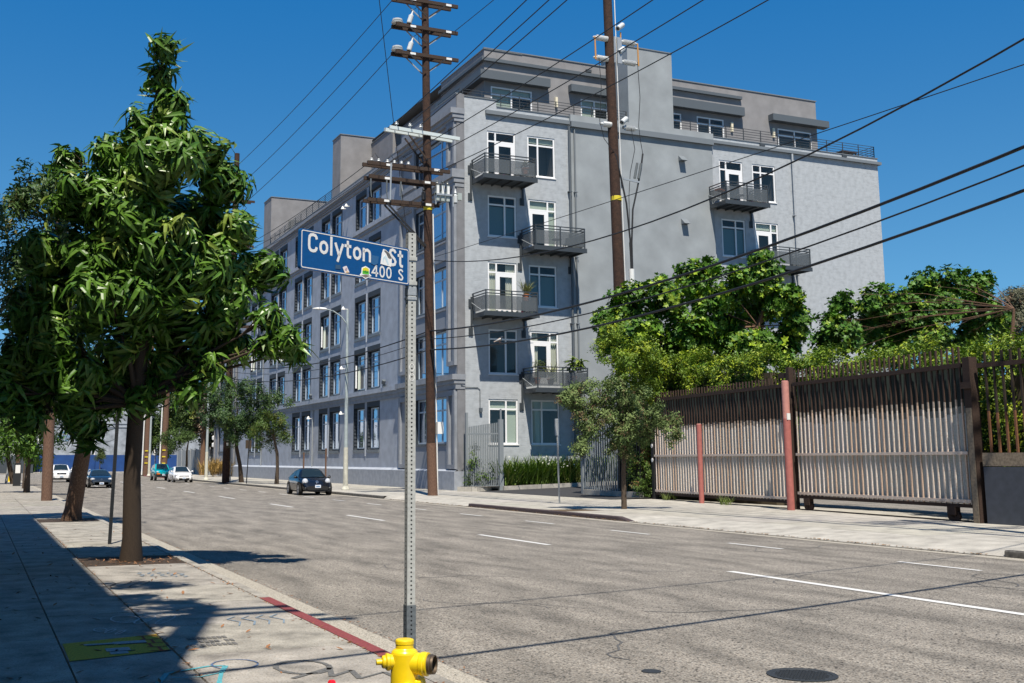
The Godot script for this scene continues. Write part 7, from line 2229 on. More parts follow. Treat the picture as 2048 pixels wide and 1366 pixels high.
func cars() -> void:
	var ang := 0.0
	car("parked_car", "black beetle shaped car parked at the right kerb before the facade", Vector3(19.0, 0, -66.6), -0.04, {
		"len": 4.28, "wid": 1.84, "clear": 0.19, "belt": 0.92, "paint": M.car_black, "taper": 0.60,
		"top": [-2.14, 0.62, -1.8, 0.90, -1.2, 0.97, 0.6, 0.97, 1.3, 0.93, 1.8, 0.78, 2.14, 0.50],
		"roof": [-1.75, 0.92, -1.2, 1.22, -0.7, 1.40, -0.1, 1.475, 0.35, 1.42, 1.0, 0.96],
		"glass": [0.38, 0.98, -1.6, -0.85], "sides": [[-0.95, -0.35], [-0.28, 0.62]], "axle": [1.30, -1.24], "tyre": 0.34,
		"lamp": [0.66, 0.74, 1.80, 0.17, 0.20], "lamp_turn": 0.45, "grille": [[0.78, 0.30, 0.40, -0.05], [0.70, 0.22, 0.28, -0.03]], "chrome": [[0.72, 0.41, 0.43, -0.03]], "plate": 0.50, "badge": 0.74, "badge_in": 0.21, "mirror": M.car_black}).scale = Vector3.ONE * 1.07
	car("parked_car", "white sedan with its bonnet towards the viewer, parked at the right kerb far off", Vector3(18.35, 0, -109.4), 0.0, {
		"len": 4.67, "wid": 1.83, "clear": 0.17, "belt": 0.95, "paint": M.car_white, "taper": 0.66, "arch": M.car_white,
		"top": [-2.33, 0.85, -2.0, 1.02, 0.9, 0.97, 1.7, 0.86, 2.1, 0.70, 2.33, 0.50],
		"roof": [-1.9, 0.98, -1.1, 1.38, -0.4, 1.48, 0.2, 1.45, 1.15, 0.97],
		"glass": [0.25, 1.12, -1.8, -1.1], "sides": [[-1.2, -0.45], [-0.38, 0.75]], "axle": [1.38, -1.32],
		"lamp": [0.68, 0.68, 2.06, 0.20, 0.10], "grille": [[0.46, 0.58, 0.65, -0.02], [0.50, 0.24, 0.40, 0.0]], "plate": 0.42})
	car("parked_car", "bright teal old hatchback with black bumpers parked behind the white sedan", Vector3(17.9, 0, -118.6), 0.0, {
		"len": 4.1, "wid": 1.66, "clear": 0.36, "belt": 1.15, "paint": M.car_teal, "taper": 0.72, "tyre": 0.36,
		"top": [-2.05, 1.0, -1.8, 1.15, 0.7, 1.17, 1.5, 1.08, 2.05, 0.88],
		"roof": [-1.9, 1.15, -1.5, 1.6, -0.5, 1.72, 0.2, 1.70, 0.95, 1.17],
		"glass": [0.25, 0.92, -1.8, -1.55], "sides": [[-1.4, -0.5], [-0.42, 0.6]], "axle": [1.3, -1.25],
		"lamp": [0.62, 0.90, 1.95, 0.16, 0.09], "grille": [[0.80, 0.42, 0.70, 0.02]], "plate": 0.62})
	for s in [-1]:
		var am := slab(Vector3(-0.16, -0.06, -0.03), Vector3(0.16, 0.06, 0.03))
		put("turn_signal", am, M.amber, get_node("parked_car_002"), Transform3D(Basis(), Vector3(0.55 * s, 0.72, 2.09)))
	car("driving_car", "white sport utility car driving towards the viewer behind the leaning trunk", Vector3(7.75, 0, -115.5), 0.0, {
		"len": 4.7, "wid": 1.84, "clear": 0.25, "belt": 1.10, "paint": M.car_white, "taper": 0.72, "tyre": 0.36,
		"top": [-2.35, 1.0, -2.1, 1.12, 0.9, 1.13, 1.7, 1.04, 2.15, 0.95, 2.35, 0.70],
		"roof": [-2.2, 1.10, -1.7, 1.60, -0.6, 1.69, 0.3, 1.66, 1.2, 1.12],
		"glass": [0.35, 1.15, -2.1, -1.75], "sides": [[-1.7, -0.75], [-0.68, 0.75]], "axle": [1.42, -1.38],
		"lamp": [0.68, 0.86, 2.10, 0.21, 0.085], "grille": [[0.42, 0.80, 0.92, 0.01], [0.74, 0.26, 0.42, 0.0]], "chrome": [[0.44, 0.85, 0.87, 0.02]], "plate": 0.58})
	car("driving_car", "dark blue black coupe driving towards the viewer behind the big tree trunk", Vector3(9.0, 0, -91.0), 0.0, {
		"len": 4.55, "wid": 1.84, "clear": 0.17, "belt": 0.90, "paint": M.car_charcoal, "taper": 0.62,
		"top": [-2.27, 0.80, -2.0, 0.95, 0.9, 0.93, 1.6, 0.84, 2.05, 0.70, 2.27, 0.48],
		"roof": [-1.7, 0.92, -0.9, 1.26, -0.4, 1.36, 0.1, 1.33, 1.05, 0.93],
		"glass": [0.15, 1.02, -1.6, -0.9], "sides": [[-0.85, 0.65]], "axle": [1.32, -1.25],
		"lamp": [0.66, 0.66, 2.0, 0.19, 0.11], "grille": [[0.50, 0.24, 0.44, 0.0]], "plate": 0.36, "badge": 0.62, "badge_in": 0.14})
	car("driving_car", "silver car half hidden behind the dark coupe", Vector3(10.6, 0, -128.0), 0.0, {
		"len": 4.6, "wid": 1.82, "clear": 0.18, "belt": 1.0, "paint": M.car_silver, "taper": 0.68,
		"top": [-2.3, 0.9, -2.0, 1.03, 0.9, 1.0, 1.7, 0.9, 2.3, 0.6],
		"roof": [-2.0, 1.0, -1.2, 1.48, -0.4, 1.56, 0.3, 1.52, 1.2, 1.0],
		"glass": [0.35, 1.15, -1.9, -1.2], "sides": [[-1.2, -0.45], [-0.38, 0.75]], "axle": [1.38, -1.32],
		"lamp": [0.66, 0.74, 2.05, 0.2, 0.1], "grille": [[0.45, 0.5, 0.66, 0.0]], "plate": 0.4})

# ---------------------------------------------------------------- the street name sign
func street_sign() -> void:
	var o := thing("street_sign", "blue street name sign reading Colyton St 400 S on a perforated steel post", "street sign", Vector3(2.44, SW, -6.33))
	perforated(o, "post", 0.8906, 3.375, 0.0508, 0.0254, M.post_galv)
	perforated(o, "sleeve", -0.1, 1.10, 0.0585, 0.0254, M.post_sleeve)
	for y in [2.0, 2.06]:      # two rings drawn in white marker round the post's holes
		var rg := MB.new()
		for k in 18:
			var a := TAU * k / 18
			var b := TAU * (k + 1) / 18
			rg.bar(Vector3(cos(a) * 0.016, y + 0.45 + sin(a) * 0.022, 0.026), Vector3(cos(b) * 0.016, y + 0.45 + sin(b) * 0.022, 0.026), 0.004, 0.001, Vector3(0, 0, 1))
		put("marker_ring", rg, M.white_paint, o)
	# panel: its right end at the post, its left end nearer the viewer
	var X := Vector3(0.914, 0, -0.405).normalized()
	var N := X.cross(Vector3.UP).normalized()
	var right := Vector3(-0.03, 3.12, 0.03)
	var w := 0.868
	var h := 0.232
	var pn := Node3D.new()
	pn.name = "sign_panel"
	o.add_child(pn, true)
	pn.transform = Transform3D(Basis(X, Vector3.UP, N), right - X * w + Vector3(0, -h * 0.5 + 0.012, 0))
	var rr := func(x0: float, y0: float, x1: float, y1: float, r: float) -> PackedVector2Array:
		var p := PackedVector2Array()
		for c in [[x1 - r, y0 + r, -PI / 2], [x1 - r, y1 - r, 0.0], [x0 + r, y1 - r, PI / 2], [x0 + r, y0 + r, PI]]:
			for k in 6: p.append(Vector2(c[0], c[1]) + Vector2.from_angle(c[2] + PI / 2 * k / 5.0) * r)
		return p
	var mb := MB.new()
	mb.prism(rr.call(0, 0, w, h, 0.016), Transform3D(Basis(), Vector3(0, 0, -0.012)), 0.022)
	put("plate", mb, M.sign_blue, pn)
	mb = MB.new()
	var a: PackedVector2Array = rr.call(0.007, 0.007, w - 0.007, h - 0.007, 0.013)
	var b: PackedVector2Array = rr.call(0.0125, 0.0125, w - 0.0125, h - 0.0125, 0.009)
	for i in a.size():
		var j := (i + 1) % a.size()
		mb.quad(Vector3(a[i].x, a[i].y, 0.0112), Vector3(a[j].x, a[j].y, 0.0112), Vector3(b[j].x, b[j].y, 0.0112), Vector3(b[i].x, b[i].y, 0.0112))
	put("border", mb, M.sign_white, pn)
	mb = MB.new()
	var Z := Transform3D(Basis(), Vector3(0, 0, 0.0102))
	lettering(mb, Z.translated(Vector3(0.050, 0.103, 0)), "Colyton", 0.113, 0.155, 1.43)
	lettering(mb, Z.translated(Vector3(0.690, 0.103, 0)), "St", 0.113, 0.155, 1.22)
	lettering(mb, Z.translated(Vector3(0.548, 0.022, 0)), "400", 0.074, 0.15, 1.52)
	lettering(mb, Z.translated(Vector3(0.770, 0.022, 0)), "S", 0.074, 0.15, 1.3)
	put("lettering", mb, M.sign_white, pn)
	# stickers: a torn white one, a green and yellow badge shape, a small pale one, one worn grey patch
	var zs := 0.0118
	var stick := func(poly: Array, c: Color, z: float, called := "sticker") -> void:
		var m := MB.new()
		m.col = c
		var p := PackedVector2Array()
		for i in range(0, poly.size(), 2): p.append(Vector2(poly[i], poly[i + 1]))
		m.prism(p, Transform3D(Basis(), Vector3(0, 0, z)), 0.0008)
		put(called, m, M.sticker, pn)
	stick.call([.621, .105, .632, .170, .6435, .200, .665, .197, .695, .181, .717, .152, .712, .098, .66, .102], Color(0.80, 0.80, 0.78), zs)
	stick.call([.648, .190, .662, .194, .695, .179, .715, .152, .700, .146, .684, .152, .668, .176], Color(0.12, 0.12, 0.11), zs + 0.0009)
	stick.call([.640, .115, .655, .150, .664, .135, .680, .108, .690, .112, .678, .145, .660, .165, .640, .145], Color(0.55, 0.70, 0.75), zs + 0.0009)
	stick.call([.452, .016, .500, -.002, .548, .022, .538, .030, .530, .034, .534, .064, .50, .076, .468, .062, .466, .032], Color(0.85, 0.85, 0.82), zs)
	stick.call([.474, .044, .476, .060, .50, .069, .524, .062, .526, .046], Color(0.72, 0.62, 0.02), zs + 0.0009)
	stick.call([.474, .026, .474, .045, .526, .047, .526, .028], Color(0.10, 0.50, 0.03), zs + 0.0009)
	stick.call([.464, .016, .500, .006, .536, .022, .50, .024], Color(0.20, 0.16, 0.12), zs + 0.0009)
	stick.call([.480, .038, .484, .050, .492, .042, .500, .052, .508, .042, .518, .050, .520, .038], Color(0.02, 0.24, 0.03), zs + 0.0016)
	stick.call([.318, .044, .330, .052, .348, .058, .372, .022, .352, .014, .336, .012, .326, .030], Color(0.70, 0.66, 0.66), zs)
	stick.call([.334, .034, .344, .048, .354, .040, .346, .026], Color(0.42, 0.30, 0.34), zs + 0.0009)
	stick.call([.342, .018, .352, .028, .364, .022, .352, .016], Color(0.75, 0.48, 0.22), zs + 0.0009)
	stick.call([.262, .030, .262, .054, .300, .056, .302, .032], Color(0.035, 0.085, 0.16), zs, "glue_patch")
	stick.call([.545, .096, .548, .150, .606, .148, .600, .104, .57, .09], Color(0.025, 0.11, 0.26), zs, "glue_patch")
	for k in 2:
		var m := MB.new()
		m.bar(Vector3(-0.055, 3.19 - k * 0.155, 0.045), Vector3(0.0, 3.19 - k * 0.155, 0.0), 0.012, 0.022)
		m.box(Vector3(0, 3.19 - k * 0.155, 0), Vector3(0.062, 0.022, 0.062))
		put("clamp", m, M.post_galv, o)
	mb = MB.new()
	mb.box(Vector3(0, 2.985, 0), Vector3(0.056, 0.05, 0.056))
	mb.box(Vector3(0, 2.94, 0), Vector3(0.06, 0.018, 0.06))
	put("strap", mb, M.galv, o)

# ---------------------------------------------------------------- hydrant
func hydrant() -> void:
	var o := thing("fire_hydrant", "bright yellow fire hydrant with a bare brown outlet at the bottom edge", "fire hydrant", Vector3(2.20, SW, -5.78))
	var S := 0.96
	var mb := MB.new()
	mb.lathe([Vector2(0.125, -0.13), Vector2(0.125, -0.10), Vector2(0.09, -0.09), Vector2(0.088, 0.20), Vector2(0.080, 0.60), Vector2(0.0775, 0.74), Vector2(0.077, 0.822), Vector2(0.074, 0.832), Vector2(0.066, 0.842), Vector2(0.055, 0.848), Vector2(0.051, 0.853), Vector2(0.0505, 0.874)], Transform3D(Basis().scaled(Vector3.ONE * S), Vector3(0, 0.125, 0)), 40)
	put("barrel", mb, M.hydrant_yellow, o)
	mb = MB.new()
	mb.lathe([Vector2(0.0505, 0.874), Vector2(0.053, 0.876), Vector2(0.053, 0.892), Vector2(0.050, 0.899), Vector2(0.043, 0.902), Vector2(0.001, 0.903)], Transform3D(Basis().scaled(Vector3.ONE * S), Vector3(0, 0.125, 0)), 40)
	put("cap", mb, M.hydrant_yellow, o)
	var view := Vector3(2.20, 0, -5.78).normalized()
	var rt := Vector3(-view.z, 0, view.x)          # to the right as one faces it
	var side := (rt * 0.94 - view * 0.34).normalized()
	var ax := func(d: Vector3, c: Vector3) -> Transform3D:
		var x := d.cross(Vector3.UP).normalized()
		return Transform3D(Basis(x, d, x.cross(d)), c)
	mb = MB.new()
	mb.lathe([Vector2(0.058, 0.02), Vector2(0.057, 0.09), Vector2(0.062, 0.097), Vector2(0.064, 0.115), Vector2(0.058, 0.122), Vector2(0.062, 0.126), Vector2(0.062, 0.134), Vector2(0.05, 0.138), Vector2(0.001, 0.138)], ax.call(side, Vector3(0, 0.865, 0)), 32)
	put("outlet", mb, M.hydrant_yellow, o)
	mb = MB.new()
	mb.lathe([Vector2(0.052, 0.132), Vector2(0.052, 0.152), Vector2(0.049, 0.156), Vector2(0.051, 0.160), Vector2(0.050, 0.172), Vector2(0.044, 0.172), Vector2(0.043, 0.14), Vector2(0.001, 0.14)], ax.call(side, Vector3(0, 0.865, 0)), 32)
	put("nozzle", mb, M.bronze, o)
	var left := (-rt * 0.97 - view * 0.2).normalized()
	mb = MB.new()
	mb.lathe([Vector2(0.044, 0.05), Vector2(0.044, 0.082), Vector2(0.049, 0.087), Vector2(0.049, 0.100), Vector2(0.038, 0.108)], ax.call(left, Vector3(0, 0.875, 0)), 6)
	mb.lathe([Vector2(0.034, 0.10), Vector2(0.034, 0.118), Vector2(0.030, 0.124), Vector2(0.020, 0.126)], ax.call(left, Vector3(0, 0.875, 0)), 24)
	mb.lathe([Vector2(0.019, 0.12), Vector2(0.017, 0.155), Vector2(0.001, 0.156)], ax.call(left, Vector3(0, 0.875, 0)), 5)
	put("valve_stem", mb, M.hydrant_yellow, o)
	mb = MB.new()
	mb.lathe([Vector2(0.05, 0.02), Vector2(0.05, 0.095), Vector2(0.055, 0.10), Vector2(0.055, 0.118), Vector2(0.02, 0.122), Vector2(0.001, 0.122)], ax.call((-view * 0.75 + rt * 0.2).normalized(), Vector3(0, 0.730, 0)), 28)
	put("outlet", mb, M.hydrant_yellow, o)
	mb = MB.new()
	mb.lathe([Vector2(0.04, 0.05), Vector2(0.04, 0.11), Vector2(0.001, 0.112)], ax.call((rt * 0.85 + view * 0.5).normalized(), Vector3(0, 0.750, 0)), 24)
	mb.lathe([Vector2(0.018, 0.06), Vector2(0.018, 0.105), Vector2(0.001, 0.107)], ax.call((-view * 0.5 + rt * 0.85).normalized(), Vector3(0, 0.770, 0)), 16)
	put("plug", mb, M.hydrant_yellow, o)

# ---------------------------------------------------------------- paint and litter on the pavement
func stroke(mb: MB, pts: Array, w: float, y: float) -> void:       # a line of spray paint, laid as a thin sheet
	for i in range(0, pts.size() - 2, 2):
		var a := Vector3(pts[i], y, pts[i + 1])
		var b := Vector3(pts[i + 2], y, pts[i + 3])
		var s := Vector3(0, 1, 0).cross(b - a).normalized() * w * rng.randf_range(0.35, 0.6)
		mb.quad(a + s, a - s, b - s, b + s)
func pavement_marks() -> void:
	var Y := SW + 0.0075
	var mk := func(called: String, label: String, mb: MB, m: Material) -> void:
		var c := Vector3.ZERO
		for p in mb.v: c += p
		c /= mb.v.size()
		var q := MB.new()
		q.append(mb, Transform3D(Basis(), -c))
		tag(put(called, q, m, self, Transform3D(Basis(), c)), label, "street painting")
	var paint := func(key: String, r: float, g: float, b: float) -> Material:
		if not M.has(key): mat(key, lin(r, g, b), 0.85, 0.0, M.concrete.detail_albedo, 3.0)
		return M[key]
	# yellow painted rectangle with plain pale blocks
	var yp := thing("painted_rectangle", "yellow painted rectangle with grey blocks and red lines on the shaded pavement", "street painting", Vector3(1.5, Y, -12.45))
	var mb := MB.new()
	mb.quad(Vector3(-0.53, 0, 0.70), Vector3(0.48, 0, 0.44), Vector3(0.50, 0, -0.70), Vector3(-0.52, 0, -0.42))
	put("yellow_ground", mb, paint.call("paint_yellow", 0.62, 0.42, 0.03), yp)
	mb = MB.new()
	for e in [[-0.32, -0.26, 0.30, 0.08], [-0.02, -0.30, 0.34, 0.16], [-0.14, 0.10, 0.24, 0.2], [-0.12, 0.34, 0.18, 0.14]]:
		mb.span(Vector3(e[0], 0.003, e[1]), Vector3(e[0] + e[2], 0.005, e[1] + e[3]))
	for i in 4:
		var q := MB.new()
		q.v = mb.v.slice(i * 36, i * 36 + 36)
		q.n = mb.n.slice(i * 36, i * 36 + 36)
		q.c = mb.c.slice(i * 36, i * 36 + 36)
		put("grey_block", q, paint.call("paint_grey", 0.42, 0.44, 0.46), yp)
	mb = MB.new()
	for e in [[-0.30, -0.19, 0.30, 0.05], [0.02, -0.15, 0.30, 0.05], [-0.10, 0.30, 0.24, 0.04]]:
		mb.span(Vector3(e[0], 0.003, e[1]), Vector3(e[0] + e[2], 0.0045, e[1] + e[3]))
	put("dark_edges", mb, paint.call("paint_black", 0.04, 0.04, 0.045), yp)
	mb = MB.new()
	for k in 5: stroke(mb, [0.28, -0.62 + k * 0.26, 0.38, -0.58 + k * 0.26, 0.49, -0.60 + k * 0.26], 0.035, 0.004)
	for k in 4: stroke(mb, [0.33 + 0.06 * (k % 2), -0.60 + k * 0.26, 0.33 + 0.06 * (k % 2), -0.34 + k * 0.26], 0.03, 0.0045)
	put("red_lines", mb, paint.call("paint_red", 0.36, 0.06, 0.02), yp)
	# loose scrawls
	mb = MB.new()
	stroke(mb, [1.55, -10.15, 1.75, -10.75, 2.18, -10.95, 2.32, -10.9, 2.22, -10.6, 2.12, -10.2, 2.05, -9.9], 0.05, Y + 0.001)
	stroke(mb, [1.75, -10.5, 2.0, -10.45, 2.25, -10.6], 0.025, Y + 0.001)
	mk.call("spray_scrawl", "turquoise spray scrawl with a sharp corner on the near pavement", mb, paint.call("paint_teal", 0.10, 0.42, 0.48))
	mb = MB.new()
	var arc := []
	for k in 14: arc.append_array([2.42 + 0.22 * cos(k * 0.5), -10.95 + 0.26 * sin(k * 0.5)])
	stroke(mb, arc, 0.022, Y + 0.001)
	mk.call("spray_scrawl", "thin blue sprayed loop right of the turquoise scrawl", mb, paint.call("paint_blue", 0.10, 0.16, 0.30))
	mb = MB.new()
	arc = []
	for k in 15: arc.append_array([2.98 + 0.25 * cos(k * 0.46), -10.55 + 0.36 * sin(k * 0.46)])
	stroke(mb, arc, 0.055, Y + 0.001)
	stroke(mb, [2.75, -10.05, 3.2, -10.4, 3.1, -10.0, 3.35, -10.2, 3.3, -9.8, 3.6, -10.0, 3.62, -9.65], 0.05, Y + 0.001)
	mk.call("spray_scrawl", "grey sprayed ring and zigzag before the red kerb", mb, paint.call("paint_smoke", 0.15, 0.15, 0.145))
	mb = MB.new()
	for r in 3:
		for k in 9:
			if rng.randf() < 0.8: mb.span(Vector3(2.22 + k * 0.055 + r * 0.02, Y, -12.25 - r * 0.24), Vector3(2.262 + k * 0.055 + r * 0.02, Y + 0.0012, -12.10 - r * 0.24))
	mk.call("stencil_print", "worn black stencil print of three illegible rows on the pavement", mb, paint.call("paint_smoke2", 0.17, 0.165, 0.155))
	for e in [[2.05, -14.4, 0.28, "white sprayed loops on the pavement behind the yellow rectangle", "paint_white", 0.62], [2.25, -18.6, 0.34, "black scribble on the slabs just before the big tree", "paint_black", 0.04], [1.55, -13.6, 0.12, "small white splash of paint in the tree shade", "paint_white", 0.62]]:
		mb = MB.new()
		for q in 3:
			arc = []
			for k in 13: arc.append_array([e[0] + (q - 1) * e[2] * 0.8 + e[2] * 0.6 * cos(k * 0.52 + q), e[1] + (q - 1) * 0.15 + e[2] * 1.2 * sin(k * 0.52)])
			stroke(mb, arc, 0.022, Y + 0.001 * q)
		mk.call("spray_scrawl", e[3], mb, paint.call(e[4], e[5], e[5], e[5]))
	mb = MB.new()
	for q in 5:
		arc = []
		for k in 7: arc.append_array([2.75 + 0.16 * q + 0.05 * sin(k * 2.1 + q), -20.4 + 0.25 * k * 0.5 + 0.1 * q])
		stroke(mb, arc, 0.03, Y + 0.001)
	mk.call("spray_scrawl", "faded blue scribble on the slabs right of the big tree's foot", mb, paint.call("paint_dim_blue", 0.22, 0.29, 0.36))
	mb = MB.new()
	for q in 4: stroke(mb, [3.0 + q * 0.18, -13.4, 3.08 + q * 0.18, -13.7, 2.98 + q * 0.18, -14.0, 3.12 + q * 0.18, -14.2], 0.025, Y + 0.001)
	mk.call("spray_scrawl", "pale blue marks on the slab beside the red kerb", mb, paint.call("paint_dim_blue", 0.22, 0.29, 0.36))
	mb = MB.new()
	for q in 6: stroke(mb, [24.2 + q * 0.16, -31.0 + 0.8 * q, 24.3 + q * 0.16, -30.6 + 0.8 * q, 24.15 + q * 0.16, -30.3 + 0.8 * q], 0.03, SW + 0.008)
	mk.call("spray_scrawl", "faint lilac scribble on the right driveway beside the small kerb tree", mb, paint.call("paint_lilac", 0.36, 0.32, 0.50))
	# red bottle cap lid on the slab
	var cp := MB.new()
	cp.lathe([Vector2(0.028, 0), Vector2(0.03, 0.004), Vector2(0.03, 0.045), Vector2(0.024, 0.05), Vector2(0.001, 0.05)], Transform3D(Basis(Vector3(0.3, 0, 1).normalized(), 1.5), Vector3.ZERO), 16)
	tag(put("plastic_lid", cp, M.red_plastic, self, Transform3D(Basis(), Vector3(2.98, SW + 0.034, -9.55))), "small red plastic lid lying on the near pavement", "lid")
	# fallen leaves and dirt lines
	var lv := MB.new()
	var r := RandomNumberGenerator.new()
	r.seed = 77
	for k in 1500:
		var p := Vector3(r.randf_range(-0.5, 3.85), SW + 0.006, r.randf_range(-34, -8.5))
		var t := r.randf()
		if t < 0.30: p = Vector3(2.01 + r.randfn(0, 0.02), SW + 0.004, r.randf_range(-36, -8))
		elif t < 0.55: p = Vector3(3.84 + r.randfn(0, 0.03), SW + 0.004, r.randf_range(-30, -8))
		elif t < 0.75: p = Vector3(4.60 + absf(r.randfn(0, 0.04)), 0.012, r.randf_range(-38, -7))
		elif t < 0.86: p = Vector3(2.9 + r.randfn(0, 0.5), SW + 0.004, -22.9 + r.randfn(0, 0.6))
		var s := r.randf_range(0.012, 0.03) if t < 0.75 else r.randf_range(0.02, 0.06)
		if t > 0.985: s = 0.07
		lv.col = Color(0.30, 0.13, 0.05).lerp(Color(0.16, 0.09, 0.05), r.randf())
		leaf(lv, Transform3D(Basis(Vector3.UP, r.randf() * TAU).rotated(Vector3(1, 0, 0), r.randf_range(-0.2, 0.2)), p), s * 1.6, s * 0.8, -0.25, 0.35, 2)
	for k in 500:
		var p := Vector3(20.42 + r.randf_range(-0.08, 0.02), 0.03, r.randf_range(-56, -18))
		lv.col = Color(0.28, 0.16, 0.06).lerp(Color(0.12, 0.08, 0.05), r.randf())
		leaf(lv, Transform3D(Basis(Vector3.UP, r.randf() * TAU), p), 0.07, 0.05, -0.25, 0.35, 2)
	var lo := put("fallen_leaves", lv, M.litter, self)
	tag(lo, "brown fallen leaves scattered over the pavement, kerb joint and gutter", "leaves", "", "stuff")

# ---------------------------------------------------------------- what stands on the balconies and the roof
func balcony_things() -> void:
	var zb := Z0 + 1.2
	var chair := func(label: String, at: Vector3, turn: float, m: Material) -> void:
		var o := thing("balcony_chair", label, "chair", at, turn)
		put("seat", slab(Vector3(-0.24, 0.42, -0.24), Vector3(0.24, 0.46, 0.24)), m, o)
		var b := MB.new()
		b.bar(Vector3(0, 0.46, -0.22), Vector3(0, 0.95, -0.32), 0.46, 0.03, Vector3(0, 0, 1))
		put("backrest", b, m, o)
		for x in [-0.21, 0.21]:
			for z in [-0.21, 0.21]: put("leg", slab(Vector3(x - 0.02, 0, z - 0.02), Vector3(x + 0.02, 0.42, z + 0.02)), m, o)
	var table := func(label: String, at: Vector3, m: Material) -> void:
		var o := thing("balcony_table", label, "table", at)
		var b := MB.new()
		b.lathe([Vector2(0.34, 0.70), Vector2(0.36, 0.72), Vector2(0.34, 0.74), Vector2(0.001, 0.74)], Transform3D(), 18)
		put("table_top", b, m, o)
		b = MB.new()
		b.lathe([Vector2(0.22, 0), Vector2(0.05, 0.04), Vector2(0.04, 0.70)], Transform3D(), 12)
		put("pedestal", b, m, o)
	chair.call("folding lounge chair behind the screen of the top left balcony", Vector3(32.3, 20.48, zb), -0.6, M.galv)
	table.call("round table on the fourth floor balcony near the downpipe", Vector3(35.2, 15.99, zb), M.steel_dark)
	chair.call("dark chair beside the round table on the fourth floor balcony", Vector3(36.0, 15.99, zb), -0.8, M.steel_dark)
	table.call("pale round table on the upper right balcony", Vector3(50.5, 20.48, zb), M.galv)
	chair.call("dark chair on the upper right balcony", Vector3(51.4, 20.48, zb), -0.7, M.steel_dark)
	var od := MB.new()
	od.box(Vector3.ZERO, Vector3(0.7, 0.12, 0.45), Basis(Vector3.UP, 0.4))
	tag(put("cushion", od, M.terracotta, self, Transform3D(Basis(), Vector3(49.2, 21.6, zb - 0.6))), "orange cushion on the rail of the upper right balcony", "cushion")
	# plants
	var potted := func(label: String, at: Vector3, kind: String, n: int, sp: float, c0: Color, c1: Color, s0: float, s1: float, up: float) -> void:
		var o := thing("potted_plant", label, "plant", at)
		var b := MB.new()
		b.lathe([Vector2(0.16, 0), Vector2(0.22, 0.34), Vector2(0.25, 0.36), Vector2(0.25, 0.42), Vector2(0.21, 0.42), Vector2(0.001, 0.38)], Transform3D(), 16)
		put("pot", b, M.terracotta, o)
		var pl := []
		for k in n: pl.append([at + Vector3(rng.randf_range(-sp, sp), up + rng.randf_range(-sp, sp) * 0.7, rng.randf_range(-sp, sp) * 0.5), Vector3.UP + rdir() * 0.5])
		sprays("leaves", o, kind, pl, M.leaf, c0, c1, Color.BLACK, 0, s0, s1, kind == "strap")
	potted.call("spiky dracaena in a terracotta pot on the third floor balcony", Vector3(32.6, 12.35, zb + 0.4), "strap", 9, 0.05, Color(0.12, 0.15, 0.04), Color(0.26, 0.25, 0.09), 1.0, 1.5, 0.4)
	potted.call("broad leaved plant with yellowing leaves at the right end of the lowest balcony", Vector3(36.2, 7.1, zb + 0.3), "blade", 9, 0.55, Color(0.06, 0.13, 0.02), Color(0.16, 0.22, 0.03), 1.2, 1.9, 1.3)
	potted.call("fine dark shrub at the left end of the lowest balcony", Vector3(33.5, 6.95, zb + 0.1), "small", 16, 0.45, Color(0.04, 0.08, 0.02), Color(0.09, 0.12, 0.03), 1.0, 1.6, 1.1)
	potted.call("small yellow green upright plant in the middle of the lowest balcony", Vector3(34.4, 6.9, zb + 0.3), "strap", 3, 0.08, Color(0.22, 0.25, 0.05), Color(0.28, 0.28, 0.07), 1.0, 1.4, 0.5)
	potted.call("slim flowering stem behind the rail of the top left balcony", Vector3(32.9, 21.0, zb), "small", 7, 0.14, Color(0.10, 0.16, 0.03), Color(0.30, 0.25, 0.05), 0.9, 1.2, 0.75)
	# low clutter along the balcony floors
	for e in [[29.9, 20.48, 8, "row of small pots along the floor edge of the top left balcony"], [30.4, 11.44, 9, "row of pale pots and plants on the floor of the third floor balcony"], [48.9, 20.48, 10, "row of small coloured pots along the floor edge of the upper right balcony"]]:
		var mb := MB.new()
		for k in e[2]:
			mb.col = Color(rng.randf_range(0.1, 0.6), rng.randf_range(0.1, 0.5), rng.randf_range(0.1, 0.5))
			mb.lathe([Vector2(0.06, 0), Vector2(0.08, 0.16), Vector2(0.001, 0.17)], Transform3D(Basis(), Vector3(k * 0.36, 0.0, 0.62)), 8)
		tag(put("small_pots", mb, M.litter, self, Transform3D(Basis(), Vector3(e[0], e[1], zb))), e[3], "pots")
	var tb := thing("terrace_table", "wooden table on the roof terrace at the far right end of the railing", "table", Vector3(63.2, 25.3, Z0 - 1.4))
	put("table_top", slab(Vector3(-0.8, 1.12, -0.5), Vector3(0.8, 1.2, 0.5)), M.arm_wood, tb)
	for x in [-0.7, 0.7]:
		for z in [-0.4, 0.4]: put("leg", slab(Vector3(x - 0.05, 0, z - 0.05), Vector3(x + 0.05, 1.12, z + 0.05)), M.arm_wood, tb)

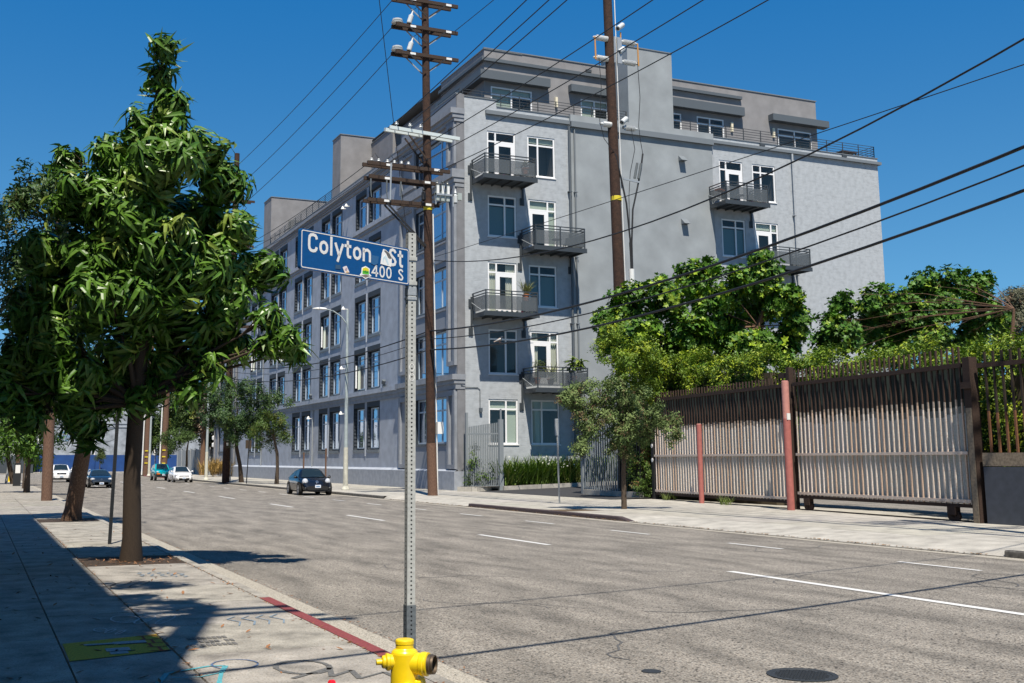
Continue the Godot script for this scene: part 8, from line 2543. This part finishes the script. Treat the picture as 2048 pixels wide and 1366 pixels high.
# ---------------------------------------------------------------- a passer-by and a pigeon
func person_and_bird() -> void:
	var o := thing("person", "person in a black T-shirt and grey trousers walking at the left edge", "person", Vector3(0.92, SW, -72.0), 0.35)
	var b := MB.new()
	var J := func(x: float, y: float, z: float) -> Vector3: return Vector3(x, y, z)
	var flesh := [
		[J.call(0, 1.50, 0.0), J.call(0, 1.56, 0.02), 0.055, 0.055],
		[J.call(0, 1.64, 0.03), J.call(0, 1.69, 0.02), 0.085, 0.09], [J.call(0, 1.58, 0.06), J.call(0, 1.62, 0.05), 0.055, 0.07], [J.call(0, 1.635, 0.115), J.call(0, 1.61, 0.13), 0.012, 0.016],
		[J.call(0.085, 1.64, 0.02), J.call(0.088, 1.62, 0.02), 0.02, 0.014], [J.call(-0.085, 1.64, 0.02), J.call(-0.088, 1.62, 0.02), 0.02, 0.014]]
	for s in [-1, 1]:
		flesh.append([J.call(0.24 * s, 1.22, -0.02), J.call(0.27 * s, 1.12, 0.0), 0.044, 0.042])
		flesh.append([J.call(0.27 * s, 1.12, 0.0), J.call(0.30 * s, 0.90, 0.10 * s), 0.042, 0.028])
	body(b, flesh, 0.013, 0.02)
	put("body", b, M.skin, o)
	var hb := MB.new()
	for s in [-1, 1]:
		var w := Vector3(0.30 * s, 0.90, 0.10 * s)
		var bones := [[w, w + Vector3(0.008 * s, -0.075, 0.012), 0.028, 0.032]]
		for k in 4:
			var base := w + Vector3(0.006 * s, -0.085, 0.012) + Vector3(0, 0, 0.021 * (k - 1.5))
			var L: float = [0.066, 0.075, 0.07, 0.055][k]
			bones.append([base, base + Vector3(-0.006 * s, -L * 0.55, 0.004), 0.0095, 0.009])
			bones.append([base + Vector3(-0.006 * s, -L * 0.55, 0.004), base + Vector3(-0.024 * s, -L, 0.006), 0.009, 0.0075])
		bones.append([w + Vector3(0, -0.03, 0.032), w + Vector3(-0.012 * s, -0.085, 0.062), 0.012, 0.0095])
		body(hb, bones, 0.006, 0.008)
	put("hands", hb, M.skin, o)
	var eye := MB.new()
	for s in [-1, 1]: eye.lathe([Vector2(0.001, -0.011), Vector2(0.011, 0), Vector2(0.001, 0.011)], Transform3D(Basis(), Vector3(0.034 * s, 1.652, 0.102)), 8)
	put("eyes", eye, M.black_trim, o)
	put("mouth", slab(Vector3(-0.024, 1.574, 0.105), Vector3(0.024, 1.581, 0.117)), M.terracotta, o)
	var hr := MB.new()
	body(hr, [[Vector3(0, 1.70, -0.01), Vector3(0, 1.66, -0.045), 0.098, 0.088], [Vector3(0, 1.73, 0.04), Vector3(0, 1.72, -0.03), 0.075, 0.09]], 0.015, 0.03)
	put("hair", hr, M.black_trim, o)
	var sh := MB.new()
	var shirt := [[Vector3(0, 1.40, -0.01), Vector3(0, 1.02, 0), 0.155, 0.145], [Vector3(-0.15, 1.42, -0.01), Vector3(0.15, 1.42, -0.01), 0.075, 0.075], [Vector3(0, 1.06, 0), Vector3(0, 0.93, 0), 0.15, 0.155]]
	for s in [-1, 1]: shirt.append([Vector3(0.17 * s, 1.42, -0.01), Vector3(0.245 * s, 1.20, -0.02), 0.075, 0.06])
	body(sh, shirt, 0.02, 0.05)
	for i in sh.c.size(): sh.c[i] = Color(0.012, 0.012, 0.014)
	put("shirt", sh, M.cloth, o)
	var tr := MB.new()
	var tb := [[Vector3(-0.08, 0.94, 0), Vector3(0.08, 0.94, 0), 0.125, 0.125]]
	for s in [-1, 1]:
		tb.append([Vector3(0.09 * s, 0.90, 0), Vector3(0.10 * s, 0.50, 0.16 * s), 0.095, 0.07])
		tb.append([Vector3(0.10 * s, 0.50, 0.16 * s), Vector3(0.10 * s, 0.08, 0.18 * s - (0.14 if s < 0 else 0.0)), 0.068, 0.056])
	body(tr, tb, 0.02, 0.05)
	for i in tr.c.size(): tr.c[i] = Color(0.16, 0.17, 0.19)
	put("trousers", tr, M.cloth, o)
	var fs := MB.new()
	for s in [-1, 1]: body(fs, [[Vector3(0.10 * s, 0.05, 0.15 * s - (0.16 if s < 0 else 0.0)), Vector3(0.11 * s, 0.04, 0.15 * s - (0.16 if s < 0 else 0.0) + 0.19), 0.05, 0.042]], 0.016, 0.02)
	put("shoes", fs, M.black_trim, o)
	# pigeon on the lowest cable
	var bird := thing("pigeon", "brown grey pigeon perched on the lowest cable before the building", "bird", Vector3(22.95, 7.62, -47.6), 1.2)
	var pb := MB.new()
	body(pb, [[Vector3(0, 0.19, 0.02), Vector3(0, 0.15, -0.10), 0.085, 0.05], [Vector3(0, 0.24, 0.07), Vector3(0, 0.31, 0.10), 0.05, 0.035], [Vector3(0, 0.33, 0.11), Vector3(0, 0.335, 0.12), 0.04, 0.036], [Vector3(0, 0.325, 0.15), Vector3(0, 0.315, 0.18), 0.012, 0.005], [Vector3(0, 0.13, -0.12), Vector3(0, 0.08, -0.27), 0.04, 0.022]], 0.012, 0.03)
	put("body", pb, M.feather, bird)
	for s in [-1, 1]:
		var wm := MB.new()
		body(wm, [[Vector3(0.075 * s, 0.21, 0.03), Vector3(0.05 * s, 0.14, -0.16), 0.035, 0.014]], 0.01, 0.01)
		put("wing", wm, M.insulator, bird)
		var lg := MB.new()
		lg.cyl(Vector3(0.025 * s, 0.12, 0.0), Vector3(0.025 * s, 0.05, 0.01), 0.008, 0.006, 6)
		for k in [-0.02, 0.0, 0.02]: lg.cyl(Vector3(0.025 * s, 0.052, 0.01), Vector3(0.025 * s + k, 0.05, 0.045), 0.005, 0.004, 5)
		put("leg", lg, M.terracotta, bird)
	var eb := MB.new()
	for s in [-1, 1]: eb.lathe([Vector2(0.001, -0.007), Vector2(0.007, 0), Vector2(0.001, 0.007)], Transform3D(Basis(), Vector3(0.033 * s, 0.34, 0.13)), 8)
	put("eyes", eb, M.black_trim, bird)
